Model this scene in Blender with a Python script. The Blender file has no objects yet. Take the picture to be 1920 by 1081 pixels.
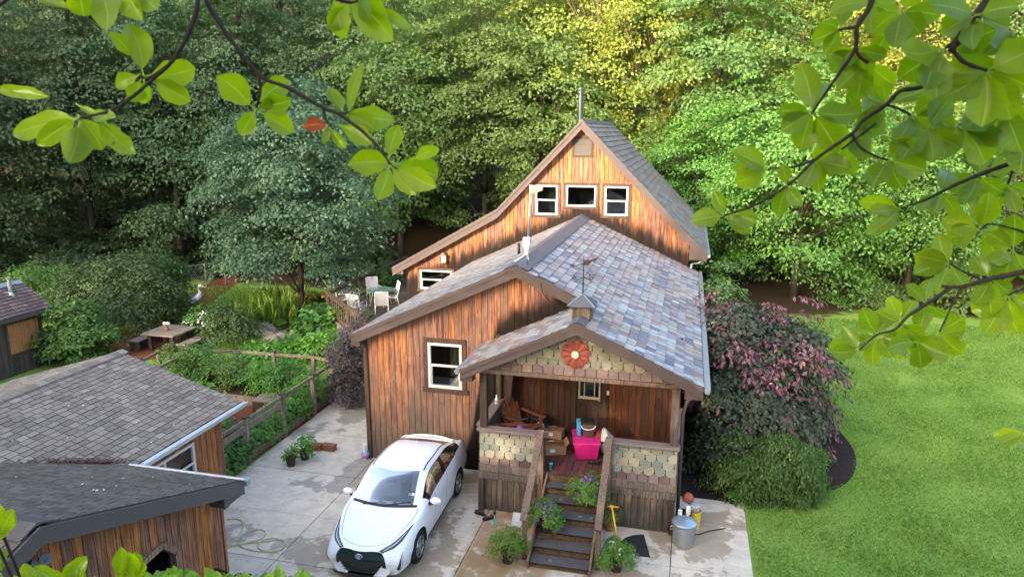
import bpy, math, random
import numpy as np
from mathutils import Vector, Matrix
R=math.radians
sc=bpy.context.scene
col=sc.collection
# ---------------------------------------------------------------- camera
CAMZ=8.53
FPX=1330.0                              # focal length in pixels of the 1920 px wide photograph
PITCH=R(12.485); YAW=R(13.895)
cd=bpy.data.cameras.new('camera'); cam=bpy.data.objects.new('camera',cd); col.objects.link(cam); sc.camera=cam
cd.sensor_width=36; cd.lens=36*FPX/1920; cd.dof.use_dof=True; cd.dof.focus_distance=19; cd.dof.aperture_fstop=9; cd.clip_start=.05; cd.clip_end=2000
FW=Vector((-math.sin(YAW)*math.cos(PITCH),math.cos(YAW)*math.cos(PITCH),-math.sin(PITCH)))
RT=Vector((math.cos(YAW),math.sin(YAW),0)); UP=RT.cross(FW); CAM=Vector((0,0,CAMZ))
cam.location=CAM; cam.rotation_euler=FW.to_track_quat('-Z','Y').to_euler()
# ---------------------------------------------------------------- light
SUN_EL=R(17); SUN_AZ=R(24)              # light travels towards +Y and SUN_AZ to the right
w=bpy.data.worlds.new('World'); sc.world=w; w.use_nodes=True
wn=w.node_tree; sky=wn.nodes.new('ShaderNodeTexSky'); sky.sky_type='NISHITA'; sky.sun_disc=False
sky.sun_elevation=SUN_EL; sky.sun_rotation=math.pi+SUN_AZ; sky.air_density=.8; sky.dust_density=4.5; sky.ozone_density=.2
wn.links.new(sky.outputs[0],wn.nodes['Background'].inputs[0]); wn.nodes['Background'].inputs[1].default_value=.15
sl=bpy.data.lights.new('sun','SUN'); sun=bpy.data.objects.new('sun',sl); col.objects.link(sun)
sl.energy=1.1; sl.angle=R(.6); sl.color=(1,.83,.62)
LD=Vector((math.sin(SUN_AZ)*math.cos(SUN_EL),math.cos(SUN_AZ)*math.cos(SUN_EL),-math.sin(SUN_EL)))
sun.rotation_euler=LD.to_track_quat('-Z','Y').to_euler(); sun.location=(-20,-40,30)
vs=sc.view_settings; vs.view_transform='Standard'; vs.look='None'; vs.gamma=1; vs.use_curve_mapping=False; vs.exposure=2.95
# ---------------------------------------------------------------- measuring helpers (where the photograph's points lie in the place)
def ray(x,y): return FW+RT*((x-960)/FPX)-UP*((y-540.5)/FPX)
def G(x,y,z=0): d=ray(x,y); return CAM+d*((z-CAMZ)/d.z)
def AY(x,y,Y): d=ray(x,y); return CAM+d*(Y/d.y)
def AX(x,y,X): d=ray(x,y); return CAM+d*(X/d.x)
def AD(x,y,D): return CAM+ray(x,y)*D
# ---------------------------------------------------------------- materials
class S:
    def __init__(s,name,rough=.8,spec=.3,metal=0):
        s.m=bpy.data.materials.new(name); s.m.use_nodes=True; s.t=s.m.node_tree; s.b=s.t.nodes['Principled BSDF']
        s.b.inputs['Roughness'].default_value=rough; s.b.inputs['Specular IOR Level'].default_value=spec; s.b.inputs['Metallic'].default_value=metal
    def node(s,t,ins={},**pr):
        n=s.t.nodes.new('ShaderNode'+t)
        for k,v in pr.items(): setattr(n,k,v)
        for k,v in ins.items(): s.put(n.inputs[k],v)
        return n
    def put(s,i,v):
        if isinstance(v,bpy.types.NodeSocket): s.t.links.new(v,i)
        else:
            if i.type=='RGBA' and len(v)==3: v=(*v,1)
            i.default_value=v
    def math(s,op,a,b=0.,c=0.,clamp=False): return s.node('Math',{0:a,1:b,2:c},operation=op,use_clamp=clamp).outputs[0]
    def pos(s): return s.node('NewGeometry').outputs['Position']
    def island(s): return s.node('NewGeometry').outputs['Random Per Island']
    def obj(s): return s.node('TexCoord').outputs['Object']
    def orand(s): return s.node('ObjectInfo').outputs['Random']
    def attr(s,n): return s.node('Attribute',attribute_name=n).outputs['Color']
    def sc(s,v,k): return s.node('Mapping',{'Vector':v,'Scale':k}).outputs[0]
    def sep(s,v): return s.node('SeparateXYZ',{0:v}).outputs
    def noise(s,v,scale,detail=4,rough=.55,dist=0): return s.node('TexNoise',{'Vector':v,'Scale':scale,'Detail':detail,'Roughness':rough,'Distortion':dist}).outputs['Fac']
    def ramp(s,f,stops):
        n=s.node('ValToRGB',{0:f}); e=n.color_ramp.elements
        while len(e)<len(stops): e.new(.5)
        for q,(p,c) in zip(e,stops):
            q.position=p; q.color=(*c,1) if not isinstance(c,(int,float)) else (c,c,c,1)
        return n.outputs[0]
    def step(s,f,a,b): return s.node('MapRange',{0:f,1:a,2:b},interpolation_type='SMOOTHSTEP').outputs[0]
    def mix(s,f,a,b,bt='MIX'):
        n=s.node('Mix',data_type='RGBA',blend_type=bt); s.put(n.inputs[0],f); s.put(n.inputs[6],a); s.put(n.inputs[7],b); return n.outputs[2]
    def hsv(s,c,h=.5,sa=1.,v=1.): return s.node('HueSaturation',{'Hue':h,'Saturation':sa,'Value':v,'Color':c}).outputs[0]
    def bump(s,h,st=.5,d=.01): s.put(s.b.inputs['Normal'],s.node('Bump',{'Height':h,'Strength':st,'Distance':d}).outputs[0])
    def color(s,c): s.put(s.b.inputs['Base Color'],c); return s
def plain(name,c,rough=.6,spec=.4,metal=0,var=.12,scale=9):
    s=S(name,rough,spec,metal); n=s.noise(s.obj(),scale,5)
    s.color(s.hsv(c if False else s.node('RGB').outputs[0],v=s.math('MULTIPLY_ADD',n,var*2,1-var)))
    for q in s.t.nodes:
        if q.type=='RGB': q.outputs[0].default_value=(*c,1)
    return s.m
def wood(name,light,dark,grey,wear=.5,lines=(),bottom=None,rough=.75,var=.35):
    """vertical timber: every board its own tone, grain, knots, weather stains where rain splashes (lines: x0,z0,slope,height)"""
    s=S(name,rough,.25); p=s.pos(); isl=s.island(); x,y,z=s.sep(p)[0],s.sep(p)[1],s.sep(p)[2]
    off=s.node('CombineXYZ',{0:s.math('MULTIPLY',isl,37.),1:s.math('MULTIPLY',isl,11.),2:s.math('MULTIPLY',isl,53.)}).outputs[0]
    pv=s.node('VectorMath',{0:p,1:off},operation='ADD').outputs[0]
    g=s.noise(s.sc(pv,(38,38,1.7)),1,5,.65,.6)
    g2=s.noise(s.sc(pv,(90,90,3.)),1,3,.6,.2)
    kn=s.node('TexVoronoi',{'Vector':s.sc(pv,(6.5,6.5,2.)),'Scale':1.}).outputs['Distance']
    knot=s.step(kn,.16,.05)
    c=s.mix(s.step(g,.36,.66),light,dark)
    c=s.hsv(c,s.math('MULTIPLY_ADD',isl,.012,.494),s.math('MULTIPLY_ADD',isl,.3,.8),s.math('MULTIPLY_ADD',isl,var*2,1-var))
    c=s.mix(s.math('MULTIPLY',s.step(g2,.5,.66),.5),c,[v*.35 for v in dark])
    c=s.mix(s.math('MULTIPLY',knot,.75),c,[v*.4 for v in dark])
    n=s.noise(s.sc(pv,(1.3,1.3,.55)),1.3,5,.6); n3=s.noise(s.sc(p,(5,5,.9)),1.,4,.6)
    wm=s.math('MULTIPLY',s.step(n,.42,.7),wear)
    lm=None
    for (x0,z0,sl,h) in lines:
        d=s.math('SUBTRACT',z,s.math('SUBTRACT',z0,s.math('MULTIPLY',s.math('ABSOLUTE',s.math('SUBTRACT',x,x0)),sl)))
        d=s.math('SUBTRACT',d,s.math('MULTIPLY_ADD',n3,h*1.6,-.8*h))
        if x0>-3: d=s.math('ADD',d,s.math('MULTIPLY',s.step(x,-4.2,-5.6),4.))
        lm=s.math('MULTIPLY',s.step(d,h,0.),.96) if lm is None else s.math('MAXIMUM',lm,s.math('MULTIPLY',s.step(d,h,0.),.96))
    if bottom:
        d=s.math('SUBTRACT',z,s.math('MULTIPLY_ADD',n3,bottom*1.2,-.6*bottom)); wm=s.math('MAXIMUM',wm,s.math('MULTIPLY',s.step(d,bottom,0.),.93))
    c=s.mix(wm,c,[v*.58 for v in grey])
    vv=s.math('MULTIPLY_ADD',g,-1.1,1.5)
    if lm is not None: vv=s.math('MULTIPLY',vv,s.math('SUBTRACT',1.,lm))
    c=s.node('VectorMath',{0:c,3:vv},operation='SCALE').outputs[0]
    s.color(c); s.bump(s.math('ADD',g,s.math('MULTIPLY',g2,.5)),.35,.004); return s.m
def leaf(name,c,c2,trans=.35,rough=.5,var=.3,objvar=.04,spec=.35,hole=0):
    s=S(name,rough,spec); isl=s.island(); o=s.orand()
    cc=s.mix(isl,c,c2)
    cc=s.hsv(cc,s.math('MULTIPLY_ADD',o,objvar,.5-objvar/2),1.,s.math('MULTIPLY_ADD',s.math('FRACT',s.math('MULTIPLY',isl,7.31)),var*2,1-var))
    s.color(cc); t=s.node('BsdfTranslucent',{0:s.hsv(cc,.49,1.1,1.5)})
    mx=s.node('MixShader',{0:trans}); s.t.links.new(s.b.outputs[0],mx.inputs[1]); s.t.links.new(t.outputs[0],mx.inputs[2])
    s.t.links.new(mx.outputs[0],s.t.nodes['Material Output'].inputs[0]); return s.m
def tiles(name,rough=.6,spec=.35,grit=60,amp=.3):
    s=S(name,rough,spec); p=s.pos(); c=s.attr('tone'); n=s.noise(p,grit,4); n2=s.noise(p,.7,4)
    c=s.hsv(c,.5,1.,s.math('ADD',s.math('MULTIPLY_ADD',n,amp*2,1-amp),s.math('MULTIPLY_ADD',n2,.5,-.25)))
    s.color(c); s.bump(n,.3,.004); return s.m
def glass(name,tint=(.9,.95,1),rough=.02,mixv=.0):
    m=bpy.data.materials.new(name); m.use_nodes=True; t=m.node_tree; t.nodes.remove(t.nodes['Principled BSDF'])
    tr=t.nodes.new('ShaderNodeBsdfTransparent'); tr.inputs[0].default_value=(*tint,1)
    gl=t.nodes.new('ShaderNodeBsdfGlossy'); gl.inputs['Roughness'].default_value=rough
    fr=t.nodes.new('ShaderNodeFresnel'); fr.inputs[0].default_value=1.5
    ad=t.nodes.new('ShaderNodeMath'); ad.inputs[1].default_value=mixv; t.links.new(fr.outputs[0],ad.inputs[0])
    mx=t.nodes.new('ShaderNodeMixShader'); t.links.new(ad.outputs[0],mx.inputs[0]); t.links.new(tr.outputs[0],mx.inputs[1]); t.links.new(gl.outputs[0],mx.inputs[2])
    t.links.new(mx.outputs[0],t.nodes['Material Output'].inputs[0]); return m
M={}
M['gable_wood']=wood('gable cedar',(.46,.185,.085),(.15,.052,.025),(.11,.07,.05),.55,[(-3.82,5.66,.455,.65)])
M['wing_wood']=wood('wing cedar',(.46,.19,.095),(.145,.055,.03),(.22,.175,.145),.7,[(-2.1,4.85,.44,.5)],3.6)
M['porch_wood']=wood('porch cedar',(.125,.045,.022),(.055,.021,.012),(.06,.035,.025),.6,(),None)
M['grey_wood']=wood('weathered board',(.17,.125,.095),(.085,.06,.045),(.13,.11,.095),.7,(),.5)
M['garage_wood']=wood('garage cedar',(.38,.155,.066),(.16,.06,.026),(.09,.05,.03),.35,())
M['rail_wood']=wood('rail timber',(.25,.165,.11),(.15,.09,.06),(.17,.14,.115),.5,())
M['fence_wood']=wood('fence timber',(.30,.24,.18),(.17,.13,.095),(.16,.14,.12),.6,())
M['shed_wood']=wood('old shed board',(.10,.075,.06),(.05,.035,.028),(.14,.125,.115),.5,())
M['ply']=wood('plywood',(.45,.19,.07),(.34,.12,.04),(.3,.2,.12),.2,())
M['dark_wood']=wood('dark trim wood',(.10,.06,.045),(.05,.03,.02),(.09,.07,.06),.5,())
M['red_wood']=wood('red stained timber',(.36,.10,.035),(.24,.06,.02),(.2,.08,.04),.2,())
M['deck_red']=wood('painted porch floor',(.16,.055,.05),(.12,.04,.036),(.2,.11,.1),.35,())
M['tread']=plain('tread coating',(.085,.078,.078),.75,.3,0,.35,6)
M['riser']=wood('riser timber',(.17,.10,.045),(.1,.055,.025),(.12,.09,.06),.4,())
M['fascia']=plain('brown painted fascia',(.078,.057,.053),.55,.35,0,.14,3)
M['white_frame']=plain('white window frame',(.62,.60,.57),.4,.4,0,.06)
M['slate']=tiles('slate roof',.6,.3,45,.3)
M['shingle']=tiles('asphalt shingle',.92,.15,120,.35)
M['scallop']=tiles('painted scallop shingle',.8,.2,28,.45)
M['metal']=plain('galvanised metal',(.42,.44,.46),.38,.5,.75,.2,5)
M['lead']=plain('ridge flashing',(.085,.088,.105),.5,.4,.0,.25,3)
M['gutter']=plain('grey gutter metal',(.28,.31,.35),.4,.5,.4,.15,4)
M['black']=plain('black paint',(.012,.012,.013),.5,.4)
M['dark_room']=plain('dark interior',(.018,.016,.015),.9,.1)
M['curtain']=plain('curtain cloth',(.45,.40,.33),.9,.1,0,.2,3)
M['glass']=glass('window glass',(.55,.6,.6),.02,.05)
M['petal']=plain('terracotta petal paint',(.24,.055,.038),.7,.3,0,.2,14)
M['petal_mid']=plain('pale flower centre',(.45,.47,.36),.7,.3,0,.25,22)
M['blue']=plain('blue plastic',(.04,.10,.45),.4,.5)
M['seam']=plain('panel gap',(.05,.05,.055),.7,.2)
# ---------------------------------------------------------------- mesh helpers
class MB:
    def __init__(s): s.v=[]; s.f=[]; s.c=[]
    def add(s,vs,fs,c=None):
        o=len(s.v); s.v+= [tuple(q) for q in vs]; s.f+=[tuple(i+o for i in f) for f in fs]; s.c+=[c]*len(fs)
    def box(s,a,b,Mx=None,c=None):
        x0,y0,z0=a; x1,y1,z1=b
        vs=[Vector(q) for q in((x0,y0,z0),(x1,y0,z0),(x1,y1,z0),(x0,y1,z0),(x0,y0,z1),(x1,y0,z1),(x1,y1,z1),(x0,y1,z1))]
        if Mx: vs=[Mx@q for q in vs]
        s.add(vs,[(0,3,2,1),(4,5,6,7),(0,1,5,4),(1,2,6,5),(2,3,7,6),(3,0,4,7)],c)
    def bar(s,p,q,w,h,up=(0,0,1),c=None):
        p,q=Vector(p),Vector(q); d=(q-p).normalized(); u=Vector(up); sd=d.cross(u)
        if sd.length<1e-4: sd=d.cross(Vector((0,1,0)))
        sd.normalize(); u=sd.cross(d); a=sd*w/2; b=u*h/2
        vs=[p-a-b,p+a-b,p+a+b,p-a+b,q-a-b,q+a-b,q+a+b,q-a+b]
        s.add(vs,[(0,1,2,3),(7,6,5,4),(0,4,5,1),(1,5,6,2),(2,6,7,3),(3,7,4,0)],c)
    def prism(s,poly,vec,c=None):
        n=len(poly); v=Vector(vec); p=[Vector(q) for q in poly]
        s.add(p+[q+v for q in p],[tuple(range(n))[::-1],tuple(range(n,2*n))]+[(i,(i+1)%n,(i+1)%n+n,i+n) for i in range(n)],c)
    def tube(s,pts,r,seg=8,c=None,closed=False):
        pts=[Vector(p) for p in pts]; n=len(pts); rs=r if isinstance(r,(list,tuple)) else [r]*n
        vs=[]; prev=None
        for i,p in enumerate(pts):
            if closed: d=(pts[(i+1)%n]-pts[i-1])
            else: d=(pts[min(i+1,n-1)]-pts[max(i-1,0)])
            d.normalize()
            a=prev if prev is not None else (Vector((0,0,1)) if abs(d.z)<.9 else Vector((1,0,0)))
            a=(a-d*a.dot(d)).normalized(); prev=a; b=d.cross(a)
            vs+=[p+(a*math.cos(t*2*math.pi/seg)+b*math.sin(t*2*math.pi/seg))*rs[i] for t in range(seg)]
        fs=[]
        for i in range(n if closed else n-1):
            j=(i+1)%n
            for t in range(seg): fs.append((i*seg+t,i*seg+(t+1)%seg,j*seg+(t+1)%seg,j*seg+t))
        if not closed: fs+=[tuple(range(seg))[::-1],tuple(range((n-1)*seg,n*seg))]
        s.add(vs,fs,c)
    def lathe(s,o,prof,seg=20,Mx=None,c=None,cap=True):
        o=Vector(o); vs=[]
        for r,z in prof:
            for t in range(seg):
                a=t*2*math.pi/seg; q=Vector((r*math.cos(a),r*math.sin(a),z)); vs.append(o+(Mx@q if Mx else q))
        fs=[]
        for i in range(len(prof)-1):
            for t in range(seg): fs.append((i*seg+t,i*seg+(t+1)%seg,(i+1)*seg+(t+1)%seg,(i+1)*seg+t))
        if cap: fs+=[tuple(range(seg))[::-1],tuple(range((len(prof)-1)*seg,len(prof)*seg))]
        s.add(vs,fs,c)
    def ball(s,o,r,seg=14,c=None,Mx=None):
        r=r if isinstance(r,(tuple,list)) else (r,r,r); n=seg//2; vs=[]; o=Vector(o)
        for i in range(n+1):
            a=math.pi*i/n
            for t in range(seg):
                b=2*math.pi*t/seg; q=Vector((r[0]*math.sin(a)*math.cos(b),r[1]*math.sin(a)*math.sin(b),-r[2]*math.cos(a))); vs.append(o+(Mx@q if Mx else q))
        s.add(vs,[(i*seg+t,i*seg+(t+1)%seg,(i+1)*seg+(t+1)%seg,(i+1)*seg+t) for i in range(n) for t in range(seg)],c)
    def build(s,name,mat,parent=None,smooth=False,bev=0,origin=None):
        o=Vector(origin) if origin is not None else wloc(parent) if parent else Vector((0,0,0))
        me=bpy.data.meshes.new(name); me.from_pydata([(a-o.x,b-o.y,c-o.z) for a,b,c in s.v],[],s.f)
        if any(k is not None for k in s.c):
            at=me.color_attributes.new('tone','FLOAT_COLOR','CORNER'); buf=[]
            for p,k in zip(me.polygons,s.c): buf+=(list(k or (.2,.2,.2))+[1])*p.loop_total
            at.data.foreach_set('color',buf)
        me.validate(); me.update()
        if smooth: me.polygons.foreach_set('use_smooth',[True]*len(me.polygons))
        ob=bpy.data.objects.new(name,me); col.objects.link(ob)
        me.materials.append(M[mat] if isinstance(mat,str) else mat)
        if parent: ob.parent=parent
        elif origin is not None: ob.location=o
        if bev:
            b=ob.modifiers.new('bevel','BEVEL'); b.width=bev; b.segments=2; b.limit_method='ANGLE'; b.angle_limit=R(40)
        return ob
def wloc(o):
    v=Vector((0,0,0))
    while o: v+=o.location; o=o.parent
    return v
def tag(o,label=None,cat=None,group=None,kind=None):
    if label: o['label']=label
    if cat: o['category']=cat
    if group: o['group']=group
    if kind: o['kind']=kind
    return o
def T(name,label,cat,loc=(0,0,0),rz=0,group=None):
    o=bpy.data.objects.new(name,None); col.objects.link(o); o.location=loc; o.rotation_euler=(0,0,rz); o.empty_display_size=.2
    return tag(o,label,cat,group)
def kids(o): return [c for c in col.objects if c.parent==o]
def dup(o,loc=None,rz=None,scale=None,label=None,parent=None):
    c=o.copy(); col.objects.link(c)
    if parent: c.parent=parent; c.matrix_parent_inverse=o.matrix_parent_inverse
    for k in kids(o): dup(k,parent=c)
    if loc is not None: c.location=loc
    if rz is not None: c.rotation_euler=(0,0,rz)
    if scale is not None: c.scale=(scale,)*3 if isinstance(scale,(int,float)) else scale
    if label: c['label']=label
    return c
def struct(name,mb,mat,**k): return tag(mb.build(name,mat,**k),kind='structure')
def sub(name,parent,mat,fn,**k):
    m=MB(); fn(m); return m.build(name,mat,parent,**k)
# ---- walls of separate vertical boards round openings
def boards(mb,P,n,u0,u1,top,bot,bw,gap,ops=(),th=.02,peaks=(),seed=1):
    rnd=random.Random(seed); n=Vector(n)*th; u=u0
    while u<u1-1e-4:
        b=min(u+bw*(1+rnd.uniform(-.08,.08)),u1); e=b-gap
        cuts=sorted({u,e,*[q for o in ops for q in(o[0],o[1]) if u<q<e],*[q for q in peaks if u<q<e]})
        for a,c in zip(cuts[:-1],cuts[1:]):
            mid=(a+c)/2; holes=sorted([(o[2],o[3]) for o in ops if o[0]<=mid<=o[1]])
            lo=(bot(a),bot(c))
            for h0,h1 in holes:
                if h0>max(lo): mb.prism([P(a,lo[0]),P(c,lo[1]),P(c,h0),P(a,h0)],n)
                lo=(h1,h1)
            t=(top(a),top(c))
            if t[0]>lo[0]+.005 or t[1]>lo[1]+.005: mb.prism([P(a,lo[0]),P(c,lo[1]),P(c,max(t[1],lo[1])),P(a,max(t[0],lo[0]))],n)
        u=b
def wall(name,parent,mat,P,n,u0,u1,top,bot=lambda u:0,ops=(),bw=.15,gap=.012,th=.022,peaks=(),seed=1):
    m=MB(); boards(m,P,n,u0,u1,top,bot,bw,gap,ops,th,peaks,seed); o=m.build(name,mat,parent)
    m=MB(); nn=Vector(n); boards(m,lambda u,z:Vector(P(u,z))-nn*.104,n,u0,u1,lambda u:top(u)-.01,bot,(u1-u0)*2,0,ops,.10,peaks,seed)
    m.build('wall_backing','dark_wood',o); return o
def FY(y): return lambda u,z:(u,y,z)
def FX(x): return lambda u,z:(x,u,z)
# ---- window: white frame with panes, dark timber trim and a dark room behind
def window(parent,P,n,u0,u1,z0,z1,hung=True,trim=.11,fr=.055,room='dark_room',depth=.7,trimmat='dark_wood',mull=0):
    n=Vector(n); Q=lambda u,z,k:Vector(P(u,z))+n*k
    def rect(m,a,b,c,d,k0,k1): m.prism([Q(a,c,k0),Q(b,c,k0),Q(b,d,k0),Q(a,d,k0)],n*(k1-k0))
    m=MB()
    for a,b,c,d in((u0,u1,z0,z0+fr),(u0,u1,z1-fr,z1),(u0,u0+fr,z0+fr,z1-fr),(u1-fr,u1,z0+fr,z1-fr)): rect(m,a,b,c,d,-.05,.035)
    if hung: zm=(z0+z1)/2; rect(m,u0+fr,u1-fr,zm-.025,zm+.025,-.04,.025); 
    if hung:
        for a,b in((u0+fr,u0+fr+.03),(u1-fr-.03,u1-fr)): rect(m,a,b,z0+fr,zm-.025,-.04,.01)
    for i in range(mull):
        um=u0+(u1-u0)*(i+1)/(mull+1); rect(m,um-.03,um+.03,z0+fr,z1-fr,-.04,.028)
    wd=m.build('window','white_frame',parent,bev=.006)
    m=MB(); rect(m,u0+fr,u1-fr,z0+fr,z1-fr,-.025,-.02); m.build('pane','glass',wd)
    if trim:
        m=MB(); t=trim
        for a,b,c,d in((u0-t,u1+t,z1,z1+t),(u0-t-.03,u1+t+.03,z0-t,z0),(u0-t,u0,z0,z1),(u1,u1+t,z0,z1)): rect(m,a,b,c,d,.0,.034 if d!=z0 else .06)
        m.build('trim',trimmat,wd)
    m=MB(); rm=.25
    pts=[Q(a,b,k) for k in(-.106,-depth) for a,b in((u0-rm,z0-rm),(u1+rm,z0-rm),(u1+rm,z1+rm),(u0-rm,z1+rm))]
    m.add(pts,[(4,5,6,7),(0,1,5,4),(1,2,6,5),(2,3,7,6),(3,0,4,7)]); m.build('interior',room,wd)
    return wd
# ---- roof covering of separate tiles; O eave corner, U along the eave, V up the slope
def roof_tiles(mb,O,U,V,W,Lh,tw,th,pal,seed=1,keep=None,lift=.022,jit=.15,stag=.5,gap=.012,bright=1.):
    rnd=random.Random(seed); O,U,V=Vector(O),Vector(U).normalized(),Vector(V).normalized(); N=U.cross(V)
    if N.z<0: N=-N
    rows=int(math.ceil(Lh/th))
    for j in range(rows):
        v0=j*th; v1=min(v0+th*1.12,Lh); u=-tw*rnd.random() if stag is None else -tw*(stag*(j%2))-tw*.0
        while u<W:
            w=tw*(1+rnd.uniform(-jit,jit)); a,b=max(u,0),min(u+w-gap,W); u+=w
            if b-a<.02: continue
            if keep and not keep((a+b)/2,(v0+v1)/2): continue
            l=lift*rnd.uniform(.8,1.25); dv=rnd.uniform(-.006,.006)
            p=[O+U*a+V*(v0+dv)+N*l,O+U*b+V*(v0+dv)+N*l,O+U*b+V*v1+N*.004,O+U*a+V*v1+N*.004]
            q=[O+U*a+V*(v0+dv),O+U*b+V*(v0+dv)]
            k=rnd.choice(pal); f=rnd.uniform(.85,1.12)*bright; k=tuple(v*.8+a*.2 for v,a in zip(k,pal[0]))
            mb.add(p+q,[(0,1,2,3)],(k[0]*f,k[1]*f,k[2]*f)); mb.add(p+q,[(4,5,1,0),(5,2,1),(4,0,3)],(.035,.033,.035))  # edge faces near black: dark joints, with the course shadow put into the colour
SLATE=[(.22,.235,.255),(.27,.28,.285),(.115,.12,.16),(.19,.20,.225),(.235,.205,.195),(.22,.165,.14),(.155,.105,.105),(.27,.22,.175),(.14,.125,.145),(.30,.31,.315),(.085,.09,.13),(.25,.26,.265),(.24,.19,.16)]
SLATE_WARM=[(.22,.22,.21),(.26,.22,.17),(.18,.10,.09),(.24,.21,.17),(.14,.15,.18),(.26,.265,.25),(.20,.115,.09),(.28,.27,.24)]
SLATE_GREY=[(.20,.185,.18),(.24,.225,.215),(.165,.155,.16),(.245,.21,.19),(.21,.20,.195),(.145,.135,.135)]
ASPH=[(.175,.156,.135),(.205,.184,.16),(.143,.127,.111),(.228,.205,.178),(.157,.141,.124),(.188,.166,.142)]
ASPH_D=[(.098,.086,.076),(.118,.104,.092),(.080,.070,.062),(.105,.092,.080)]
SHED=[(.16,.115,.105),(.12,.085,.08),(.20,.15,.135),(.10,.075,.075)]
def scallops(mb,P,n,u0,u1,z0,z1,w,h,pal,clip=None,seed=3,square_first=False,sq_pal=None,lift=.03):
    """rows of fish scale shingles hung on a wall plane, lowest row square and brown when asked"""
    rnd=random.Random(seed); n=Vector(n); rows=int(round((z1-z0)/h))
    for j in range(rows):
        zb=z0+j*h; sq=square_first and j==0; u=u0-(w*.5 if j%2 else 0)
        while u<u1:
            ww=w*rnd.uniform(.95,1.05); a,b=u,u+ww-.016; u+=ww; mid=(a+b)/2
            zt=zb+h*1.25; r=ww*.5
            if sq: prof=[(a,zb),(b,zb),(b,zt),(a,zt)]
            else: prof=[(a,zb+.5*h),(a+.10*ww,zb+.2*h),(a+.3*ww,zb+.02*h),(b-.3*ww,zb+rnd.uniform(0,.03)*h),(b-.10*ww,zb+.2*h),(b,zb+.5*h),(b,zt),(a,zt)]
            prof=[(min(max(p,u0),u1),min(q,z1)) for p,q in prof]
            if clip and clip(mid)<zb+.3*h: continue
            if clip: prof=[(p,min(q,max(clip(p),zb))) for p,q in prof]
            if max(p for p,q in prof)-min(p for p,q in prof)<.03: continue
            k=rnd.choice(sq_pal if sq else pal); f=rnd.uniform(.75,1.2); k=(k[0]*f,k[1]*f,k[2]*f)
            kk=lambda q:lift*(1-.75*(q-zb)/(h*1.25))
            front=[Vector(P(p,q))+n*kk(q) for p,q in prof]; back=[Vector(P(p,q)) for p,q in prof]; N=len(prof)
            mb.add(front+back,[tuple(range(N))],k)
            mb.add(front+back,[(i,i+N,(i+1)%N+N,(i+1)%N) for i in range(N)],(.05,.045,.035))
# ---- foliage as numpy leaf clouds
def leaf_mesh(name,P,D,N,size,asp,mat,fold=.25,pts=4):
    """one bent leaf face pair per row of P; D leaf axis, N leaf normal"""
    P=np.asarray(P,np.float32); n=len(P); D=D/np.linalg.norm(D,axis=1,keepdims=True)
    Sd=np.cross(D,N); Sd/=np.linalg.norm(Sd,axis=1,keepdims=True)+1e-9; Nn=np.cross(Sd,D)
    s=np.asarray(size,np.float32).reshape(-1,1)*np.ones((n,1),np.float32); a=s*asp*.5
    if pts==4:
        V=np.stack([P,P+D*s*.45+Sd*a+Nn*s*fold*.3,P+D*s-Nn*s*fold*.25,P+D*s*.45-Sd*a+Nn*s*fold*.3],1); k=4
    else:
        V=np.stack([P,P+D*s*.3+Sd*a*.85+Nn*s*fold*.3,P+D*s*.62+Sd*a+Nn*s*fold*.25,P+D*s-Nn*s*fold*.3,P+D*s*.62-Sd*a+Nn*s*fold*.25,P+D*s*.3-Sd*a*.85+Nn*s*fold*.3],1); k=6
    V=V.reshape(-1,3)
    me=bpy.data.meshes.new(name); me.vertices.add(n*k); me.vertices.foreach_set('co',V.ravel())
    me.loops.add(n*k); me.loops.foreach_set('vertex_index',np.arange(n*k,dtype=np.int32))
    me.polygons.add(n); me.polygons.foreach_set('loop_start',np.arange(0,n*k,k,dtype=np.int32)); me.polygons.foreach_set('loop_total',np.full(n,k,np.int32))
    me.update(calc_edges=True); me.materials.append(mat if not isinstance(mat,str) else M[mat]); return me
def unit(v): return v/(np.linalg.norm(v,axis=-1,keepdims=True)+1e-9)
def pad_cloud(rng,C,Nrm,a,flat,k,leafsize,upb=.6):
    """leaves spread over flattened leaf pads (sprays) at centres C"""
    m=len(C); q=rng.normal(size=(m,k,3)); q=unit(q)*(rng.random((m,k,1))**.35); q[...,2]*=flat
    q[...,2]=np.where(q[...,2]<-.15*flat,-q[...,2]*.5,q[...,2])
    P=(C[:,None,:]+q*np.asarray(a).reshape(-1,1,1))
    out=unit(Nrm)[:,None,:]
    tilt=-.55*(q[...,0:1]*out[...,0:1]+q[...,1:2]*out[...,1:2])*np.asarray(a).reshape(-1,1,1); P[...,2:3]+=tilt*.8
    N=unit(out*.55+np.array([0,0,upb])+q*np.array([.5,.5,.2])+rng.normal(size=(m,k,3))*.42)
    D=out*.7+q*.7+rng.normal(size=(m,k,3))*.6+np.array([0,0,-.35]); D=D-N*np.sum(D*N,-1,keepdims=True)
    sz=leafsize*rng.uniform(.7,1.3,(m,k))
    return P.reshape(-1,3),unit(D).reshape(-1,3),N.reshape(-1,3),sz.reshape(-1)
def crown_pads(rng,n,rx,rz,zc,inner=.35,low=-.9):
    u=unit(rng.normal(size=(n*3,3))); u=u[u[:,2]>low][:n]; r=np.where(rng.random(len(u))<.72,rng.uniform(.82,1.05,len(u)),rng.uniform(inner,.82,len(u)))
    lump=1+.16*np.sin(u[:,0]*5+u[:,2]*4+rng.random()*6)+.12*np.sin(u[:,1]*6-u[:,2]*5+rng.random()*6)
    k=(r*lump)[:,None]; tap=1-.28*np.clip(u[:,2:3],0,1)
    C=u*k*np.array([rx,rx,rz])*np.concatenate([tap,tap,np.ones_like(tap)],1)+np.array([0,0,zc]); return C,u
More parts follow.
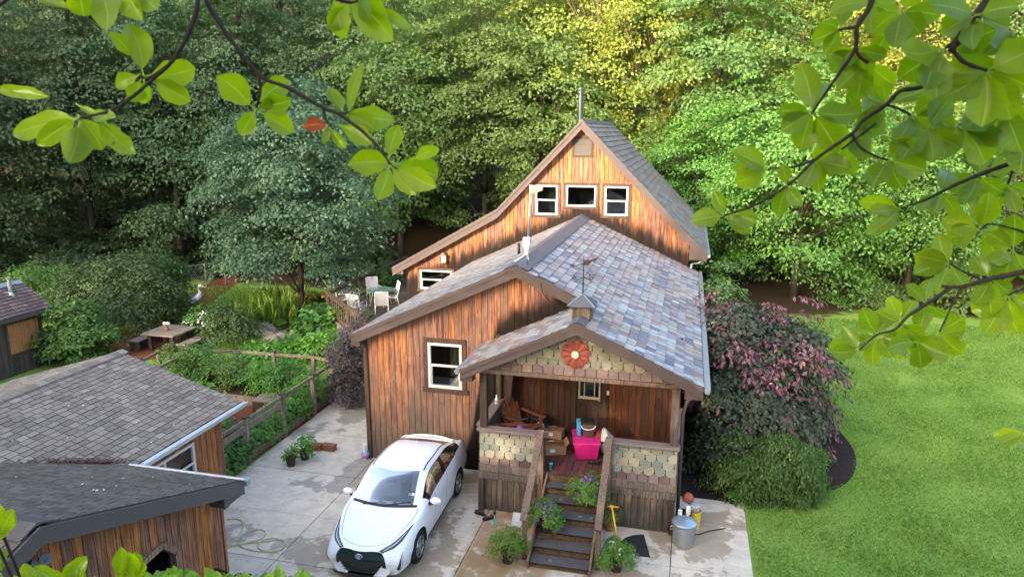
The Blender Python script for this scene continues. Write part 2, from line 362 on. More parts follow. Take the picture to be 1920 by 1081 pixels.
def make_tree(name,label,cat,seed,h,rx,rz,zc,pads,per,padsize,lsize,lmat,bark='bark',trunk_r=.22,flat=.38,pts=4,asp=.62,group=None,low=-.9,lean=0):
    rng=np.random.default_rng(seed); rnd=random.Random(seed)
    C,u=crown_pads(rng,pads,rx,rz,zc,low=low); a=padsize*rng.uniform(.6,1.3,len(C))
    me=leaf_mesh('crown',*pad_cloud(rng,C,u*np.array([1,1,.4]),a,flat,per,lsize),asp,lmat,pts=pts)
    t=T(name,label,cat,group=group); c=bpy.data.objects.new('crown',me); col.objects.link(c); c.parent=t
    m=MB(); top=zc+rz*.6; pts_=[Vector((math.sin(i*1.3+seed)*.16*i/5+lean*i/7,math.cos(i*1.1+seed)*.16*i/5,top*i/7-.3*(i==0))) for i in range(8)]
    m.tube(pts_,[trunk_r*(1.35 if i==0 else 1-.12*i) for i in range(8)],9)
    for i in range(0,len(C),max(1,len(C)//26)):
        q=Vector(C[i]); b=pts_[min(6,max(1,int(7*(q.z*.72)/top)))]
        mid=b.lerp(q,.5)+Vector((0,0,.25)); m.tube([b,b.lerp(mid,.5)+Vector((0,0,.1)),mid,q],[trunk_r*.33,trunk_r*.26,trunk_r*.18,.012],5)
    m.build('trunk',bark,t,smooth=True); return t
def bush_mesh(name,seed,rx,ry,rz,pads,per,padsize,lsize,lmat,flat=.6,asp=.55,pts=4,droop=0,inner=.3):
    """dense shrub standing on z=0"""
    rng=np.random.default_rng(seed); u=unit(rng.normal(size=(pads*3,3))); u=u[u[:,2]>-.25][:pads]
    r=np.where(rng.random(len(u))<.75,rng.uniform(.8,1.06,len(u)),rng.uniform(inner,.8,len(u)))
    lump=1+.13*np.sin(u[:,0]*6+seed)+.12*np.sin(u[:,1]*7+u[:,2]*5+seed*2)
    C=u*(r*lump)[:,None]*np.array([rx,ry,rz*.78])+np.array([0,0,rz*.25]); C[:,2]=np.maximum(C[:,2],padsize*.25)
    a=padsize*rng.uniform(.6,1.3,len(C)); P,D,N,sz=pad_cloud(rng,C,u,a,flat,per,lsize)
    D=unit(D+np.array([0,0,-droop])); P[:,2]=np.maximum(P[:,2],.02)
    return leaf_mesh(name,P,D,N,sz,asp,lmat,pts=pts)
def bush(name,label,cat,loc,seed,rx,ry,rz,pads,per,padsize,lsize,lmat,group=None,stems=6,bark='bark',part='foliage',**k):
    t=T(name,label,cat,loc,group=group); o=bpy.data.objects.new(part,bush_mesh(part,seed,rx,ry,rz,pads,per,padsize,lsize,lmat,**k)); col.objects.link(o); o.parent=t
    rnd=random.Random(seed); m=MB()
    for i in range(stems):
        an=rnd.random()*6.28; m.tube([(.1*rx*math.cos(an),.1*ry*math.sin(an),-.05),(.3*rx*math.cos(an),.3*ry*math.sin(an),rz*.4),(.6*rx*math.cos(an),.6*ry*math.sin(an),rz*.8)],[.03,.02,.006],5)
    o2=m.build('stem',bark,None); o2.parent=t; return t
# ================================================================ SETTING
def hgt(x,y):
    h=0.0
    if y>41: h+=.20*(y-41)**1.12*min(1,(y-41)/6)
    if x<-33: h+=.10*(-33-x)*min(1,(-33-x)/6)
    if x>20: h+=.05*(x-20)
    y0=5.2 if x>-5.5 else 1.6 if x<-7.2 else 1.6+(x+7.2)/1.7*3.6
    if y<y0: h+=min(7.2,(y0-y)*1.0)+max(0,-4-y)*.12
    return h
s=S('yard ground',.95,.1); p=s.pos(); x,y,z=s.sep(p)[0],s.sep(p)[1],s.sep(p)[2]
n=s.noise(p,.35,5); nf=s.noise(p,26,5,.7); n2=s.noise(p,2.2,4)
gr=s.mix(s.step(n,.35,.65),(.15,.265,.045),(.19,.295,.055)); gr=s.mix(s.math('MULTIPLY',s.step(n2,.5,.72),.4),gr,(.21,.25,.07)); gr=s.hsv(gr,.5,1,s.math('MULTIPLY_ADD',nf,1.3,.35))
fl=s.mix(nf,(.03,.022,.013),(.07,.045,.028))
edge=s.math('ADD',y,s.math('MULTIPLY_ADD',n2,2.4,-1.2)); nb=s.math('ADD',s.math('MULTIPLY',s.step(s.math('MULTIPLY',x,-1),-9.,-6.),-1.6),36.6)
fmask=s.step(s.math('SUBTRACT',edge,nb),-.5,.6)
fmask=s.math('MAXIMUM',fmask,s.step(s.math('ADD',x,n2),-26.5,-29)); fmask=s.math('MAXIMUM',fmask,s.step(y,7,5)); 
s.color(s.mix(fmask,gr,fl)); s.bump(nf,.6,.03); M['ground']=s.m
def ground():
    xs=[-300,-200,-140,-100,-80]+[-70+i*1.5 for i in range(81)]+[56,64,80,110,160,300]; ys=[-120,-80,-50,-34,-24,-16]+[-10+i*1.0 for i in range(24)]+[14+i*2 for i in range(13)]+[40+i*1.5 for i in range(36)]+[100,130,180,260,400]
    m=MB(); m.add([(a,b,hgt(a,b)) for b in ys for a in xs],[(j*len(xs)+i,j*len(xs)+i+1,(j+1)*len(xs)+i+1,(j+1)*len(xs)+i) for j in range(len(ys)-1) for i in range(len(xs)-1)])
    struct('ground',m,'ground',smooth=True)
ground()
def sheet(name,poly,z,mat,th=.0,kind='structure'):
    m=MB(); m.prism([(a,b,z-.05-th) for a,b in poly],(0,0,.05+th)); return tag(m.build(name,mat),kind=kind)
# concrete drive: separate slabs with open joints
s=S('driveway concrete',.85,.3); p=s.pos(); x,y=s.sep(p)[0],s.sep(p)[1]; isl=s.island()
n=s.noise(p,.55,6,.6); n2=s.noise(p,3,6,.65); nf=s.noise(p,55,4,.7)
c=s.mix(s.step(n2,.3,.7),(.62,.545,.44),(.49,.43,.345)); c=s.hsv(c,.5,1,s.math('MULTIPLY_ADD',isl,.16,.92))
wet=s.step(s.math('ADD',s.math('MULTIPLY_ADD',n2,.30,n),s.math('MULTIPLY',s.step(x,-7.8,-7.7),.035)),.70,.73)
tanb=s.step(x,-7.9,-7.6); 
c=s.mix(s.math('MULTIPLY',wet,.62),c,s.mix(tanb,(.20,.185,.165),(.24,.165,.09)))
dx=s.math('MULTIPLY',s.step(s.math('ABSOLUTE',s.math('ADD',x,3.2)),1.05,.75),s.math('MULTIPLY',s.step(y,10.9,11.5),s.step(y,14.6,14.3)))
dx=s.math('MULTIPLY',dx,s.step(n2,.3,.5)); c=s.mix(s.math('MULTIPLY',dx,.8),c,s.mix(nf,(.33,.20,.09),(.21,.12,.05)))
sp=s.step(s.noise(p,9,3,.5),.70,.74); c=s.mix(s.math('MULTIPLY',sp,.6),c,(.14,.13,.115))
ck=s.node('TexVoronoi',{'Vector':s.node('VectorMath',{0:p,1:s.node('TexNoise',{'Vector':p,'Scale':3.5,'Detail':5.}).outputs['Color']},operation='ADD').outputs[0],'Scale':.42},feature='DISTANCE_TO_EDGE').outputs['Distance']
c=s.mix(s.math('MULTIPLY',s.step(ck,.004,.001),.5),c,(.10,.09,.08))
c=s.hsv(c,.5,1,s.math('MULTIPLY_ADD',nf,.3,.85)); s.color(c); s.put(s.b.inputs['Roughness'],s.math('MULTIPLY_ADD',wet,-.45,.85)); s.bump(nf,.2,.003); M['concrete']=s.m
def drive():
    m=MB(); J=.018; X=[-13.2,-10.75,-7.75,-4.07,.035,1.63]; Y=[6.2,8.6,11.35,13.05,14.95,17.2,20.1]
    for i in range(5):
        for j in range(len(Y)-1):
            x0,x1,y0,y1=X[i],X[i+1],Y[j],Y[j+1]
            if i==0 and y1>13.05: continue
            if i>=2 and j==4 : y1=15.99 if i==4 else 16.1
            if i>=2 and j>4: continue
            m.box((x0+J/2,y0+J/2,-.08),(x1-J/2,y1-J/2,.03+.002*((i*3+j)%3)))
    struct('driveway',m,'concrete')
    s2=MB(); s2.prism([(-13.3,6.1,-.1),(1.6,6.1,-.1),(1.6,15.95,-.1),(-7.8,16.1,-.1),(-7.8,20.0,-.1),(-10.7,20.0,-.1),(-10.7,13.0,-.1),(-13.3,13.0,-.1)],(0,0,.105)); struct('gravel_base',s2,plain('gravel base',(.06,.05,.04),.95,.1))
drive()
DZ=.032
def noisy(name,a,b,scale,bump=.03,rough=.95):
    s=S(name,rough,.15); p=s.pos(); n=s.noise(p,scale,5,.7); n2=s.noise(p,1.5,3)
    s.color(s.hsv(s.mix(s.step(n,.3,.7),a,b),.5,1,s.math('MULTIPLY_ADD',n2,.6,.7))); s.bump(n,.8,bump); return s.m
M['mulch']=noisy('dark mulch',(.012,.009,.009),(.05,.036,.034),30)
M['red_mulch']=noisy('red bark mulch',(.10,.032,.015),(.23,.075,.035),30)
M['soil']=noisy('garden soil',(.03,.02,.012),(.075,.045,.026),25)
def smooth_poly(pts,k=6):
    out=[]; n=len(pts)
    for i in range(n):
        p0,p1,p2,p3=[np.array(pts[(i+d)%n],float) for d in(-1,0,1,2)]
        for j in range(k):
            t=j/k; out.append(tuple(.5*(2*p1+(p2-p0)*t+(2*p0-5*p1+4*p2-p3)*t*t+(3*p1-p0-3*p2+p3)*t**3)))
    return out
sheet('mulch_bed',smooth_poly([(.2,16.0),(1.7,16.15),(3.2,16.7),(4.3,17.9),(4.75,19.6),(4.5,21.6),(3.8,24),(2.6,27),(.2,28)]),.025,'mulch')
sheet('mulch_path',smooth_poly([(-22.6,22.3),(-20.6,21.7),(-18.6,22.3),(-18.6,24.2),(-20.4,25.2),(-22.6,28.5),(-25.6,36.5),(-26.9,36.3),(-24.6,28.6),(-23.4,25.4),(-24.2,23.6)]),.02,'red_mulch')
sheet('garden_soil',[(-16.9,13.2),(-10.95,13.2),(-10.7,20.0),(-16.9,20.0)],.03,'red_mulch')
s=S('pond water',.06,.5); s.color((.012,.018,.012)); n=s.noise(s.sc(s.pos(),(1.2,3.5,1)),2.0,3); s.bump(n,.5,.03); M['water']=s.m
sheet('pond_water',smooth_poly([(G(a,b).x,G(a,b).y) for a,b in((450,628),(480,642),(530,643),(570,630),(574,602),(545,589),(490,590),(448,604))]),.03,'water')
# ================================================================ HOUSE
HX=-3.82
house=T('wooden_house','brown timber house with slate roof, steep gable behind and covered porch in front','house',(-3.9,20,0))
ZE,ZR=3.50,5.46; SL=(ZR-ZE)/4.31
wz=lambda u:ZR-SL*abs(u-HX)
PRX=-2.08; PRZ=wz(PRX); PSL=(PRZ-3.46)/(PRX+4.63)
pz=lambda u:PRZ-(PSL if u<PRX else SL)*abs(u-PRX)
def walls():
    win=(-6.17,-5.27,2.17,3.36)
    top=lambda u:wz(u)-.16
    bot=lambda u:0.0 if u<=-4.27 else pz(u)-.02
    w=wall('wall',house,'wing_wood',FY(16.14),(0,-1,0),-7.86,-2.3,top,bot,[win],bw=.165,peaks=(HX,-4.27),seed=4)
    wd=window(house,FY(16.12),(0,-1,0),*win,trim=.12,fr=.07,room='dark_room')
    m=MB()
    for i in range(7): m.bar((-5.60+.04*i,16.32+.02*(i%2),3.3),(-5.62+.045*i,16.32+.02*(i%2),2.45),.05,.03,(0,1,0))
    m.build('curtain','curtain',wd)
    wall('wall',house,'wing_wood',FX(-7.86),(-1,0,0),16.17,26.3,lambda u:wz(-7.86)-.16,bw=.165,seed=5)
    wall('wall',house,'wing_wood',FX(.06),(1,0,0),16.6,26.4,lambda u:wz(.06)-.16,bw=.165,seed=6)
    sub('corner_board',house,'dark_wood',lambda m:(m.box((-7.93,16.06,0),(-7.82,16.17,wz(-7.86)-.17)),m.box((-4.36,16.07,1.0),(-4.24,16.115,3.45))))
    # back wall of the porch with the door
    dx0,dx1=AY(1080,740,16.6).x,AY(1130,740,16.6).x
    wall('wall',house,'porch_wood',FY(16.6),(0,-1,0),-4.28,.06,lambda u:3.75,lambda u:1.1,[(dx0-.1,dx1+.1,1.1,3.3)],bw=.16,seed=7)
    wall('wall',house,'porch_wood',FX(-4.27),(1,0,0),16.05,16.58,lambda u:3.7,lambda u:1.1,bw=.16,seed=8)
    wz0=AY(1100,743,16.6).z; 
    m=MB(); m.box((dx0,16.61,1.14),(dx1,16.66,wz0-.06)); m.box((dx0,16.61,wz0-.06),(dx0+.06,16.66,3.2)); m.box((dx1-.06,16.61,wz0-.06),(dx1,16.66,3.2)); m.box((dx0+.06,16.61,3.1),(dx1-.06,16.66,3.2))
    xm=(dx0+dx1)/2
    for a,b in((dx0+.1,xm-.06),(xm+.06,dx1-.1)): m.box((a,16.585,1.3),(b,16.61,wz0-.2))
    d=m.build('door','door',house,bev=.008)
    m=MB(); f=.035
    for a,b,c,e in((dx0+.06,dx1-.06,wz0-.06,wz0),(dx0+.06,dx1-.06,3.06,3.1),(dx0+.06,dx0+.1,wz0,3.06),(dx1-.1,dx1-.06,wz0,3.06),(xm-.14,xm-.115,wz0,3.06),(xm+.115,xm+.14,wz0,3.06)): m.box((a,16.59,c),(b,16.62,e))
    m.build('window_grid','cream',d)
    m=MB(); m.box((dx0+.1,16.635,wz0),(dx1-.1,16.64,3.06)); m.build('pane','glass',d)
    m=MB(); m.box((dx0,16.9,wz0-.3),(dx1,16.95,3.3)); m.box((dx0+.5,16.8,wz0-.3),(dx0+.62,16.82,3.2)); m.box((dx0+.18,16.8,wz0-.3),(dx0+.25,16.82,3.2)); m.build('inner_curtain','curtain',d)
    m=MB(); m.ball((dx1-.07,16.55,2.05),.035); m.ball((dx1-.07,16.57,2.2),.025); m.build('handle','metal',d,smooth=True)
    m=MB()
    for a,b in((dx0-.1,dx0),(dx1,dx1+.1)): m.box((a,16.57,1.12),(b,16.68,3.3))
    m.box((dx0-.1,16.57,3.2),(dx1+.1,16.68,3.3)); m.build('door_frame','dark_wood',house)
    m=MB(); q=AY(1140,736,16.56); m.box((q.x-.03,16.555,q.z-.06),(q.x+.03,16.578,q.z+.05)); m.build('doorbell','white_frame',house,bev=.004)
M['door']=plain('dark brown door',(.045,.022,.016),.5,.4)
M['cream']=plain('cream paint',(.55,.47,.36),.5,.3)
walls()
def porch():
    # floor boards
    m=MB(); x=-4.25
    while x<.0: m.box((x,14.34,1.085),(min(x+.135,.03),16.56,1.12)); x+=.145
    m.build('porch_floor','deck_red',house)
    sub('porch_ceiling',house,'dark_wood',lambda m:m.box((-4.3,14.36,3.44),(.06,16.56,3.47)))
    # skirt boards and trims
    y=14.31
    for a,b in((-4.29,-2.80),(-1.42,.06)):
        wall('skirt',house,'grey_wood',FY(y),(0,-1,0),a,b,lambda u:.82,lambda u:.035,bw=.135,seed=int(a*10)%50)
        m=MB(); m.box((a-.02,y-.06,.83),(b+.02,y,.985)); m.box((a-.02,y-.05,.995),(b+.02,y,1.17)); m.build('trim_board','rail_grey',house,bev=.005)
        m=MB(); scallops(m,FY(y),(0,-1,0),a,b,1.17,1.97,.235,.16,SCAL,seed=int(a*7)%40,square_first=True,sq_pal=BRN)
        w=m.build('shingle_panel','scallop',house)
        m=MB(); m.box((a,y+.001,1.0),(b,y+.10,1.97)); m.build('backing','dark_wood',w)
        m=MB(); m.box((a-.05,y-.09,1.975),(b+.05,y+.15,2.04)); m.build('rail_cap','cap',house,bev=.008)
    wall('skirt',house,'grey_wood',FX(.06),(1,0,0),14.2,16.6,lambda u:.82,lambda u:.03,bw=.135,seed=3)
    wall('skirt',house,'grey_wood',FX(-4.29),(-1,0,0),14.2,16.1,lambda u:.82,lambda u:.03,bw=.135,seed=31)
    for xx,nx in((.06,1),(-4.29,-1)):
        y1=16.55 if nx>0 else 16.1
        m=MB(); scallops(m,FX(xx),(nx,0,0),14.3,y1,1.17,1.97,.235,.16,SCAL,seed=17,square_first=True,sq_pal=BRN); w=m.build('shingle_panel','scallop',house)
        m=MB(); m.box((xx-.10 if nx>0 else xx+.0,14.42,.83),(xx if nx>0 else xx+.10,y1,1.97)); m.build('backing','dark_wood',w)
        m=MB(); m.box((xx-.13,14.47,1.975),(xx+.10,y1,2.035)); m.build('rail_cap','cap',house,bev=.008)
    # posts and beam
    for xx in(-4.2,-.03):
        m=MB(); m.box((xx-.08,14.30,2.04 if 1 else 0),(xx+.08,14.46,3.33)); m.build('post','dark_wood' if xx<-1 else 'grey_wood',house,bev=.008)
    m=MB(); m.box((-4.33,14.27,3.33),(.10,14.47,3.425)); m.build('beam','rail_wood',house,bev=.006)
    for x0,x1 in((-4.33,-4.18),(-.05,.10)):
        m=MB(); m.box((x0,14.475,3.33),(x1,16.55,3.425)); m.build('beam','dark_wood',house)
    # gable shingles and flower
    m=MB(); clip=lambda u:pz(u)-.2
    m.prism([(-4.45,14.335,3.43),(.3,14.335,3.43),(PRX,14.335,PRZ-.16)],(0,.06,0),(.05,.04,.03))
    scallops(m,FY(14.325),(0,-1,0),-4.5,.35,3.43,4.65,.235,.175,GSC,clip,9,True,BRN); m.build('gable_shingles','scallop',house)
    c=AY(1079,664,14.27); em=MB()
    for i in range(10):
        a=i*math.pi/5+.12; d=Vector((math.cos(a),0,math.sin(a))); t=Vector((-math.sin(a),0,math.cos(a)))
        prof=[(.04,.015),(.10,.038),(.2,.076),(.265,.078),(.31,.048),(.325,0)]
        pts=[c+d*r+t*w for r,w in prof]+[c+d*r-t*w for r,w in prof[-2::-1]]
        cen=c+d*.2+Vector((0,-.03,0)); bk=[q+Vector((0,.03,0)) for q in pts]; n=len(pts)
        em.add([cen]+pts+bk,[(0,k+1,(k+1)%n+1) for k in range(n)]+[(k+1,k+1+n,(k+1)%n+1+n,(k+1)%n+1) for k in range(n)])
    e=em.build('flower_emblem','petal',house)
    m=MB(); m.lathe(c+Vector((0,-.02,0)),[(.085,0),(.085,.03),(.07,.045),(.0,.05)],18,Matrix.Rotation(R(90),3,'X')); m.build('flower_centre','petal_mid',e)
SCAL=[(.27,.265,.21),(.30,.28,.21),(.24,.25,.21),(.32,.30,.23),(.21,.22,.185),(.29,.25,.18)]
GSC=[(.235,.215,.145),(.27,.245,.165),(.21,.20,.145),(.255,.235,.17),(.18,.17,.125)]
BRN=[(.16,.115,.105),(.19,.135,.125),(.14,.105,.10),(.21,.15,.13)]
M['cap']=plain('brown rail cap paint',(.20,.155,.145),.5,.35,0,.15,4)
M['rail_grey']=wood('grey trim board',(.20,.155,.125),(.12,.09,.07),(.19,.165,.14),.6,())
porch()
def slab(m,P4,th,c=(.07,.06,.06)):
    a,b,cc,d=[Vector(q) for q in P4]; n=(b-a).cross(d-a).normalized(); n=n if n.z>0 else -n
    m.prism([a,b,cc,d],-n*th,c)
def roofs():
    L=math.hypot(4.31,ZR-ZE); yb=26.40
    m=MB(); slab(m,[(.49,15.84,ZE),(.49,yb,ZE),(HX,yb,ZR),(HX,15.84,ZR)],.12); slab(m,[(.49,14.0,ZE),(.49,15.838,ZE),(PRX,15.838,PRZ),(PRX,14.0,PRZ)],.12)
    lp=(.49-PRX)/4.31*L
    roof_tiles(m,(.49,14.0,ZE),(0,1,0),(-4.31,0,ZR-ZE),yb-14.0,L,.235,.22,SLATE,2,lambda u,v:u>1.84 or v<lp,bright=1.22)
    r=m.build('roof','slate',house)
    m=MB(); slab(m,[(-8.12,15.84,ZE-.0),(-8.12,yb,ZE),(HX,yb,ZR),(HX,15.84,ZR)],.12)
    L2=math.hypot(4.3,ZR-ZE); roof_tiles(m,(-8.12,15.84,ZE),(0,1,0),(4.3,0,ZR-ZE),yb-15.84,L2,.235,.22,SLATE_GREY+SLATE_WARM[:4]+SLATE[:4],5,bright=1.1)
    m.build('roof','slate',house)
    m=MB(); slab(m,[(-4.63,14.0,3.46),(-4.63,16.13,3.46),(PRX,16.13,PRZ),(PRX,14.0,PRZ)],.12)
    roof_tiles(m,(-4.63,14.0,3.46),(0,1,0),(PRX+4.63,0,PRZ-3.46),2.12,math.hypot(PRX+4.63,PRZ-3.46),.25,.20,SLATE_WARM+SLATE[:3],8,bright=1.2)
    m.build('roof','slate',house)
    def cap(x,z,y0,y1,s1,s2,wd=.2,mat='lead'):
        m=MB(); 
        for sg,sl in((-1,s1),(1,s2)):
            a,b=(x,y0,z+.035),(x+sg*wd,y0,z+.035-sl*wd); a2,b2=(x,y1,z+.035),(x+sg*wd,y1,z+.035-sl*wd)
            m.prism([a,b,b2,a2] if sg>0 else [a,a2,b2,b],(0,0,.012))
        m.build('ridge_cap',mat,house)
    cap(HX,ZR,15.82,26.4,SL,SL,.3); cap(PRX,PRZ,13.98,15.9,PSL,SL,.17)
    # fascia: rake boards in front, eaves at the sides
    def rake(pts,y,h=.24,drop=.03,nm='fascia'):
        m=MB()
        for a,b in zip(pts[:-1],pts[1:]):
            m.prism([(a[0],y,a[1]-drop),(b[0],y,b[1]-drop),(b[0],y,b[1]-drop-h),(a[0],y,a[1]-drop-h)],(0,.035,0))
            m.prism([(a[0],y-.025,a[1]+.02),(b[0],y-.025,b[1]+.02),(b[0],y-.025,b[1]-.075),(a[0],y-.025,a[1]-.075)],(0,.024,0))
        return m.build(nm,'fascia',house)
    rake([(-8.12,ZE),(HX,ZR),(-2.2,wz(-2.2))],15.80); rake([(-4.63,3.46),(PRX,PRZ),(.50,ZE)],13.965,.20)
    for x0,x1,y0,y1,z0 in((-8.14,-7.9,15.8,16.1,ZE-.27),(-4.64,-4.36,13.97,14.25,3.46-.23),(.14,.50,13.97,14.3,ZE-.24)):
        zt=ZE-.03 if x0!=-4.64 else 3.43
        m=MB(); xa=x0 if x0<-1 else x1; xi=x1 if x0<-1 else x0
        m.prism([(xa,y0+.037,zt-.03),(xi,y0+.037,zt+.08),(xi,y0+.037,z0-.03),(xa,y0+.037,z0-.03)],(0,y1-y0,0)); m.build('eave_return','fascia',house)
    m=MB()
    for x0,y0,y1,z in((-8.14,16.1,26.3,ZE),(-4.65,14.25,16.12,3.46),(.48,14.3,26.3,ZE)): m.box((x0,y0,z-.26),(x0+.03,y1,z-.01))
    m.build('eave_board','fascia',house)
    m=MB()
    for x0,x1,y0,y1,z in((-8.1,-7.9,16.2,26.3,ZE),(.1,.47,14.35,26.3,ZE)): m.box((x0,y0,z-.25),(x1,y1,z-.235))
    m.prism([(-8.1,15.84,ZE-.14),(HX,15.84,ZR-.14),(HX,16.10,ZR-.14),(-8.1,16.10,ZE-.14)],(0,0,-.02)); m.build('soffit','fascia',house)
    m=MB(); m.prism([(.515,13.98,ZE-.01),(.64,13.98,ZE-.01),(.62,13.98,ZE-.12),(.53,13.98,ZE-.12)],(0,12.6,0)); m.build('gutter','gutter',house)
    m=MB(); m.tube([(.42,14.55,ZE-.3),(.2,14.5,ZE-.5),(.13,14.5,ZE-.8),(.13,14.5,.1)],.04,8); m.build('downpipe','fascia',house,smooth=True)
    m=MB(); z0=AX(860,692,-4.67).z; m.prism([(-4.66,13.98,3.44),(-4.76,13.98,3.44),(-4.74,13.98,3.36),(-4.67,13.98,3.36)],(0,2.1,0)); m.build('gutter','gutter',house)
roofs()
# ---- tall rear block
Y0=26.44; PKX,PKZ=-3.87,8.92; RX,RZ=.76,4.20; KX,KZ=-7.05,5.62; LX,LZ=-11.42,3.17
def mz(u):
    if u>=PKX: return PKZ-(PKZ-RZ)/(RX-PKX)*(u-PKX)
    if u>=KX: return PKZ-(PKZ-KZ)/(PKX-KX)*(PKX-u)
    return KZ-(KZ-LZ)/(KX-LX)*(KX-u)
def rear():
    W=[(-5.62,-4.76,5.44,6.55),(-4.44,-3.32,5.78,6.56),(-3.0,-2.14,5.48,6.55)]; V=(-4.18,-3.55,7.68,8.28); LW=(-10.36,-9.0,2.3,3.08)
    bot=lambda u:1.0 if u<-7.9 else max(0,wz(u)-.25)
    wall('gable_wall',house,'gable_wood',FY(Y0),(0,-1,0),-10.95,.12,lambda u:mz(u)-.3,bot,W+[V,LW],bw=.15,gap=.012,peaks=(PKX,KX),seed=12)
    for i,a in enumerate(W): 
        wd=window(house,FY(Y0-.02),(0,-1,0),*a,hung=i!=1,trim=.10,fr=.06,room='pale_room' if i==0 else 'dark_room')
    window(house,FY(Y0-.02),(0,-1,0),*LW,hung=True,trim=.10,fr=.06)
    m=MB(); a,b,c,d=V
    for i in range(9):
        z=c+(d-c)*i/9; m.prism([(a,Y0-.04,z),(b,Y0-.04,z),(b,Y0+.02,z+.075),(a,Y0+.02,z+.075)],(0,.004,.012))
    v=m.build('vent','louvre',house)
    m=MB(); t=.08
    for e in((a-t,b+t,d,d+t),(a-t,b+t,c-t,c),(a-t,a,c,d),(b,b+t,c,d)): m.box((e[0],Y0-.06,e[2]),(e[1],Y0-.022,e[3]))
    m.build('vent_frame','dark_wood',v)
    m=MB(); m.box((a-.1,Y0+.11,c-.1),(b+.1,Y0+.13,d+.1)); m.build('vent_back','black',v)
    wall('wall',house,'gable_wood',FX(.12),(1,0,0),26.5,36,lambda u:4.3,bw=.15,seed=13); wall('wall',house,'gable_wood',FX(-10.95),(-1,0,0),26.5,36,lambda u:3.0,bw=.15,seed=14)
    m=MB(); m.prism([(-10.9,36,0),(.1,36,0),(.1,36,4.3),(PKX,36,8.6),(KX,36,5.3),(-10.9,36,3.1)],(0,.1,0)); m.build('back_wall','gable_wood',house)
    m=MB(); yf,yb=26.12,36.2
    def pl(ax,az,bx,bz,pal,sd,tw=.30,th=.25):
        slab(m,[(ax,yf,az),(ax,yb,az),(bx,yb,bz),(bx,yf,bz)],.14); roof_tiles(m,(ax,yf,az),(0,1,0),(bx-ax,0,bz-az),yb-yf,math.hypot(bx-ax,bz-az),tw,th,pal,sd,lift=.035,gap=.02)
    pl(RX,RZ,PKX,PKZ,SLATE_GREY+SLATE[4:7],21); pl(KX,KZ,PKX,PKZ,SLATE_GREY,22); pl(LX,LZ,KX,KZ,SLATE_GREY,23); m.build('roof','slate',house)
    m=MB(); h=.30
    for a,b in(((RX,RZ),(PKX,PKZ)),((PKX,PKZ),(KX,KZ)),((KX,KZ),(LX,LZ))):
        m.prism([(a[0],26.08,a[1]-.03),(b[0],26.08,b[1]-.03),(b[0],26.08,b[1]-.03-h),(a[0],26.08,a[1]-.03-h)],(0,.038,0))
        m.prism([(a[0],26.05,a[1]+.025),(b[0],26.05,b[1]+.025),(b[0],26.05,b[1]-.10),(a[0],26.05,a[1]-.10)],(0,.028,0))
    m.build('fascia','fascia',house)
    m=MB(); m.prism([(RX,26.12,RZ-.05),(.14,26.12,RZ+.48),(.14,26.12,RZ-.22),(RX,26.12,RZ-.22)],(0,.29,0)); m.build('eave_return','fascia',house); m=MB(); m.prism([(LX,26.12,LZ-.05),(-10.97,26.12,LZ+.18),(-10.97,26.12,LZ-.25),(LX,26.12,LZ-.25)],(0,.29,0)); m.build('eave_return','fascia',house)
    m=MB(); m.box((.2,26.42,RZ-.2),(RX-.03,36,RZ-.17)); m.box((RX-.02,26.42,RZ-.2),(RX+.01,36,RZ-.02)); m.build('soffit','fascia',house)
    m=MB(); m.prism([(RX+.015,26.1,RZ-.02),(RX+.13,26.1,RZ-.02),(RX+.11,26.1,RZ-.12),(RX+.03,26.1,RZ-.12)],(0,10,0)); m.build('gutter','gutter',house)
    m=MB(); m.tube([(RX+.05,26.3,RZ-.12),(.5,26.35,RZ-.35),(.25,26.4,RZ-.42),(.2,26.4,1.0)],.045,8); m.build('downpipe','gutter',house,smooth=True)
    m=MB()
    m.prism([(PKX-.14,26.1,PKZ-.10),(PKX,26.1,PKZ+.05),(PKX+.14,26.1,PKZ-.10)],(0,10.1,0)); m.build('ridge_cap','lead',house)
    # flue
    b=AY(1088,236,28.4); t=AY(1089,166,28.4); m=MB()
    m.lathe((b.x,28.4,0),[(.11,7.9),(.11,9.05),(.125,9.06),(.125,9.1),(.105,9.11),(.105,t.z-.2),(.14,t.z-.19),(.14,t.z-.12),(.09,t.z-.11),(.09,t.z-.05),(.17,t.z-.045),(.16,t.z),(.0,t.z+.02)],20); c=m.build('chimney','flue',house,smooth=False)
    m=MB(); m.lathe((b.x,28.4,8.45),[(.3,-.25),(.12,.05),(.15,.07),(.11,.09)],20); m.build('flashing','lead',c)
M['louvre']=plain('grey louvre',(.11,.095,.088),.6,.3); M['pale_room']=plain('pale blind',(.13,.125,.11),.9,.1); M['flue']=plain('steel flue',(.05,.062,.068),.35,.5,.5,.3,6)
rear()
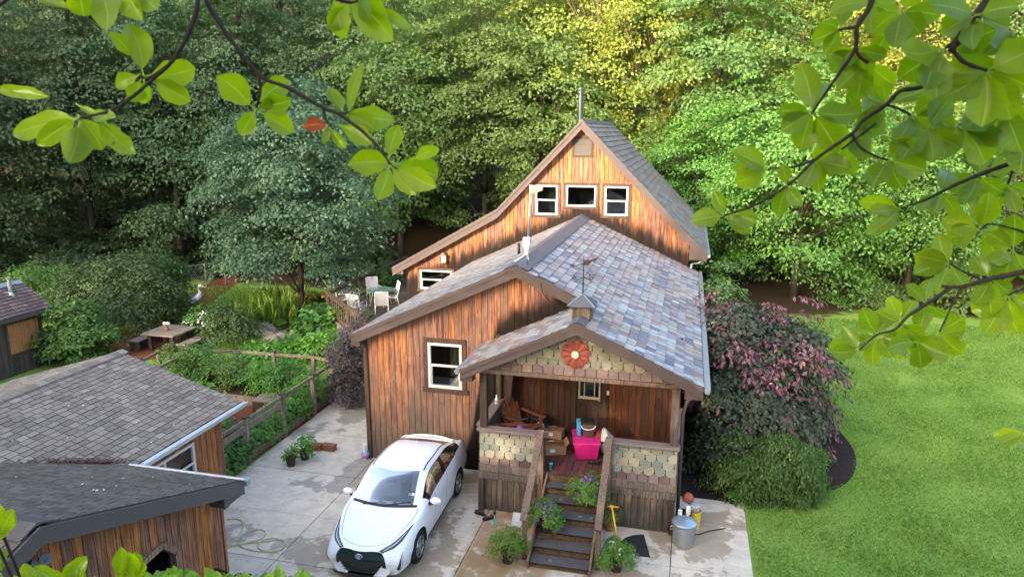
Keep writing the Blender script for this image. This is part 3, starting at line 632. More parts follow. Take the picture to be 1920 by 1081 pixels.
def roof_things():
    # cell antenna mast on the ridge
    b=AX(989,476,HX); yy=b.y; t=AY(995,346,yy)
    m=MB(); m.tube([(b.x,yy,b.z-.05),(t.x,yy,t.z)],.028,10); a=m.build('antenna_mast','metal',house,smooth=True)
    m=MB(); x,z=t.x,t.z; m.prism([(x-.03,yy-.05,z-.0),(x+.30,yy-.05,z-.05),(x+.30,yy-.05,z-.14),(x-.03,yy-.05,z-.24)],(0,.1,0)); m.build('antenna','antenna',a,bev=.015)
    m=MB(); m.box((b.x-.11,yy-.06,b.z+.18),(b.x+.08,yy+.06,b.z+.42)); m.box((b.x-.07,yy-.05,b.z+.02),(b.x+.05,yy+.05,b.z+.16)); m.build('signal_box','white_frame',a,bev=.012)
    m=MB(); m.bar((b.x,yy,b.z+.02),(b.x-.25,yy-.35,wz(b.x-.25)+.05),.04,.02); m.bar((b.x,yy,b.z+.02),(b.x+.1,yy-.42,wz(b.x+.1)+.06),.04,.02); m.build('mast_bracket','white_frame',a)
    m=MB(); pts=[(t.x+.02,yy-.02,t.z-.5),(b.x+.16,yy-.25,b.z+.6),(b.x+.18,yy-.8,wz(b.x+.18)+.07),(-3.3,15.9,wz(-3.3)+.07),(-3.1,15.74,wz(-3.1)-.35),(-2.5,15.78,wz(-2.5)-.45)]
    m.tube(cat(pts,8),.009,5); m.build('cable','black',a)
    # vent pipe and small stubs on the left slope
    q=AX(973,443,-4.6)
    m=MB(); m.tube([(q.x,q.y,wz(q.x)-.05),(q.x,q.y,wz(q.x)+.32)],.04,8); m.build('vent_pipe','black',house,smooth=True)
    # cupola
    cx,cy=PRX,AX(1091,588,PRX).y+.1; zb=PRZ-.1; m=MB()
    cz=zb+.40
    for i in range(4):
        for k in range(4):
            Mx=Matrix.Translation((cx,cy,zb))@Matrix.Rotation(i*math.pi/2,4,'Z'); m.box((-.20+k*.10,-.20,-.12),(-.20+k*.10+.094,-.18,.33),Mx)
    m.box((cx-.178,cy-.178,zb-.1),(cx+.178,cy+.178,cz-.04)); c=m.build('cupola','grey_wood',house)
    m=MB(); s_=.29; zt=cz-.06; ap=(cx,cy,zt+.22)
    m.add([(cx-s_,cy-s_,zt),(cx+s_,cy-s_,zt),(cx+s_,cy+s_,zt),(cx-s_,cy+s_,zt),ap],[(0,1,4),(1,2,4),(2,3,4),(3,0,4),(3,2,1,0)]); m.build('cupola_roof','lead',c)
    m=MB()
    for sx,sy in((-1,-1),(1,-1),(1,1),(-1,1)): m.bar((cx+sx*s_,cy+sy*s_,zt+.01),(cx,cy,zt+.225),.025,.012)
    m.build('hip_trim','gutter',c)
    # weathervane
    zt+=.2; top=AY(1098,487,cy).z+.06; m=MB(); m.tube([(cx,cy,zt),(cx,cy,top)],[.016,.008],8)
    zc=zt+(top-zt)*.45; m.ball((cx,cy,zc-.12),.03,10); m.ball((cx,cy,zc+.17),.025,10)
    rot=R(35)
    for k,ch in enumerate('NESW'):
        d=Vector((math.sin(rot+k*math.pi/2),math.cos(rot+k*math.pi/2),0)); p0=Vector((cx,cy,zc)); m.tube([p0,p0+d*.2],.007,6)
        r=Vector((1,0,0)); o=p0+d*.25; L_=lambda pts:[m.bar(o+r*a+Vector((0,0,b)),o+r*c_+Vector((0,0,e)),.012,.012,(0,1,0)) for a,b,c_,e in pts]
        L_({'N':[(-.035,-.05,-.035,.05),(.035,-.05,.035,.05),(-.035,.05,.035,-.05)],'E':[(-.03,-.05,-.03,.05),(-.03,.05,.035,.05),(-.03,0,.02,0),(-.03,-.05,.035,-.05)],'S':[(-.03,.05,.03,.05),(-.03,.0,-.03,.05),(-.03,0,.03,0),(.03,-.05,.03,0),(-.03,-.05,.03,-.05)],'W':[(-.045,.05,-.02,-.05),(-.02,-.05,0,.03),(0,.03,.02,-.05),(.02,-.05,.045,.05)]}[ch])
    zv=top-.12; m.tube([(cx-.24,cy,zv-.10),(cx,cy,zv-.02),(cx+.10,cy,zv+.03),(cx+.22,cy+.02,zv+.1)],[.008,.012,.012,.006],6)
    m.prism([(cx-.02,cy,zv-.05),(cx+.10,cy,zv-.06),(cx+.17,cy,zv+.02),(cx+.1,cy,zv+.07),(cx,cy,zv+.05)],(0,.012,0)); m.prism([(cx+.1,cy,zv+.02),(cx+.3,cy,zv+.13),(cx+.24,cy,zv+.03)],(0,.012,0)); m.prism([(cx-.3,cy,zv-.06),(cx-.2,cy,zv-.12),(cx-.22,cy,zv-.03)],(0,.012,0))
    m.build('weathervane','iron',c)
def cat(pts,k=6):
    P=[np.array(p,float) for p in pts]; P=[2*P[0]-P[1]]+P+[2*P[-1]-P[-2]]; out=[]
    for i in range(1,len(P)-2):
        for j in range(k):
            t=j/k; a,b,c,d=P[i-1:i+3]; out.append(Vector(.5*(2*b+(c-a)*t+(2*a-5*b+4*c-d)*t*t+(3*b-a-3*c+d)*t**3)))
    out.append(Vector(P[-2])); return out
M['antenna']=plain('yellowed plastic',(.55,.48,.30),.5,.4); M['iron']=plain('rusty iron',(.05,.035,.03),.7,.3)
roof_things()
# ================================================================ TREES AND PLANTS
s=S('bark',.9,.15); p=s.obj(); n=s.noise(s.sc(p,(9,9,1.6)),2,5,.7); s.color(s.mix(n,(.018,.014,.011),(.085,.07,.055))); s.bump(n,.8,.03); M['bark']=s.m
s=S('lit bark',.9,.15); p=s.obj(); n=s.noise(s.sc(p,(9,9,1.6)),2,5,.7); s.color(s.mix(n,(.06,.042,.03),(.20,.14,.09))); s.bump(n,.8,.03); M['pale_bark']=s.m  # brighter, warmer copy of the bark with sunlight put into its colour
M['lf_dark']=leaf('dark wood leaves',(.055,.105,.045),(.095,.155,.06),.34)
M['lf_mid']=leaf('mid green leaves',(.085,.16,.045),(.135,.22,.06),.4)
M['lf_gold']=leaf('sunlit golden leaves',(.15,.22,.036),(.235,.28,.05),.42,objvar=.05)  # golden sunlight on the wood is put into this leaf colour
M['lf_blue']=leaf('grey green leaves',(.058,.122,.068),(.098,.172,.095),.34)
M['lf_maple']=leaf('maple leaves',(.075,.19,.035),(.12,.26,.05),.36)
M['lf_shrub']=leaf('shrub leaves',(.045,.095,.034),(.085,.145,.048),.32)
M['lf_bright']=leaf('bright garden leaves',(.095,.23,.030),(.15,.31,.045),.36)
M['lf_gard']=leaf('garden leaves',(.06,.16,.035),(.11,.22,.05),.34)
M['lf_purple']=leaf('purple leaves',(.125,.045,.066),(.25,.12,.14),.22,var=.5)
M['lf_wine']=leaf('wine dark leaves',(.040,.062,.038),(.075,.10,.055),.26)
M['lf_smoke']=leaf('dusky purple leaves',(.055,.045,.055),(.10,.075,.085),.2)
M['lf_grass']=leaf('lawn blades',(.155,.30,.045),(.25,.365,.08),.38,var=.5)
M['lf_iris']=leaf('blade leaves',(.12,.26,.035),(.20,.33,.06),.35)
M['flower_white']=plain('white petals',(.78,.78,.74),.6,.3); M['flower_yellow']=plain('yellow petals',(.72,.42,.02),.6,.3); M['flower_orange']=plain('orange petals',(.75,.22,.02),.6,.3); M['flower_violet']=leaf('violet petals',(.17,.045,.36),(.30,.13,.52),.3)
def ptree(n,cat,label,seed,**k): return make_tree(n,label,cat,seed,**k)
PT={}
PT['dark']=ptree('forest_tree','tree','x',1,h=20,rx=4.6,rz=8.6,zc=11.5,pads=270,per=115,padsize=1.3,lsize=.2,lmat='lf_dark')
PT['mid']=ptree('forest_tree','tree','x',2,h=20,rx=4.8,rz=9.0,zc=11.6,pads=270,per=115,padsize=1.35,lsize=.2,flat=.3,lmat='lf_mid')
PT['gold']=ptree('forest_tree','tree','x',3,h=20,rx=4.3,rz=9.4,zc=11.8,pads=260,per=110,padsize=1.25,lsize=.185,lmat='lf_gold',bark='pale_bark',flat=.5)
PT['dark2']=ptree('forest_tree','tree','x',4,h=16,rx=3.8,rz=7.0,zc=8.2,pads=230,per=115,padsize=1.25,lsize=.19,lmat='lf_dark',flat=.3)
PT['mid2']=ptree('forest_tree','tree','x',5,h=16,rx=4.2,rz=6.8,zc=8.6,pads=240,per=115,padsize=1.35,lsize=.195,lmat='lf_mid',flat=.3)
used={}
def plant(kind,x,y,label,group,sc=1.,rz=None,sz=None):
    o=PT[kind]; rnd=random.Random(int(x*31+y*17)); rz=rnd.random()*6.28 if rz is None else rz
    if used.get(kind): o=dup(o)
    used[kind]=1
    s_=sc*rnd.uniform(.93,1.1); o.location=(x,y,hgt(x,y)-.1); o.rotation_euler=(0,0,rz); o.scale=(s_*rnd.uniform(.92,1.08),s_*rnd.uniform(.92,1.08),(sz or s_)*rnd.uniform(.95,1.08))
    o['label']=label; o['category']='tree'; o['group']=group; return o
Ld='tall dark green tree in the shaded wood behind the left garden'; Gd='trees of the shaded wood on the left'
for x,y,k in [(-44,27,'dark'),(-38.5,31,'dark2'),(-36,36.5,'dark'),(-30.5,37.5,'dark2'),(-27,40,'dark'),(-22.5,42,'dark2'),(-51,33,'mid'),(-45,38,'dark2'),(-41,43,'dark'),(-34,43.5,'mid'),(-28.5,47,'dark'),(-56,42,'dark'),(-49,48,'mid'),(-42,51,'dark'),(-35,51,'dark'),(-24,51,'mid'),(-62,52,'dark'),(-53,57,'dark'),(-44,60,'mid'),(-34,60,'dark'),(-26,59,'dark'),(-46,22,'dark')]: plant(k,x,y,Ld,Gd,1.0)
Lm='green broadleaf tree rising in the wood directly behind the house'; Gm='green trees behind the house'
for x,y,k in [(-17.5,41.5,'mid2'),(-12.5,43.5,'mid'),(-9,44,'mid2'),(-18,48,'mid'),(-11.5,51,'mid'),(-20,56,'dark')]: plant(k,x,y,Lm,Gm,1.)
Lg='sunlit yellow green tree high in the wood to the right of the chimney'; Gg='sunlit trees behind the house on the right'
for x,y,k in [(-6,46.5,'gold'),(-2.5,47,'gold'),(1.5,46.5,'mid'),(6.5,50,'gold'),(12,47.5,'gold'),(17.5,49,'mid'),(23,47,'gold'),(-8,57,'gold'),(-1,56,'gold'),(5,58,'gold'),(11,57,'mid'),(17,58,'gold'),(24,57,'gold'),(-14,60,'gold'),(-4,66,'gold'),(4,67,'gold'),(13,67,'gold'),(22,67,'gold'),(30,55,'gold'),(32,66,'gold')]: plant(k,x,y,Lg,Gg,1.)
Le='mid green tree at the shaded back edge of the right lawn'; Ge='trees along the back edge of the lawn'
for x,y,k in [(13.5,42,'mid2'),(18.5,41,'mid2'),(23.5,40.5,'mid2'),(-2.5,43,'mid2'),(28,42,'mid2')]: plant(k,x,y,Le,Ge,.56)
# maple with layered branches beyond the purple shrub
mp=make_tree('maple_tree','bright green maple with layered drooping branches at the back of the lawn','tree',11,12,5.0,5.4,6.2,270,120,1.25,.17,'lf_maple',flat=.24,trunk_r=.2,low=-.97); mp.location=(5.6,38.6,-.05)
mp2=dup(mp,(11.2,39.6,-.05),2.2,.86,'smaller bright green maple whose branches hang behind the leafy right foreground')
mp3=dup(mp,(.9,41.5,-.05),4.0,.8,'bright green maple half hidden by the right roof edge of the tall gable')
# tree by the pond
q=G(568,598); pt=make_tree('pond_tree','grey green oak with a dark bare trunk standing beside the pond','tree',23,9,3.65,4.7,5.9,290,125,1.0,.15,'lf_blue',flat=.5,trunk_r=.16,low=-.8); pt.location=(q.x,q.y,-.05)
# hedges and shrubs: (pixel of base) size
def bsh(name,label,px,py,seed,rx,ry,rz,pads,per,ps,ls,mat,z=0,cat='shrub',group=None,**k):
    q=G(px,py,z); return bush(name,label,cat,(q.x,q.y,hgt(q.x,q.y)+z),seed,rx,ry,rz,pads,per,ps,ls,mat,group,**k)
bsh('shrub','large rounded dark green shrub behind the garden bench',232,610,31,3.1,2.3,3.2,200,110,.7,.14,'lf_shrub')
bsh('shrub','bright green shrub rising at the right end of the big dark shrub',300,590,32,1.4,1.3,2.6,60,90,.6,.17,'lf_gard')
bsh('shrub','light green hedge behind the shed roof',95,585,33,3.6,1.6,2.2,120,90,.7,.16,'lf_gard')
bsh('shrub','pale green feathery shrub beside the shed wall',142,672,34,1.25,1.1,2.2,70,100,.55,.17,'lf_gard',flat=.35)
bsh('shrub','dark evergreen shrub between picnic table and pond',428,644,35,1.1,.9,1.4,70,110,.45,.10,'lf_shrub')
wb=bsh('flowering_bush','bush of white flowers behind the picnic table','',0,36,1,1,1,1,1,1,1,'lf_gard') if 0 else None
q=G(395,636); wb=bush('flowering_bush','low bush covered in white flowers beside the picnic table','bush',(q.x,q.y,0),36,1.0,.8,1.1,50,110,.4,.12,'lf_gard')
def blossoms(parent,seed,n,rx,ry,z0,z1,r,mat,name='blossom'):
    rnd=random.Random(seed); m=MB()
    for i in range(n):
        a=rnd.random()*6.28; k=rnd.random()**.5; zz=z0+(z1-z0)*(1-k*k*.6)*rnd.uniform(.85,1.05); c=Vector((rx*k*math.cos(a),ry*k*math.sin(a),zz)); t=rnd.random()*6
        up=Vector((rnd.uniform(-.5,.5),rnd.uniform(-.9,.1),1)).normalized(); e1=up.cross(Vector((1,.2,0))).normalized(); e2=up.cross(e1); rr=r*rnd.uniform(.7,1.2)
        ring=[c+(e1*math.cos(t+j*math.pi/5)+e2*math.sin(t+j*math.pi/5))*(rr if j%2==0 else rr*.55) for j in range(10)]
        m.add([c+up*rr*.25]+ring,[(0,j+1,(j+1)%10+1) for j in range(10)])
    o=m.build(name,mat,None); o.parent=parent; return o
blossoms(wb,3,120,1.05,.9,.55,1.2,.07,'flower_white')
yb=bsh('flowering_bush','leafy clump with yellow flowers between pond tree and deck',592,588,37,.9,.7,.9,40,90,.35,.12,'lf_shrub'); blossoms(yb,5,40,.8,.6,.75,1.0,.07,'flower_yellow')
bsh('broadleaf_plant','large leaved plant overhanging the near edge of the pond',600,640,38,1.0,.8,1.2,40,34,.5,.27,'lf_gard',cat='plant',asp=.85,flat=.4)
for i,(px,py,rx,rz,lab) in enumerate([(560,664,1.4,.4,'bright green leafy plant left of the round garden boulder'),(632,668,1.5,.9,'bright green leafy plant right of the round garden boulder'),(655,640,1.1,1.3,'tall bright green plant under the corner of the deck'),(500,668,1.0,.35,'low green plant in front of the pond rocks')]):
    bsh('leafy_plant',lab,px,py,40+i,rx,1.0,rz,60,60,.4,.17,'lf_bright',cat='plant',flat=.45,asp=.7)
bsh('smoke_bush','dusky purple shrub against the left end of the house wall',668,752,46,.85,.8,2.5,90,120,.4,.075,'lf_smoke')
bush('smoke_bush','small dusky purple tree in front of the deck chairs','shrub',(-10.7,21.6,0),47,.6,.6,2.75,50,80,.34,.075,'lf_smoke')
bsh('shrub','green hedge along the rear rail of the deck',800,470,48,3.0,1.2,2.6,90,90,.7,.17,'lf_gard')
bsh('shrub','leafy shrub under the pond tree left of the deck rail',620,520,49,1.8,1.3,2.0,70,90,.55,.16,'lf_blue')
bsh('shrub','yellow green bush behind the roof of the left wing',810,452,50,2.0,1.4,2.5,60,80,.6,.18,'lf_maple')
# iris and reeds round the pond
def blades(name,label,px,py,seed,n,r,h,mat='lf_iris'):
    rng=np.random.default_rng(seed); q=G(px,py); t=T(name,label,'plant',(q.x,q.y,0))
    a=rng.random(n)*6.28; k=np.sqrt(rng.random(n))*r; P=np.stack([k*np.cos(a),k*np.sin(a),np.zeros(n)],1); D=np.stack([np.cos(a)*.35+rng.normal(size=n)*.2,np.sin(a)*.35+rng.normal(size=n)*.2,np.ones(n)],1); N=rng.normal(size=(n,3)); N[:,2]*=.2
    o=bpy.data.objects.new('blades',leaf_mesh('blades',P,D,N,h*rng.uniform(.6,1.1,n),.055,mat,fold=.2,pts=6)); col.objects.link(o); o.parent=t; return t
blades('iris_clump','tall arching iris blades at the far edge of the pond',520,590,5,420,1.6,1.4); blades('iris_clump','iris blades left of the pond beside the heron',452,606,6,240,.8,1.1)
blades('iris_clump','short reeds in front of the pond water',452,652,7,160,.7,.55)
# right hand bed
pu=bush('purple_shrub','wide shrub with dark leaves and purple pink shoots beside the porch','shrub',(1.95,20.2,0),60,1.95,2.4,3.5,230,105,.62,.135,'lf_wine',asp=.6,flat=.5,droop=.5)
pm=bpy.data.objects.new('purple_shoots',bush_mesh('purple_shoots',61,2.15,2.65,3.7,150,42,.55,.15,'lf_purple',asp=.5,flat=.4,droop=.7,inner=.8)); col.objects.link(pm); pm.parent=pu
wp=bush('weeping_shrub','low weeping green shrub with trailing twigs in the mulch bed','shrub',(2.25,17.0,0),62,1.3,1.15,1.22,170,150,.38,.09,'lf_mid',asp=.42,flat=.7,droop=1.6)
bush('evergreen_shrub','small yellow green evergreen between the purple and weeping shrubs','shrub',(3.15,18.6,0),63,.62,.6,.8,60,140,.28,.075,'lf_bright',asp=.3)
bush('shrub','tall loose green shrub behind the purple shrub at the roof corner','shrub',(1.1,24.6,0),64,1.3,1.3,3.6,80,80,.6,.15,'lf_mid')
bush('shrub','dark green shrub filling the gap between house and purple shrub','shrub',(1.2,17.9,0),65,.8,1.0,1.6,60,100,.45,.12,'lf_wine')
for i,(x,y,r,h) in enumerate([(13.2,37.3,1.6,1.5),(15.5,36.6,1.5,1.2),(18,37.2,1.8,1.7),(20.6,36,1.6,1.4),(9.5,38.5,1.3,1.2)]):
    bush('shrub','low shrub along the back edge of the lawn','shrub',(x,y,0),70+i,r,r*.8,h,60,80,.5,.16,'lf_mid',group='low shrubs along the back of the lawn')
for i,(x,y,r,h) in enumerate([(-35,33,2.2,1.6),(-31,35.2,2.0,1.5),(-27.5,37.8,2.0,1.8),(-23,39.5,2.2,2.0),(-19,39.2,1.8,1.8),(-38.5,28,2.,1.8),(-33,39,2.2,2.2),(-29,41,2.2,2.4),(-38,35,2.2,2.2),(-25,44,2.2,2.4),(-40,32,2.2,2.4),(-43,40,2.2,2.6),(-40,38.5,2.2,2.4),(-47,44,2.4,2.8),(-37,42,2.2,2.6),(-43,46,2.4,3),(-48,38,2.4,2.6),(-35,36.5,2,2.2)]):
    bush('woodland_bush','dark undergrowth bush at the foot of the left wood','bush',(x,y,hgt(x,y)),80+i,r,r*.9,h,60,80,.6,.2,'lf_dark',group='undergrowth bushes at the edge of the left wood')
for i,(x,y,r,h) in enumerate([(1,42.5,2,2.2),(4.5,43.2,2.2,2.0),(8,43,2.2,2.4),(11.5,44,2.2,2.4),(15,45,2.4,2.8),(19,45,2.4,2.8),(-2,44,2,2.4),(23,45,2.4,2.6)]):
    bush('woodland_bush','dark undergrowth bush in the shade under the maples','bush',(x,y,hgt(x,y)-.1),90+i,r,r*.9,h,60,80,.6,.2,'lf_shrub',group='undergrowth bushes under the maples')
# lawn blades near the viewer, uncountable
def lawn():
    rng=np.random.default_rng(9); n=190000; x=rng.uniform(-.2,15,n*2); y=12.0+24.5*rng.random(n*2)**1.35
    ok=(x>1.68)&(x>np.interp(y,[12,15.95,16.15,16.7,17.9,19.6,21.6,24,27,28,40],[1.66,1.66,1.8,3.25,4.33,4.78,4.53,3.83,2.63,.3,.3]))&(x<y*.52+1.5); ok&=(y<34.6); x,y=x[ok][:n],y[ok][:n]; n=len(x)
    P=np.stack([x,y,np.zeros(n)],1); D=rng.normal(size=(n,3))*.75; D[:,2]=1; N=rng.normal(size=(n,3)); sz=rng.uniform(.035,.075,n)*(1+.02*(y-12))*(1+.3*np.sin(x*1.7+np.sin(y*.9)*2)*np.sin(y*1.3+x*.6))
    # yard grass on the left
    m=60000; x2=rng.uniform(-27,-11,m); y2=rng.uniform(20.3,34,m); ok=~((x2>-21)&(x2<-14.6)&(y2>25.8)&(y2<30.5))&~((np.abs(x2+20.6)<1.9)&(np.abs(y2-23.4)<1.7)); x2,y2=x2[ok],y2[ok]; m=len(x2)
    P2=np.stack([x2,y2,np.zeros(m)],1); D2=rng.normal(size=(m,3))*.7; D2[:,2]=1; s2=rng.uniform(.06,.13,m)
    me=leaf_mesh('lawn_grass',np.concatenate([P,P2]),np.concatenate([D,D2]),np.concatenate([N,rng.normal(size=(m,3))]),np.concatenate([sz,s2]),.22,'lf_grass')
    o=bpy.data.objects.new('lawn_grass',me); col.objects.link(o); tag(o,'short bright green grass of the lawn','grass',kind='stuff')
lawn()
def lawn_litter():
    rnd=random.Random(12); m=MB()
    for i in range(150):
        y=12.5+21*rnd.random()**1.2; x=rnd.uniform(2.0 if y<16 else 4.9,y*.5); a=rnd.random()*6.3; r=rnd.uniform(.02,.05); c=Vector((x,y,.05)); e1=Vector((math.cos(a),math.sin(a),rnd.uniform(-.3,.3)))*r; e2=Vector((-math.sin(a),math.cos(a),rnd.uniform(-.3,.3)))*r*.6
        m.add([c-e1,c+e2,c+e1,c-e2],[(0,1,2,3)])
    tag(m.build('fallen_leaves',plain('tan fallen leaves',(.30,.20,.09),.9,.1,0,.4,30)),'small tan leaves fallen here and there on the lawn','leaves',kind='stuff')
lawn_litter()
# unseen trees added behind the viewer, sized to keep low sun off the yard
Lb='unseen tree added behind the viewer to block the low sun'; Gb='unseen trees added to block the low sun'
BL=[(-41,-10,1.25,1.45),(-43,-8,1.3,1.5),(-49,-5,1.3,1.5),(-55,-2,1.3,1.5),(-62,2,1.3,1.5),(-40,-18,1.3,1.5),(-52,-16,1.4,1.6)]+[(x,-12-abs(x+16)*.1,.62,(.25+.05*((x*7)%3)) if x<-17 else .62+.1*((x*7)%3)) for x in range(-31,8,4)]
for x,y,s_,z_ in BL: plant('dark' if x<-17 else 'dark2',x,y,Lb,Gb,s_ if x<-17 else .95,sz=z_ if x<-17 else z_*1.3)
# ================================================================ GARAGE
garage=T('garage','low timber garage with grey shingle roofs in the lower left corner','garage',(-11,8,0))
GX,GE,GYE,GYR,GZR=-7.6,2.60,9.87,6.03,3.97
def garage_build():
    gz=lambda u:GZR-(GZR-GE)/(GYE-GYR)*abs(u-GYR)
    op=[AX(300,1022,GX),AX(324,1033,GX),AX(238,1078,GX)]
    yp,zp=op[0].y,op[0].z; yr,zr=op[1].y,op[1].z; yl,zl=op[2].y,op[2].z; sl=(zp-zl)/(yp-yl); yl2=yp-(yr-yp)*2.9
    def bot(u):
        if u<yl2-1e-6 or u>yr+1e-6: return 0
        return zp-(yp-u)*sl if u<yp else zp-(u-yp)*(zp-zr)/(yr-yp)
    yc=AX(418,1000,GX).y
    top=lambda u:gz(u)-.14
    m=MB()
    for a,b,bf in((2.5,yl2,lambda u:0),(yl2,yr,bot),(yr,yc,lambda u:0)): boards(m,FX(GX),(1,0,0),a,b,top,bf,.17,.012,(),.022,(yp,GYR),int(b*9))
    w=m.build('wall','garage_wood',garage)
    m=MB()
    for a,b,bf in((2.5,yl2,lambda u:0),(yl2,yr,bot),(yr,yc,lambda u:0)): boards(m,lambda u,z:(GX-.1,u,z),(1,0,0),a,b,lambda u:gz(u)-.15,bf,9,0,(),.097,(yp,GYR),1)
    m.build('wall_backing','dark_wood',w)
    m=MB(); O=lambda y,z:(GX,y,z)
    pts=[(yr+.02,.0),(yr+.02,zr),(yp,zp+.02),(yl2-.02,bot(yl2)+.02),(yl2-.02,0)]
    for a,b in zip(pts[:-1],pts[1:]): m.bar((GX+.02,*a),(GX+.02,*b),.10,.11,(1,0,0))
    m.build('door_trim','rail_wood',garage)
    m=MB(); m.box((GX-1.5,yl2-.3,0),(GX-1.45,yr+.3,2.0)); m.box((GX-1.5,yl2-.3,0),(GX-.12,yl2-.25,1.3)); m.box((GX-1.5,yr+.25,0),(GX-.12,yr+.3,2.0)); m.bar((GX-.3,yr-.35,0),(GX-.3,yr-.35,2.2),.06,.05,(1,0,0)); m.build('dark_interior','dark_room',garage)
    # far wall facing the yard behind and the long rear block
    wall('wall',garage,'garage_wood',FY(yc),(0,1,0),-10.0,GX,lambda u:GE-.05,bw=.17,seed=3)
    m=MB(); m.box((GX-.05,yc-.03,0),(GX+.035,yc+.03,gz(yc)-.15)); m.build('corner_board','garage_wood',garage)
    # front roof
    m=MB(); xr,xl=-7.29,-19.
    for e in(1,-1):
        ye=GYR+e*(GYE-GYR); slab(m,[(xr,ye,GE),(xl,ye,GE),(xl,GYR,GZR),(xr,GYR,GZR)],.12)
        roof_tiles(m,(xl,ye,GE),(1,0,0),(0,GYR-ye,GZR-GE),xr-xl,math.hypot(GYE-GYR,GZR-GE),.25,.12,ASPH_D,31+e,lift=.012)
    r=m.build('roof','shingle',garage)
    m=MB()
    for e in(1,-1):
        a,b=(GYR+e*(GYE-GYR),GE),(GYR,GZR); m.prism([(xr+.01,a[0],a[1]-.015),(xr+.01,b[0],b[1]-.015),(xr+.01,b[0],b[1]-.25),(xr+.01,a[0],a[1]-.25)],(.035,0,0))
    m.prism([(xr,GYE,GE-.02),(xr,GYE-.5,GE+.14),(xr,GYE-.5,GE-.26),(xr,GYE,GE-.26)],(-.3,0,0)); m.build('fascia','dark_fascia',garage)
    m=MB(); m.box((xr-.02-2.3,GYE-.005,GE+.012),(xr+.04,GYE+.02,GE+.034)); m.build('drip_edge','white_frame',garage)
    m=MB(); m.box((-9.6,GYE+.022,GE-.11),(xr+.08,GYE+.12,GE-.01)); m.build('gutter','gutter',garage)
    m=MB(); m.prism([(xr,GYR-.25,GZR-.06),(xr,GYR,GZR+.035),(xr,GYR+.25,GZR-.06)],(-11.7,0,0),(.08,.078,.078)); m.build('ridge_cap','shingle',garage)
    # rear block with ridge running away from the viewer
    ex,ez,rx,rz,yf=-9.63,2.52,-12.8,3.47,13.29; m=MB()
    L=math.hypot(ex-rx,rz-ez)
    for e in(1,-1):
        xe=rx+e*(ex-rx); slab(m,[(xe,6.2,ez),(xe,yf,ez),(rx,yf,rz),(rx,6.2,rz)],.12)
        roof_tiles(m,(xe,6.2,ez),(0,1,0),(rx-xe,0,rz-ez),yf-6.2,L,.225,.135,ASPH,41+e,lift=.014)
    m.build('roof','shingle',garage)
    m=MB()
    y=6.2
    while y<yf: 
        k=random.Random(int(y*100)).choice(ASPH); m.prism([(rx-.17,y,rz-.02),(rx,y,rz+.035),(rx+.17,y,rz-.02)],(0,.19,0),k); y+=.2
    m.build('ridge_cap','shingle',garage)
    m=MB()
    for e in(1,-1):
        xe=rx+e*(ex-rx); m.prism([(xe,yf,ez-.01),(rx,yf,rz-.01),(rx,yf,rz-.2),(xe,yf,ez-.2)],(0,.035,0))
    m.build('fascia','dark_fascia',garage)
    m=MB(); m.prism([(ex+.01,9.9,ez),(ex+.13,9.9,ez),(ex+.11,9.9,ez-.10),(ex+.02,9.9,ez-.10)],(0,yf-9.85,0)); m.build('gutter','bright_gutter',garage,bev=.012)
    t=AX(360,828,-10.); b=AX(366,884,-10.)
    ops=[(10.25,t.y,b.z-.15,t.z)]
    wall('wall',garage,'garage_wood',FX(-10.),(1,0,0),GYE-.1,13.0,lambda u:ez-.1,ops=ops,bw=.165,seed=6)
    wall('wall',garage,'garage_wood',FY(13.0),(0,1,0),-15.6,-10.,lambda u:rz-(rz-ez)/(ex-rx)*abs(u-rx)-.12,bw=.165,peaks=(rx,),seed=8)
    wd=window(garage,FX(-9.985),(1,0,0),*ops[0],hung=False,trim=0,fr=.06,mull=1)
    m=MB(); m.box((-9.98,(ops[0][0]+ops[0][1])/2,ops[0][2]+.38),(-9.95,ops[0][1]-.06,ops[0][2]+.42)); m.build('sash_rail','white_frame',wd)
    m=MB(); m.box((-10.3,10.3,ops[0][2]),(-10.28,ops[0][1],ops[0][3])); m.build('curtain','curtain',wd)
    # flood light on the gable wall
    q=AX(55,1062,GX+.03); m=MB(); m.lathe(q,[(.07,0),(.07,.05),(.03,.07)],14,Matrix.Rotation(R(90),3,'Y')); m.build('flood_light_base','black',garage); 
    for dy in(-.13,.13):
        m=MB(); m.lathe(q+Vector((.06,dy,.02)),[(.03,0),(.05,.05),(.075,.16),(.07,.165),(.0,.13)],14,Matrix.Rotation(R(60),3,'Y')@Matrix.Rotation(dy*3,3,'X')); m.build('flood_light','lamp_grey',garage,smooth=True)
M['dark_fascia']=plain('dark grey fascia',(.075,.065,.066),.5,.4,0,.12,3); M['bright_gutter']=plain('bright gutter',(.50,.55,.60),.3,.5,.5,.2,4); M['lamp_grey']=plain('lamp housing',(.09,.09,.09),.4,.4)
garage_build()
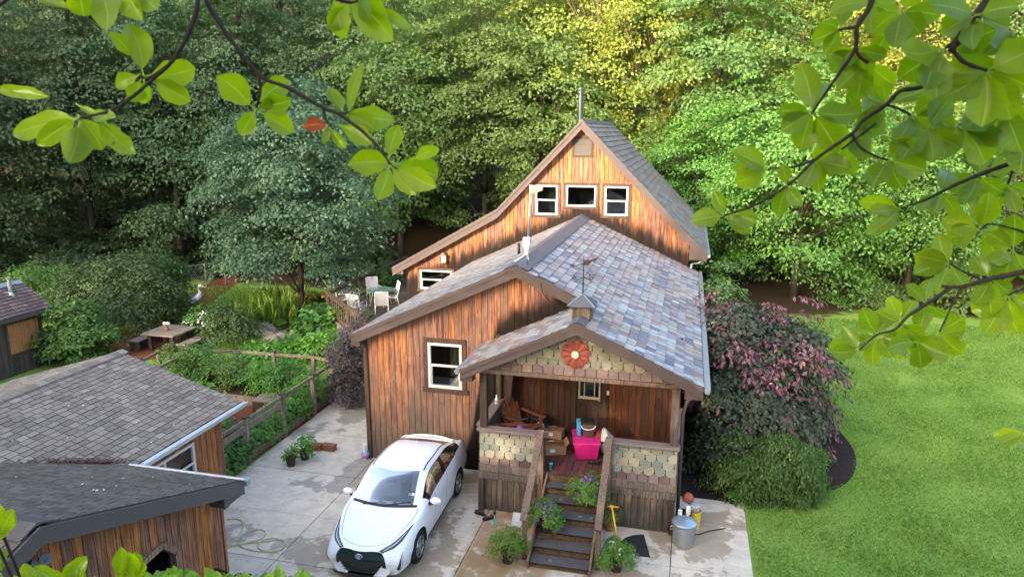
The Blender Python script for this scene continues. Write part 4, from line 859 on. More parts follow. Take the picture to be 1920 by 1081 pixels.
def roof_litter():
    rnd=random.Random(4); m=MB()
    P1=lambda x,y:2.52+(3.47-2.52)/(-9.63+12.8)*(-9.63-x)
    P2=lambda x,y:GZR-(GZR-GE)/(GYE-GYR)*abs(y-GYR)
    for i in range(420):
        x=-9.9-2.2*rnd.random()**1.3; 
        if rnd.random()<.75: x=rnd.choice([-10.0,-10.15,-10.5,-11.6,-12.1])+rnd.gauss(0,.12)
        yv=GYR+ (GZR-P1(x,0))/((GZR-GE)/(GYE-GYR)); y=yv+rnd.gauss(0.02,.06); z=max(P1(x,y),P2(x,y))+.02+rnd.random()*.05
        a=rnd.random()*6.28; e1=Vector((math.cos(a),math.sin(a),rnd.uniform(-.4,.4)))*rnd.uniform(.02,.045); e2=Vector((-math.sin(a),math.cos(a),rnd.uniform(-.6,.6)))*rnd.uniform(.012,.03); c=Vector((x,y,z))
        m.add([c-e1,c+e2,c+e1,c-e2],[(0,1,2,3)])
    tag(m.build('leaf_litter','litter'),'dead brown leaves gathered in the valley of the garage roof','leaves',kind='stuff')
    m=MB()
    for i in range(60):
        x,y=rnd.uniform(-12,-7.5),rnd.uniform(6.2,13.1); z1,z2=(P1(x,y) if -12.8<x<-9.63 else -9),(P2(x,y) if y<9.8 else -9)
        if max(z1,z2)<0: continue
        a=rnd.random()*6.28; r=rnd.uniform(.01,.024); c=Vector((x,y,max(z1,z2)+.025)); e1=Vector((math.cos(a),math.sin(a),.1))*r; e2=Vector((-math.sin(a),math.cos(a),.2))*r*.6
        m.add([c-e1,c+e2,c+e1,c-e2],[(0,1,2,3)])
    tag(m.build('fallen_petals','flower_white'),'pale petals scattered over the garage roof','petals',kind='stuff')
M['litter']=plain('dead leaves',(.11,.06,.045),.9,.1,0,.4,40)
roof_litter()
# ================================================================ SHED
def shed_build():
    X=-23.04; sh=T('garden_shed','small dark weathered shed with a boarded orange window at the left edge','shed',(-24.3,18.5,0))
    e=AX(99,574,-22.7); yf=e.y; ez=e.z; r=AY(37,526,yf); rx,rz=r.x,r.z; rx=min(rx,-23.7); w=-22.7-rx; yn=yf-4.6; yc=yf-.25
    top=lambda u:ez-.02
    c=[AX(12,612,X),AX(70,592,X),AX(77,645,X),AX(20,668,X)]; y0=(c[0].y+c[3].y)/2; y1=(c[1].y+c[2].y)/2; z0=(c[2].z+c[3].z)/2; z1=(c[0].z+c[1].z)/2
    wall('wall',sh,'shed_wood',FX(X),(1,0,0),yn+.2,yc,top,ops=[(y0,y1,z0,z1)],bw=.2,seed=2)
    wall('wall',sh,'shed_wood',FY(yc),(0,1,0),rx-w+.34,X,lambda u:rz-(rz-ez)/w*abs(u-rx)-.1,bw=.2,peaks=(rx,),seed=5)
    wall('wall',sh,'shed_wood',FY(yn+.2),(0,-1,0),rx-w+.34,X,lambda u:rz-(rz-ez)/w*abs(u-rx)-.1,bw=.2,peaks=(rx,),seed=6)
    m=MB(); m.box((X-.03,y0,z0),(X-.005,y1,z1)); b=m.build('boarded_window','ply',sh)
    m=MB()
    for a in((y0-.09,y1+.09,z1,z1+.09),(y0-.09,y1+.09,z0-.09,z0),(y0-.09,y0,z0,z1),(y1,y1+.09,z0,z1)): m.box((X+.001,a[0],a[2]),(X+.05,a[1],a[3]))
    m.build('window_trim','dark_wood',sh)
    m=MB()
    for s_ in(1,-1):
        xe=rx+s_*w; slab(m,[(xe,yn,ez),(xe,yf,ez),(rx,yf,rz),(rx,yn,rz)],.1); roof_tiles(m,(xe,yn,ez),(0,1,0),(rx-xe,0,rz-ez),yf-yn,math.hypot(w,rz-ez),.24,.16,SHED,51+s_,lift=.03,jit=.25)
    m.build('roof','shingle',sh)
    m=MB(); m.prism([(rx-.14,yn,rz-.07),(rx,yn,rz+.05),(rx+.14,yn,rz-.07)],(0,yf-yn,0)); m.build('ridge_cap','gutter',sh)
    m=MB(); m.box((rx+w-.02,yn,ez-.15),(rx+w+.012,yf,ez-.01)); m.prism([(rx+w,yf,ez-.01),(rx,yf,rz-.01),(rx,yf,rz-.14),(rx+w,yf,ez-.14)],(0,.03,0)); m.build('fascia','dark_fascia',sh)
    px=rx+w*.33; q=AX(22,560,px); zz=rz-(rz-ez)/w*(px-rx); m=MB(); m.lathe((px,q.y,zz),[(.16,-.12),(.07,.06),(.065,.55),(.10,.56),(.11,.60),(.0,.63)],14); m.build('chimney','metal',sh)
    # bucket and brush at the corner, hose
    bq=Vector((X+.25,yc+.28,.55)); bk=T('bucket','white bucket hanging at the corner of the dark shed','bucket',bq); m=MB(); m.lathe(bq,[(.11,0),(.14,.34),(.15,.34),(.15,.37),(.13,.37),(.10,.03),(0,.03)],18); m.build('pail','white_frame',bk,smooth=True); m=MB(); m.tube([bq+Vector((.14*math.cos(a),0,.35+.16*math.sin(a))) for a in np.linspace(0,math.pi,9)],.006,5); m.build('handle','metal',bk)
    br=T('brush','long brush with a blue head leaning on the shed corner','brush',(X+.15,yc-.1,0)); m=MB(); m.tube([(X+.22,yc-.12,.05),(X+.1,yc-.05,1.0)],.016,8); m.build('pole','white_frame',br); m=MB(); m.box((X+.04,yc-.15,.98),(X+.16,yc+.06,1.14)); m.build('head','blue',br,bev=.02)
    h=MB(); h.tube(cat([(X+.15,yc+.15,ez-.1),(X+.32,yc+.3,ez-.25),(X+.2,yc+.3,1.5),(X+.5,yc+.4,1.1),(X+.55,yc+.5,.6)],6),.014,6); tag(h.build('rope','white_frame',origin=(X+.3,yc+.3,1.0)),'loose white rope hanging from the shed eave','rope')

shed_build()
# ================================================================ DECK
def deck_build():
    dk=T('wooden_deck','raised timber deck with slatted rail beside the rear house','deck',(-12.5,27,0)); z=1.0
    xl=-14.46; c1=(-14.46,26.22); c2=(-7.95,19.3)
    m=MB(); y=None
    poly_x0=lambda yy: xl if yy>=26.22 else xl+(26.22-yy)*(c2[0]-c1[0])/(c1[1]-c2[1])
    yy=19.5
    while yy<35: 
        x0=poly_x0(yy); x1=-7.95 if yy<26.4 else -11.0; x0b=poly_x0(yy+.135)
        m.prism([(x0,yy,z-.035),(x1,yy,z-.035),(x1,yy+.135,z-.035),(x0b,yy+.135,z-.035)],(0,0,.035)); yy+=.145
    m.build('deck_floor','deck_grey',dk)
    def run(a,b,n,posts):
        a,b=Vector((*a,0)),Vector((*b,0)); L=(b-a).length
        for zz,h in((z+.98,.045),(z+.86,.08),(z+.14,.08)):
            m=MB(); m.bar(a+Vector((0,0,zz)),b+Vector((0,0,zz)),.13 if h==.045 else .04,h); m.build('rail','deck_rail',dk)
        m=MB(); m.bar(a+Vector((0,0,z-.14)),b+Vector((0,0,z-.14)),.045,.26); m.build('rim_board','fence_wood',dk)
        for i in range(n):
            p=a.lerp(b,(i+.5)/n); m=MB(); m.box((p.x-.018,p.y-.018,z+.18),(p.x+.018,p.y+.018,z+.82)); m.build('baluster','deck_rail',dk)
        for t in posts:
            p=a.lerp(b,t); m=MB(); m.box((p.x-.05,p.y-.05,.0),(p.x+.05,p.y+.05,z+1.0)); m.build('post','deck_rail',dk)
        d=(b-a).normalized(); u=0; m=MB()
        while u<L-.05: p=a+d*u; q=a+d*min(u+.14,L); m.bar(p+Vector((0,0,.36))+d*0,q-d*.012+Vector((0,0,.36)),.02,.7); u+=.15
        m.build('skirt','dark_wood',dk)
    run((xl,35),c1,34,(0,.25,.5,.75,1)); run(c1,c2,30,(.3,.6,.98))
M['deck_grey']=wood('grey deck boards',(.14,.11,.09),(.08,.06,.05),(.12,.11,.10),.5,()); M['deck_rail']=wood('deck rail timber',(.13,.085,.06),(.075,.045,.03),(.15,.12,.095),.5,())
deck_build()
# ================================================================ GARDEN FENCE
def fence_build():
    f=T('garden_fence','weathered post and rail fence round the vegetable garden','fence',(-12,19,0)); H=1.25
    top=lambda x,y:G(x,y,H)
    R1=[top(650,684),top(612,708),top(556,745),top(490,790)]; R1=[Vector((-10.82,p.y,H)) for p in R1]; R1.append(Vector((-10.82,13.4,H)))
    F=[top(641,679),top(587,668),top(513,663),top(441,657),top(352,660)]
    Lf=[top(352,660),top(290,692)]; Bk=[top(352,662),top(297,659),top(262,677)]
    def post(p,h=.06): 
        m=MB(); m.box((p.x-.055,p.y-.055,0),(p.x+.055,p.y+.055,H+h)); o=m.build('post','fence_wood',f); m=MB(); m.box((p.x-.075,p.y-.075,H+h+.002),(p.x+.075,p.y+.075,H+h+.03)); m.build('post_cap','dark_wood',o)
    def rail(a,b,dz=-.02,h=.09,w=.045):
        m=MB(); m.bar(a+Vector((0,0,dz)),b+Vector((0,0,dz)),w,h); m.build('rail','fence_wood',f)
    for p in R1[:4]+F+[Lf[1]]+Bk[1:]: post(p)
    for L in(R1,F,Lf,Bk):
        for a,b in zip(L[:-1],L[1:]): rail(a,b)
    rail(R1[0],R1[1],-.65,.07); rail(R1[2],R1[4],-.22,.16)
    post(Vector((-16.35,F[4].y-.05,0)))
    # wire mesh stretched below the rails
    m=MB()
    for a,b in((R1[0],R1[4]),(F[0],F[4])):
        n=int((b-a).length/.3)
        for i in range(n): p=a.lerp(b,i/n); m.bar((p.x,p.y,.05),(p.x,p.y,H-.1),.004,.004,(1,0,0))
        for k in range(1,6): m.bar((a.x,a.y,k*.2),(b.x,b.y,k*.2),.004,.004)
    m.build('wire_mesh','metal',f)
    # raised beds
    def bed(name,lab,x0,y0,x1,y1,h,soil='soil'):
        t=T(name,lab,'garden bed',((x0+x1)/2,(y0+y1)/2,0))
        for a in((x0,y0,x1,y0+.06),(x0,y1-.06,x1,y1),(x0,y0+.06,x0+.06,y1-.06),(x1-.06,y0+.06,x1,y1-.06)):
            m=MB(); m.box((a[0],a[1],0.0),(a[2],a[3],h)); m.build('side_board','fence_wood',t)
        m=MB(); m.box((x0+.06,y0+.06,0),(x1-.06,y1-.06,h-.06)); m.build('soil',soil,t)
    bed('raised_bed','narrow raised bed of beans running along the drive',-11.6,13.3,-10.88,19.95,.26)
    bed('raised_bed','raised bed under the far garden fence full of tomato plants',-16.6,18.6,-11.9,20.1,.32)
    bed('raised_bed','raised bed in the middle of the garden with squash and marigolds',-15.8,15.4,-12.6,17.1,.28)
    # plank platform
    p=G(500,742); t=T('plank_platform','low grey plank platform inside the vegetable garden','platform',(p.x,p.y,0)); q=[G(474,748,.4),G(545,746,.4)]; x0,x1=q[0].x,q[1].x; y=q[0].y-.1
    for i in range(5):
        m=MB(); m.box((x0,y+i*.15,.36),(x1,y+i*.15+.14,.4)); m.build('plank','fence_wood',t)
    m=MB(); m.box((x0+.02,y+.02,.0),(x1-.02,y+.06,.355)); m.box((x0+.02,y+.66,.0),(x1-.02,y+.7,.355)); m.build('support','dark_wood',t)
fence_build()
# vegetable plants
GP=[(-16.2,19.35,.75,1.55,'tall tomato plants tied to the far left fence post','lf_gard',.3),(-15.2,19.3,.7,1.35,'bushy tomato plant left of the middle fence post','lf_gard',.3),(-14.2,19.4,.7,1.2,'tomato plant right beside the middle fence post','lf_gard',.3),(-13.1,19.3,.75,1.0,'dense green plant beside the plank platform','lf_bright',.3),(-12.2,19.4,.65,1.0,'green plant in the far right corner of the garden','lf_gard',.3),
(-11.2,18.9,.45,.9,'feathery herb at the far end of the bean bed','lf_bright',.24),(-11.2,17.9,.45,.95,'feathery yellowish herb behind the third fence post','lf_bright',.24),(-11.2,16.9,.45,.8,'light green herb in the middle of the bean bed','lf_bright',.24),(-11.2,15.9,.42,.6,'low bright herb near the middle of the bean bed','lf_bright',.24),
(-14.2,16.2,.75,.7,'squash plant with big leaves in the middle bed','lf_gard',.26),(-13.1,16.3,.5,1.35,'tall pale leafed squash in the middle bed','lf_bright',.26),(-15.2,16.1,.7,.5,'low leafy plant at the left of the middle bed','lf_gard',.26),(-12.3,14.6,.6,.5,'low green plant near the gutter end of the garage','lf_bright',.03),(-13.6,14.2,.8,.55,'green plant beside the garage roof edge','lf_gard',.03)]
for i,(x,y,r,h,lab,mat,z) in enumerate(GP):
    big='squash' in lab
    bush('vegetable_plant',lab,'plant',(x,y,z),100+i,r*.92,r*.75,h*.85,46,48 if big else 72,.3,.20 if big else .085,mat,asp=.8 if big else .5,flat=.5)
for i,(x,y) in enumerate([(-11.25,15.1),(-11.2,14.5),(-11.25,13.9)]): bush('bean_plant','broad leaved bean plant in the near end of the bed along the drive','plant',(x,y,.24),130+i,.45,.42,.55,40,16,.25,.17,'lf_gard',asp=.85,group='bean plants in the near end of the bed')
for i,(x,y) in enumerate([(-13.6,15.6),(-13.2,15.7),(-14.3,15.5)]):
    b=bush('marigold','orange marigold at the edge of the middle garden bed','flower',(x,y,.26),140+i,.25,.25,.3,20,30,.14,.06,'lf_gard',group='marigolds in the middle garden bed'); blossoms(b,i,9,.25,.25,.25,.36,.045,'flower_orange')
# ================================================================ PORCH STAIRS
def stairs_build():
    st=T('porch_stairs','seven dark coated timber steps with handrails up to the porch','stairs',(-2.1,13.3,0)); x0,x1=-2.72,-1.50; n=7; rise=1.12/n; run=.322
    for i in range(n-1):
        z=rise*(i+1); y=14.31-run*(n-1-i)
        m=MB(); m.box((x0+.02,y-.03,z-.035),(x1-.02,y+run-.01,z)); t=m.build('tread','tread',st,bev=.006)
        m=MB(); m.box((x0+.02,y-.036,z-.03),(x1-.02,y-.0305,z-.004)); m.build('nosing','black',t)
        m=MB(); m.box((x0+.03,y+.0,z-rise+.002),(x1-.03,y+.025,z-.037)); m.build('riser','riser',st)
    m=MB(); m.box((x0,14.25,.95),(x1,14.33,1.08)); m.build('riser','riser',st)
    for x in(x0-.03,x1-.01):
        m=MB(); m.prism([(x,12.30,.03),(x,12.72,.03),(x,14.3,.78),(x,14.3,1.12),(x,12.30,.20)],(.04,0,0)); m.build('stringer','rail_wood',st)
    for x,lab in((-2.86,0),(-1.37,1)):
        a=AX(1005 if x<-2 else 1143,806 if x<-2 else 818,x); b=AX(987 if x<-2 else 1128,945 if x<-2 else 958,x)
        yb=12.62; zb=1.06; ya,za=14.24,2.14
        m=MB(); m.bar((x,ya,za),(x,yb-.14,zb-.10),.145,.045,(0,0,1)); m.build('handrail','rail_wood',st,bev=.006)
        m=MB(); m.box((x-.045,yb-.05,.02),(x+.045,yb+.05,zb+.0)); m.build('post','rail_wood',st,bev=.005)
        m=MB(); m.box((x-.06,14.17,.04),(x+.06,14.305,2.10)); m.build('post','rail_wood',st,bev=.005)
    rnd=random.Random(2); m=MB()
    for x,y,z in((-2.3,12.8,rise*5),(-1.75,13.2,rise*4),(-1.6,13.35,rise*4),(-2.45,13.75,rise*5)): pass
    for x,i in((-2.32,4),(-1.85,3),(-1.62,3),(-2.3,0)):
        y=14.31-run*(n-1-i)+.1; z=rise*(i+1); mm=MB(); mm.lathe((x,y,z+.001),[(.045,0),(.045,.008),(.02,.012),(0,.012)],14); mm.build('step_light','metal',st)
stairs_build()
# ================================================================ GARDEN ROCKS, PICNIC TABLE, BENCH, HERON
s=S('field stone',.9,.2); p=s.obj(); nn=s.noise(p,3,6,.65); s.color(s.mix(s.step(nn,.3,.7),(.12,.10,.085),(.29,.26,.22))); s.bump(nn,.6,.03); M['stone']=s.m
def rock(name,lab,loc,r,seed,mat='stone',group=None):
    rng=np.random.default_rng(seed); m=MB(); m.ball((0,0,0),1,18); k=rng.normal(size=(5,3))
    m.v=[tuple(np.array(v)*np.array(r)*(1+sum(.09*math.sin(3.1*np.dot(q,v)+i) for i,q in enumerate(k)))+np.array([0,0,r[2]*.55])) for v in m.v]
    o=m.build(name,mat,None,smooth=False); o.location=loc; o.rotation_euler=(0,0,seed*1.3); tag(o,lab,'rock',group); return o
rk=rock('boulder','round pinkish boulder among the leaves behind the garden fence',G(514,655),(.42,.34,.34),1)
rnd=random.Random(8)
for i,(px,py,sx,sz) in enumerate([(468,634,.7,.3),(492,632,.75,.35),(508,640,.7,.25),(530,642,.6,.28),(515,586,.9,.22),(545,584,.9,.22),(565,583,.8,.2),(500,592,.6,.2),(600,586,.75,.2),(606,594,.8,.22),(450,630,.6,.3),(620,590,.6,.25)]):
    q=G(px,py); rock('pond_rock','flat weathered stone laid along the pond edge',(q.x,q.y,.0),(sx,sx*.7,sz),20+i,group='stones round the pond')
def picnic():
    q=G(322,652); t=T('picnic_table','square grey timber picnic table on red mulch','table',(q.x,q.y,.02)); x,y=q.x,q.y
    for i in range(7):
        m=MB(); m.box((x-.75+i*.215,y-.75,.70),(x-.75+i*.215+.205,y+.75,.75)); m.build('table_plank','fence_wood',t)
    for sx in(-.5,.5):
        for sy in(-.5,.5): m=MB(); m.box((x+sx-.08,y+sy-.08,0.02),(x+sx+.08,y+sy+.08,.69)); m.build('leg','dark_wood',t,bev=.01)
    for k,(dx,dy,w,d,lab) in enumerate([(-1.15,.3,.22,.4,'small timber stool at the far left of the picnic table'),(-1.05,-.55,.24,.3,'small timber stool at the near left of the picnic table'),(1.15,.35,.25,.4,'timber stool at the far right of the picnic table'),(1.15,-.45,.25,.35,'timber stool at the near right of the picnic table')]):
        b=T('stool',lab,'stool',(x+dx,y+dy,.02)); m=MB(); m.box((x+dx-w,y+dy-d,.40),(x+dx+w,y+dy+d,.46)); m.build('seat','fence_wood',b,bev=.01)
        for e in(-1,1): m=MB(); m.box((x+dx-w+.03,y+dy+e*(d-.1)-.05,.02),(x+dx+w-.03,y+dy+e*(d-.1)+.05,.39)); m.build('leg','dark_wood',b)
    v=T('flower_vase','small vase of white flowers on the picnic table','vase',(x-.05,y-.1,.75)); m=MB(); m.lathe((x-.05,y-.1,.75),[(.05,0),(.09,.07),(.05,.16),(.06,.19)],14); m.build('vase','terracotta',v,smooth=True)
    blossoms(v,2,9,.1,.1,.26,.34,.07,'flower_white').location=(0,0,0)
    m=MB()
    for i in range(6): a=i*1.05; m.tube([(x-.05,y-.1,.92),(x-.05+.08*math.cos(a),y-.1+.08*math.sin(a),1.04)],.006,4)
    m.build('stalk','lf_gard',v)
    q=G(281,596); b=T('garden_bench','plain grey plank bench in front of the large dark shrub','bench',(q.x,q.y,0)); x,y=q.x,q.y
    a,c=Vector((x-.9,y-.55,.46)),Vector((x+.7,y+.45,.46)); m=MB(); m.bar(a,c,.42,.07); m.build('seat','fence_wood',b)
    for tt in(.15,.85): p=a.lerp(c,tt); m=MB(); m.box((p.x-.13,p.y-.13,0),(p.x+.13,p.y+.13,.42)); m.build('leg','stone',b)
M['terracotta']=plain('terracotta',(.35,.13,.06),.8,.2,0,.2,8)
picnic()
def heron():
    q=G(374,606); h=T('heron_statue','blue grey heron statue standing above the white flowers','statue',(q.x,q.y,0)); b=q+Vector((0,0,.75))
    m=MB(); c=[(-.42,.0,.12),(-.25,0,.24),(-.05,0,.38),(.12,0,.52),(.20,0,.66),(.14,0,.80),(.13,0,.93),(.2,0,1.0),(.3,0,1.0)]
    m.tube(cat([b+Vector(p) for p in c],4),[.02+.14*math.exp(-((i-11)/7.)**2) if i<20 else .045-.0004*i for i in range(33)],10); m.build('body','heron_grey',h,smooth=True)
    m=MB(); m.tube([b+Vector((.28,0,1.0)),b+Vector((.52,0,.96))],[.025,.004],6); m.build('beak','antenna',h)
    m=MB(); m.ball(b+Vector((.22,0,1.02)),(.09,.05,.055),10); m.build('head','flower_white',h,smooth=True)
    m=MB(); m.ball(b+Vector((-.1,-.11,.36)),(.26,.05,.13),12,Mx=Matrix.Rotation(R(-35),3,'Y')); m.ball(b+Vector((-.1,.11,.36)),(.26,.05,.13),12,Mx=Matrix.Rotation(R(-35),3,'Y')); m.build('wing','heron_blue',h,smooth=True)
    for dy in(-.05,.05): m=MB(); m.tube([b+Vector((0,dy,.3)),b+Vector((.02,dy,-.2)),(q.x,q.y+dy,0)],.012,6); m.build('leg','black',h)
M['heron_grey']=plain('heron grey',(.30,.34,.38),.6,.3); M['heron_blue']=plain('heron blue',(.14,.24,.36),.6,.3)
heron()
def chainlink():
    a,b=G(335,545),G(372,540); a,b=Vector((a.x,a.y,0)),Vector((b.x,b.y,0)); d=(b-a).normalized(); a=a-d*1.0; b=b+d*1.5
    f=T('chain_link_fence','grey chain link fence at the dark edge of the wood','fence',a.lerp(b,.5)); L=(b-a).length
    for t in(0,.35,.7,1): p=a.lerp(b,t); m=MB(); m.tube([p,p+Vector((0,0,1.35))],.03,8); m.build('post','metal',f)
    m=MB(); m.tube([a+Vector((0,0,1.3)),b+Vector((0,0,1.3))],.02,6); m.build('rail','metal',f)
    m=MB(); u=0
    while u<L-1.2:
        m.bar(a+d*u+Vector((0,0,.05)),a+d*(u+1.2)+Vector((0,0,1.25)),.005,.005); m.bar(a+d*(u+1.2)+Vector((0,0,.05)),a+d*u+Vector((0,0,1.25)),.005,.005); u+=.12
    m.build('mesh_wire','metal',f)
chainlink()
def deck_lamp_post():
    q=G(616,560,0); t=T('lantern_post','weathered post with a lantern top behind the deck','post',(q.x-1.5,q.y+6,0)); x,y=q.x-1.5,q.y+6
    m=MB(); m.box((x-.1,y-.1,0),(x+.1,y+.1,2.1)); m.build('post','fence_wood',t); m=MB(); m.box((x-.16,y-.16,2.1),(x+.16,y+.16,2.16)); m.box((x-.11,y-.11,2.16),(x+.11,y+.11,2.4)); m.box((x-.17,y-.17,2.4),(x+.17,y+.17,2.46)); m.build('lantern','fence_wood',t)
    q=AY(831,484,26.2); t=T('birdhouse','small pale birdhouse hung on the left side of the gable wall','birdhouse',q); x,y,z=q
    m=MB(); m.box((x-.09,y+.0,z-.14),(x+.09,y+.18,z+.1)); m.build('box','curtain',t); m=MB(); m.prism([(x-.15,y-.04,z+.1),(x+.15,y-.04,z+.1),(x,y-.04,z+.26)],(0,.26,0)); m.build('roof','rail_grey',t); m=MB(); m.box((x-.13,y-.08,z-.18),(x+.13,y+.18,z-.142)); m.build('base','rail_grey',t); m=MB(); m.lathe((x,y-.004,z-.02),[(.03,0),(0,.003)],12,Matrix.Rotation(R(90),3,'X')); m.build('hole','black',t)
    m=MB(); q=AX(20,450,-40); 
deck_lamp_post()

def lily_pads():
    rnd=random.Random(6); m=MB()
    for i in range(260):
        px=rnd.uniform(452,572); py=rnd.uniform(592,640) if rnd.random()<.45 else rnd.uniform(592,606)
        q=G(px,py,.04); r=rnd.uniform(.05,.15); a=rnd.random()*6; m.add([(q.x+r*math.cos(a+k*.6),q.y+r*math.sin(a+k*.6),.036+i*1e-5) for k in range(10)],[tuple(range(10))])
    tag(m.build('lily_pads','lf_iris'),'yellow green lily pads and duckweed floating on the pond','water plants',kind='stuff')
lily_pads()
# ================================================================ CAR
def paint():
    s=S('white car paint',.35,.5); s.color((.80,.82,.84)); s.b.inputs['Coat Weight'].default_value=.7; s.b.inputs['Coat Roughness'].default_value=.04; n=s.noise(s.obj(),3,3); s.put(s.b.inputs['Roughness'],s.math('MULTIPLY_ADD',n,.1,.3)); M['paint']=s.m
paint(); 
M['gloss_black']=plain('gloss black trim',(.010,.012,.012),.12,.5,0,.05); M['tyre']=plain('tyre rubber',(.018,.018,.019),.85,.2); M['alloy']=plain('machined alloy',(.42,.43,.45),.3,.5,.8,.08); M['car_glass']=glass('car window glass',(.30,.34,.35),.02,.10); M['windscreen']=glass('windscreen glass',(.55,.62,.65),.02,.13)
M['seat_cloth']=plain('grey seat cloth',(.34,.35,.36),.9,.2); M['dash']=plain('dark dashboard',(.03,.032,.035),.6,.3); M['teal_black']=plain('dark teal gloss',(.008,.03,.032),.15,.5); M['chrome']=plain('chrome',(.7,.72,.74),.12,.5,.95,.05); M['head_lens']=plain('headlamp lens',(.10,.11,.12),.08,.5,.3,.1); M['tail_red']=plain('red lamp lens',(.42,.02,.02),.2,.5)
def car_build():
    car=T('parked_car','white hatchback car parked on the drive in front of the house wall','car',(0,0,0))
    # longitudinal curves: sill, waist crease, shoulder, roof rail, centre line (half width, distance from nose, height)
    A=[(.50,.10,.20),(.70,.22,.20),(.85,.96,.20),(.845,1.5,.19),(.845,2.0,.19),(.845,2.6,.19),(.845,3.3,.20),(.83,3.95,.24),(.76,4.46,.32),(.60,4.58,.36)]
    B=[(.52,.00,.47),(.77,.17,.50),(.875,.96,.56),(.872,1.5,.56),(.872,2.0,.57),(.872,2.6,.58),(.878,3.3,.60),(.875,3.95,.64),(.83,4.50,.66),(.70,4.64,.64)]
    C=[(.44,.05,.66),(.70,.36,.74),(.845,1.02,.86),(.852,1.5,.92),(.852,2.05,.955),(.852,2.65,.985),(.845,3.4,1.03),(.80,4.02,1.08),(.745,4.42,1.06),(.64,4.60,.93)]
    D=[(.30,.05,.70),(.50,.40,.80),(.66,.92,.92),(.70,1.26,1.0),(.605,2.02,1.40),(.595,2.75,1.44),(.575,3.40,1.38),(.60,4.10,1.17),(.60,4.38,1.09),(.54,4.52,.98)]
    E=[(0,.0,.70),(0,.33,.82),(0,.78,.965),(0,1.08,1.03),(0,1.86,1.445),(0,2.70,1.485),(0,3.38,1.425),(0,4.16,1.20),(0,4.42,1.12),(0,4.54,.99)]
    g=np.array([A,B,C,D,E],float)
    def cr(P,k):
        P=np.concatenate([2*P[:1]-P[1:2],P,2*P[-1:]-P[-2:-1]]); out=[]
        for i in range(1,len(P)-2):
            for j in range(k):
                t=j/k; a,b,c,d=P[i-1],P[i],P[i+1],P[i+2]; out.append(.5*(2*b+(c-a)*t+(2*a-5*b+4*c-d)*t*t+(3*b-a-3*c+d)*t**3))
        out.append(P[-2]); return np.array(out)
    KS,KV=10,6
    h=cr(g.transpose(1,0,2),KS)             # stations first
    full=np.concatenate([h,(h[:,::-1]*np.array([-1,1,1]))[:,1:]],1)  # right half then mirrored
    hv=np.array([cr(r,KV) for r in full]); ns,nv=hv.shape[:2]; half=4*KV
    W=[(0.96,.33),(3.66,.33)]; RW=.385
    co=hv.copy()
    for i in range(ns):
        for j in range(nv):
            w,y,z=co[i,j]
            if abs(w)>.6 and z<.85:
                for wy,wzz in W:
                    r=math.hypot(y-wy,z-wzz)
                    if abs(r-RW)<.055: k=RW/r; co[i,j]=(w,wy+(y-wy)*k,wzz+(z-wzz)*k)
    ids={}; parts={}
    for i in range(ns-1):
        for j in range(nv-1):
            c=(co[i,j]+co[i+1,j]+co[i,j+1]+co[i+1,j+1])/4; jj=j if j<half else nv-2-j; row=jj/KV; st=(i+.5)/KS; v=row-int(row)
            if abs(c[0])>.6 and any(math.hypot(c[1]-a,c[2]-b)<RW for a,b in W): continue
            nm='body'
            if row>=3 and 3<=st<4: nm='windscreen' if (jj>18 or True) and not(jj==18) else 'body'
            if row>=3 and 3<=st<3.15 : nm='cowl'
            if row>=3 and 6.15<=st<7: nm='rear_window'
            if 2<=row<3 and 3.3<=st<6.9 and 1<=jj-2*KV<KV-1: nm='pillar_trim' if 4.95<=st<5.25 or st<3.55 or st>6.6 or (5.9<st<6.0) else 'side_window'
            parts.setdefault(nm,[]).append((i,j))
    def emit(nm,cells,mat,parent,off=0):
        m=MB(); mp={}
        for i,j in cells:
            f=[]
            for a,b in((i,j),(i,j+1),(i+1,j+1),(i+1,j)):
                if (a,b) not in mp: mp[a,b]=len(m.v); m.v.append(tuple(co[a,b]))
                f.append(mp[a,b])
            m.f.append(tuple(f)); m.c.append(None)
        return m.build(nm,mat,parent,smooth=True)
    emit('body',parts['body'],'paint',car)
    emit('windscreen',parts['windscreen'],'windscreen',car); emit('cowl_panel',parts['cowl'],'dash',car); emit('rear_window',parts['rear_window'],'car_glass',car)
    for s_ in(0,1):
        sel=lambda L:[q for q in L if (q[1]<half)==(s_==0)]
        fr=[q for q in sel(parts['side_window']) if q[0]<50]; emit('side_window',fr,'car_glass',car); emit('side_window',[q for q in sel(parts['side_window']) if 50<=q[0]<59.5],'car_glass',car); q3=[q for q in sel(parts['side_window']) if q[0]>=60]
        if q3: emit('quarter_window',q3,'car_glass',car)
        for a,b in((0,40),(40,55),(55,62),(62,99)):
            q=[c for c in sel(parts['pillar_trim']) if a<=c[0]<b]
            if q: emit('pillar_trim',q,'gloss_black',car)
    # surface patch laid a few millimetres proud of the body
    def S_(st,v,side=1):
        i=min(max(st*KS,0),ns-1.001); j=min(max(v*KV,0),half-.001); a,b=int(i),int(j); fi,fj=i-a,j-b
        p=lambda x,y:hv[x,y]
        P=lambda i,j:(p(int(i),int(j))*(1-(i-int(i)))+p(min(int(i)+1,ns-1),int(j))*(i-int(i)))
        q=P(i,b)*(1-fj)+P(i,b+1)*fj; du=p(min(a+1,ns-1),b)-p(a,b); dv=p(a,b+1)-p(a,b); n=np.cross(du,dv); n/=np.linalg.norm(n)+1e-9
        if n[0]*1+n[2]*.6-n[1]*.5*(st<2)<0: n=-n
        return Vector((q[0]*side,q[1],q[2])),Vector((n[0]*side,n[1],n[2]))
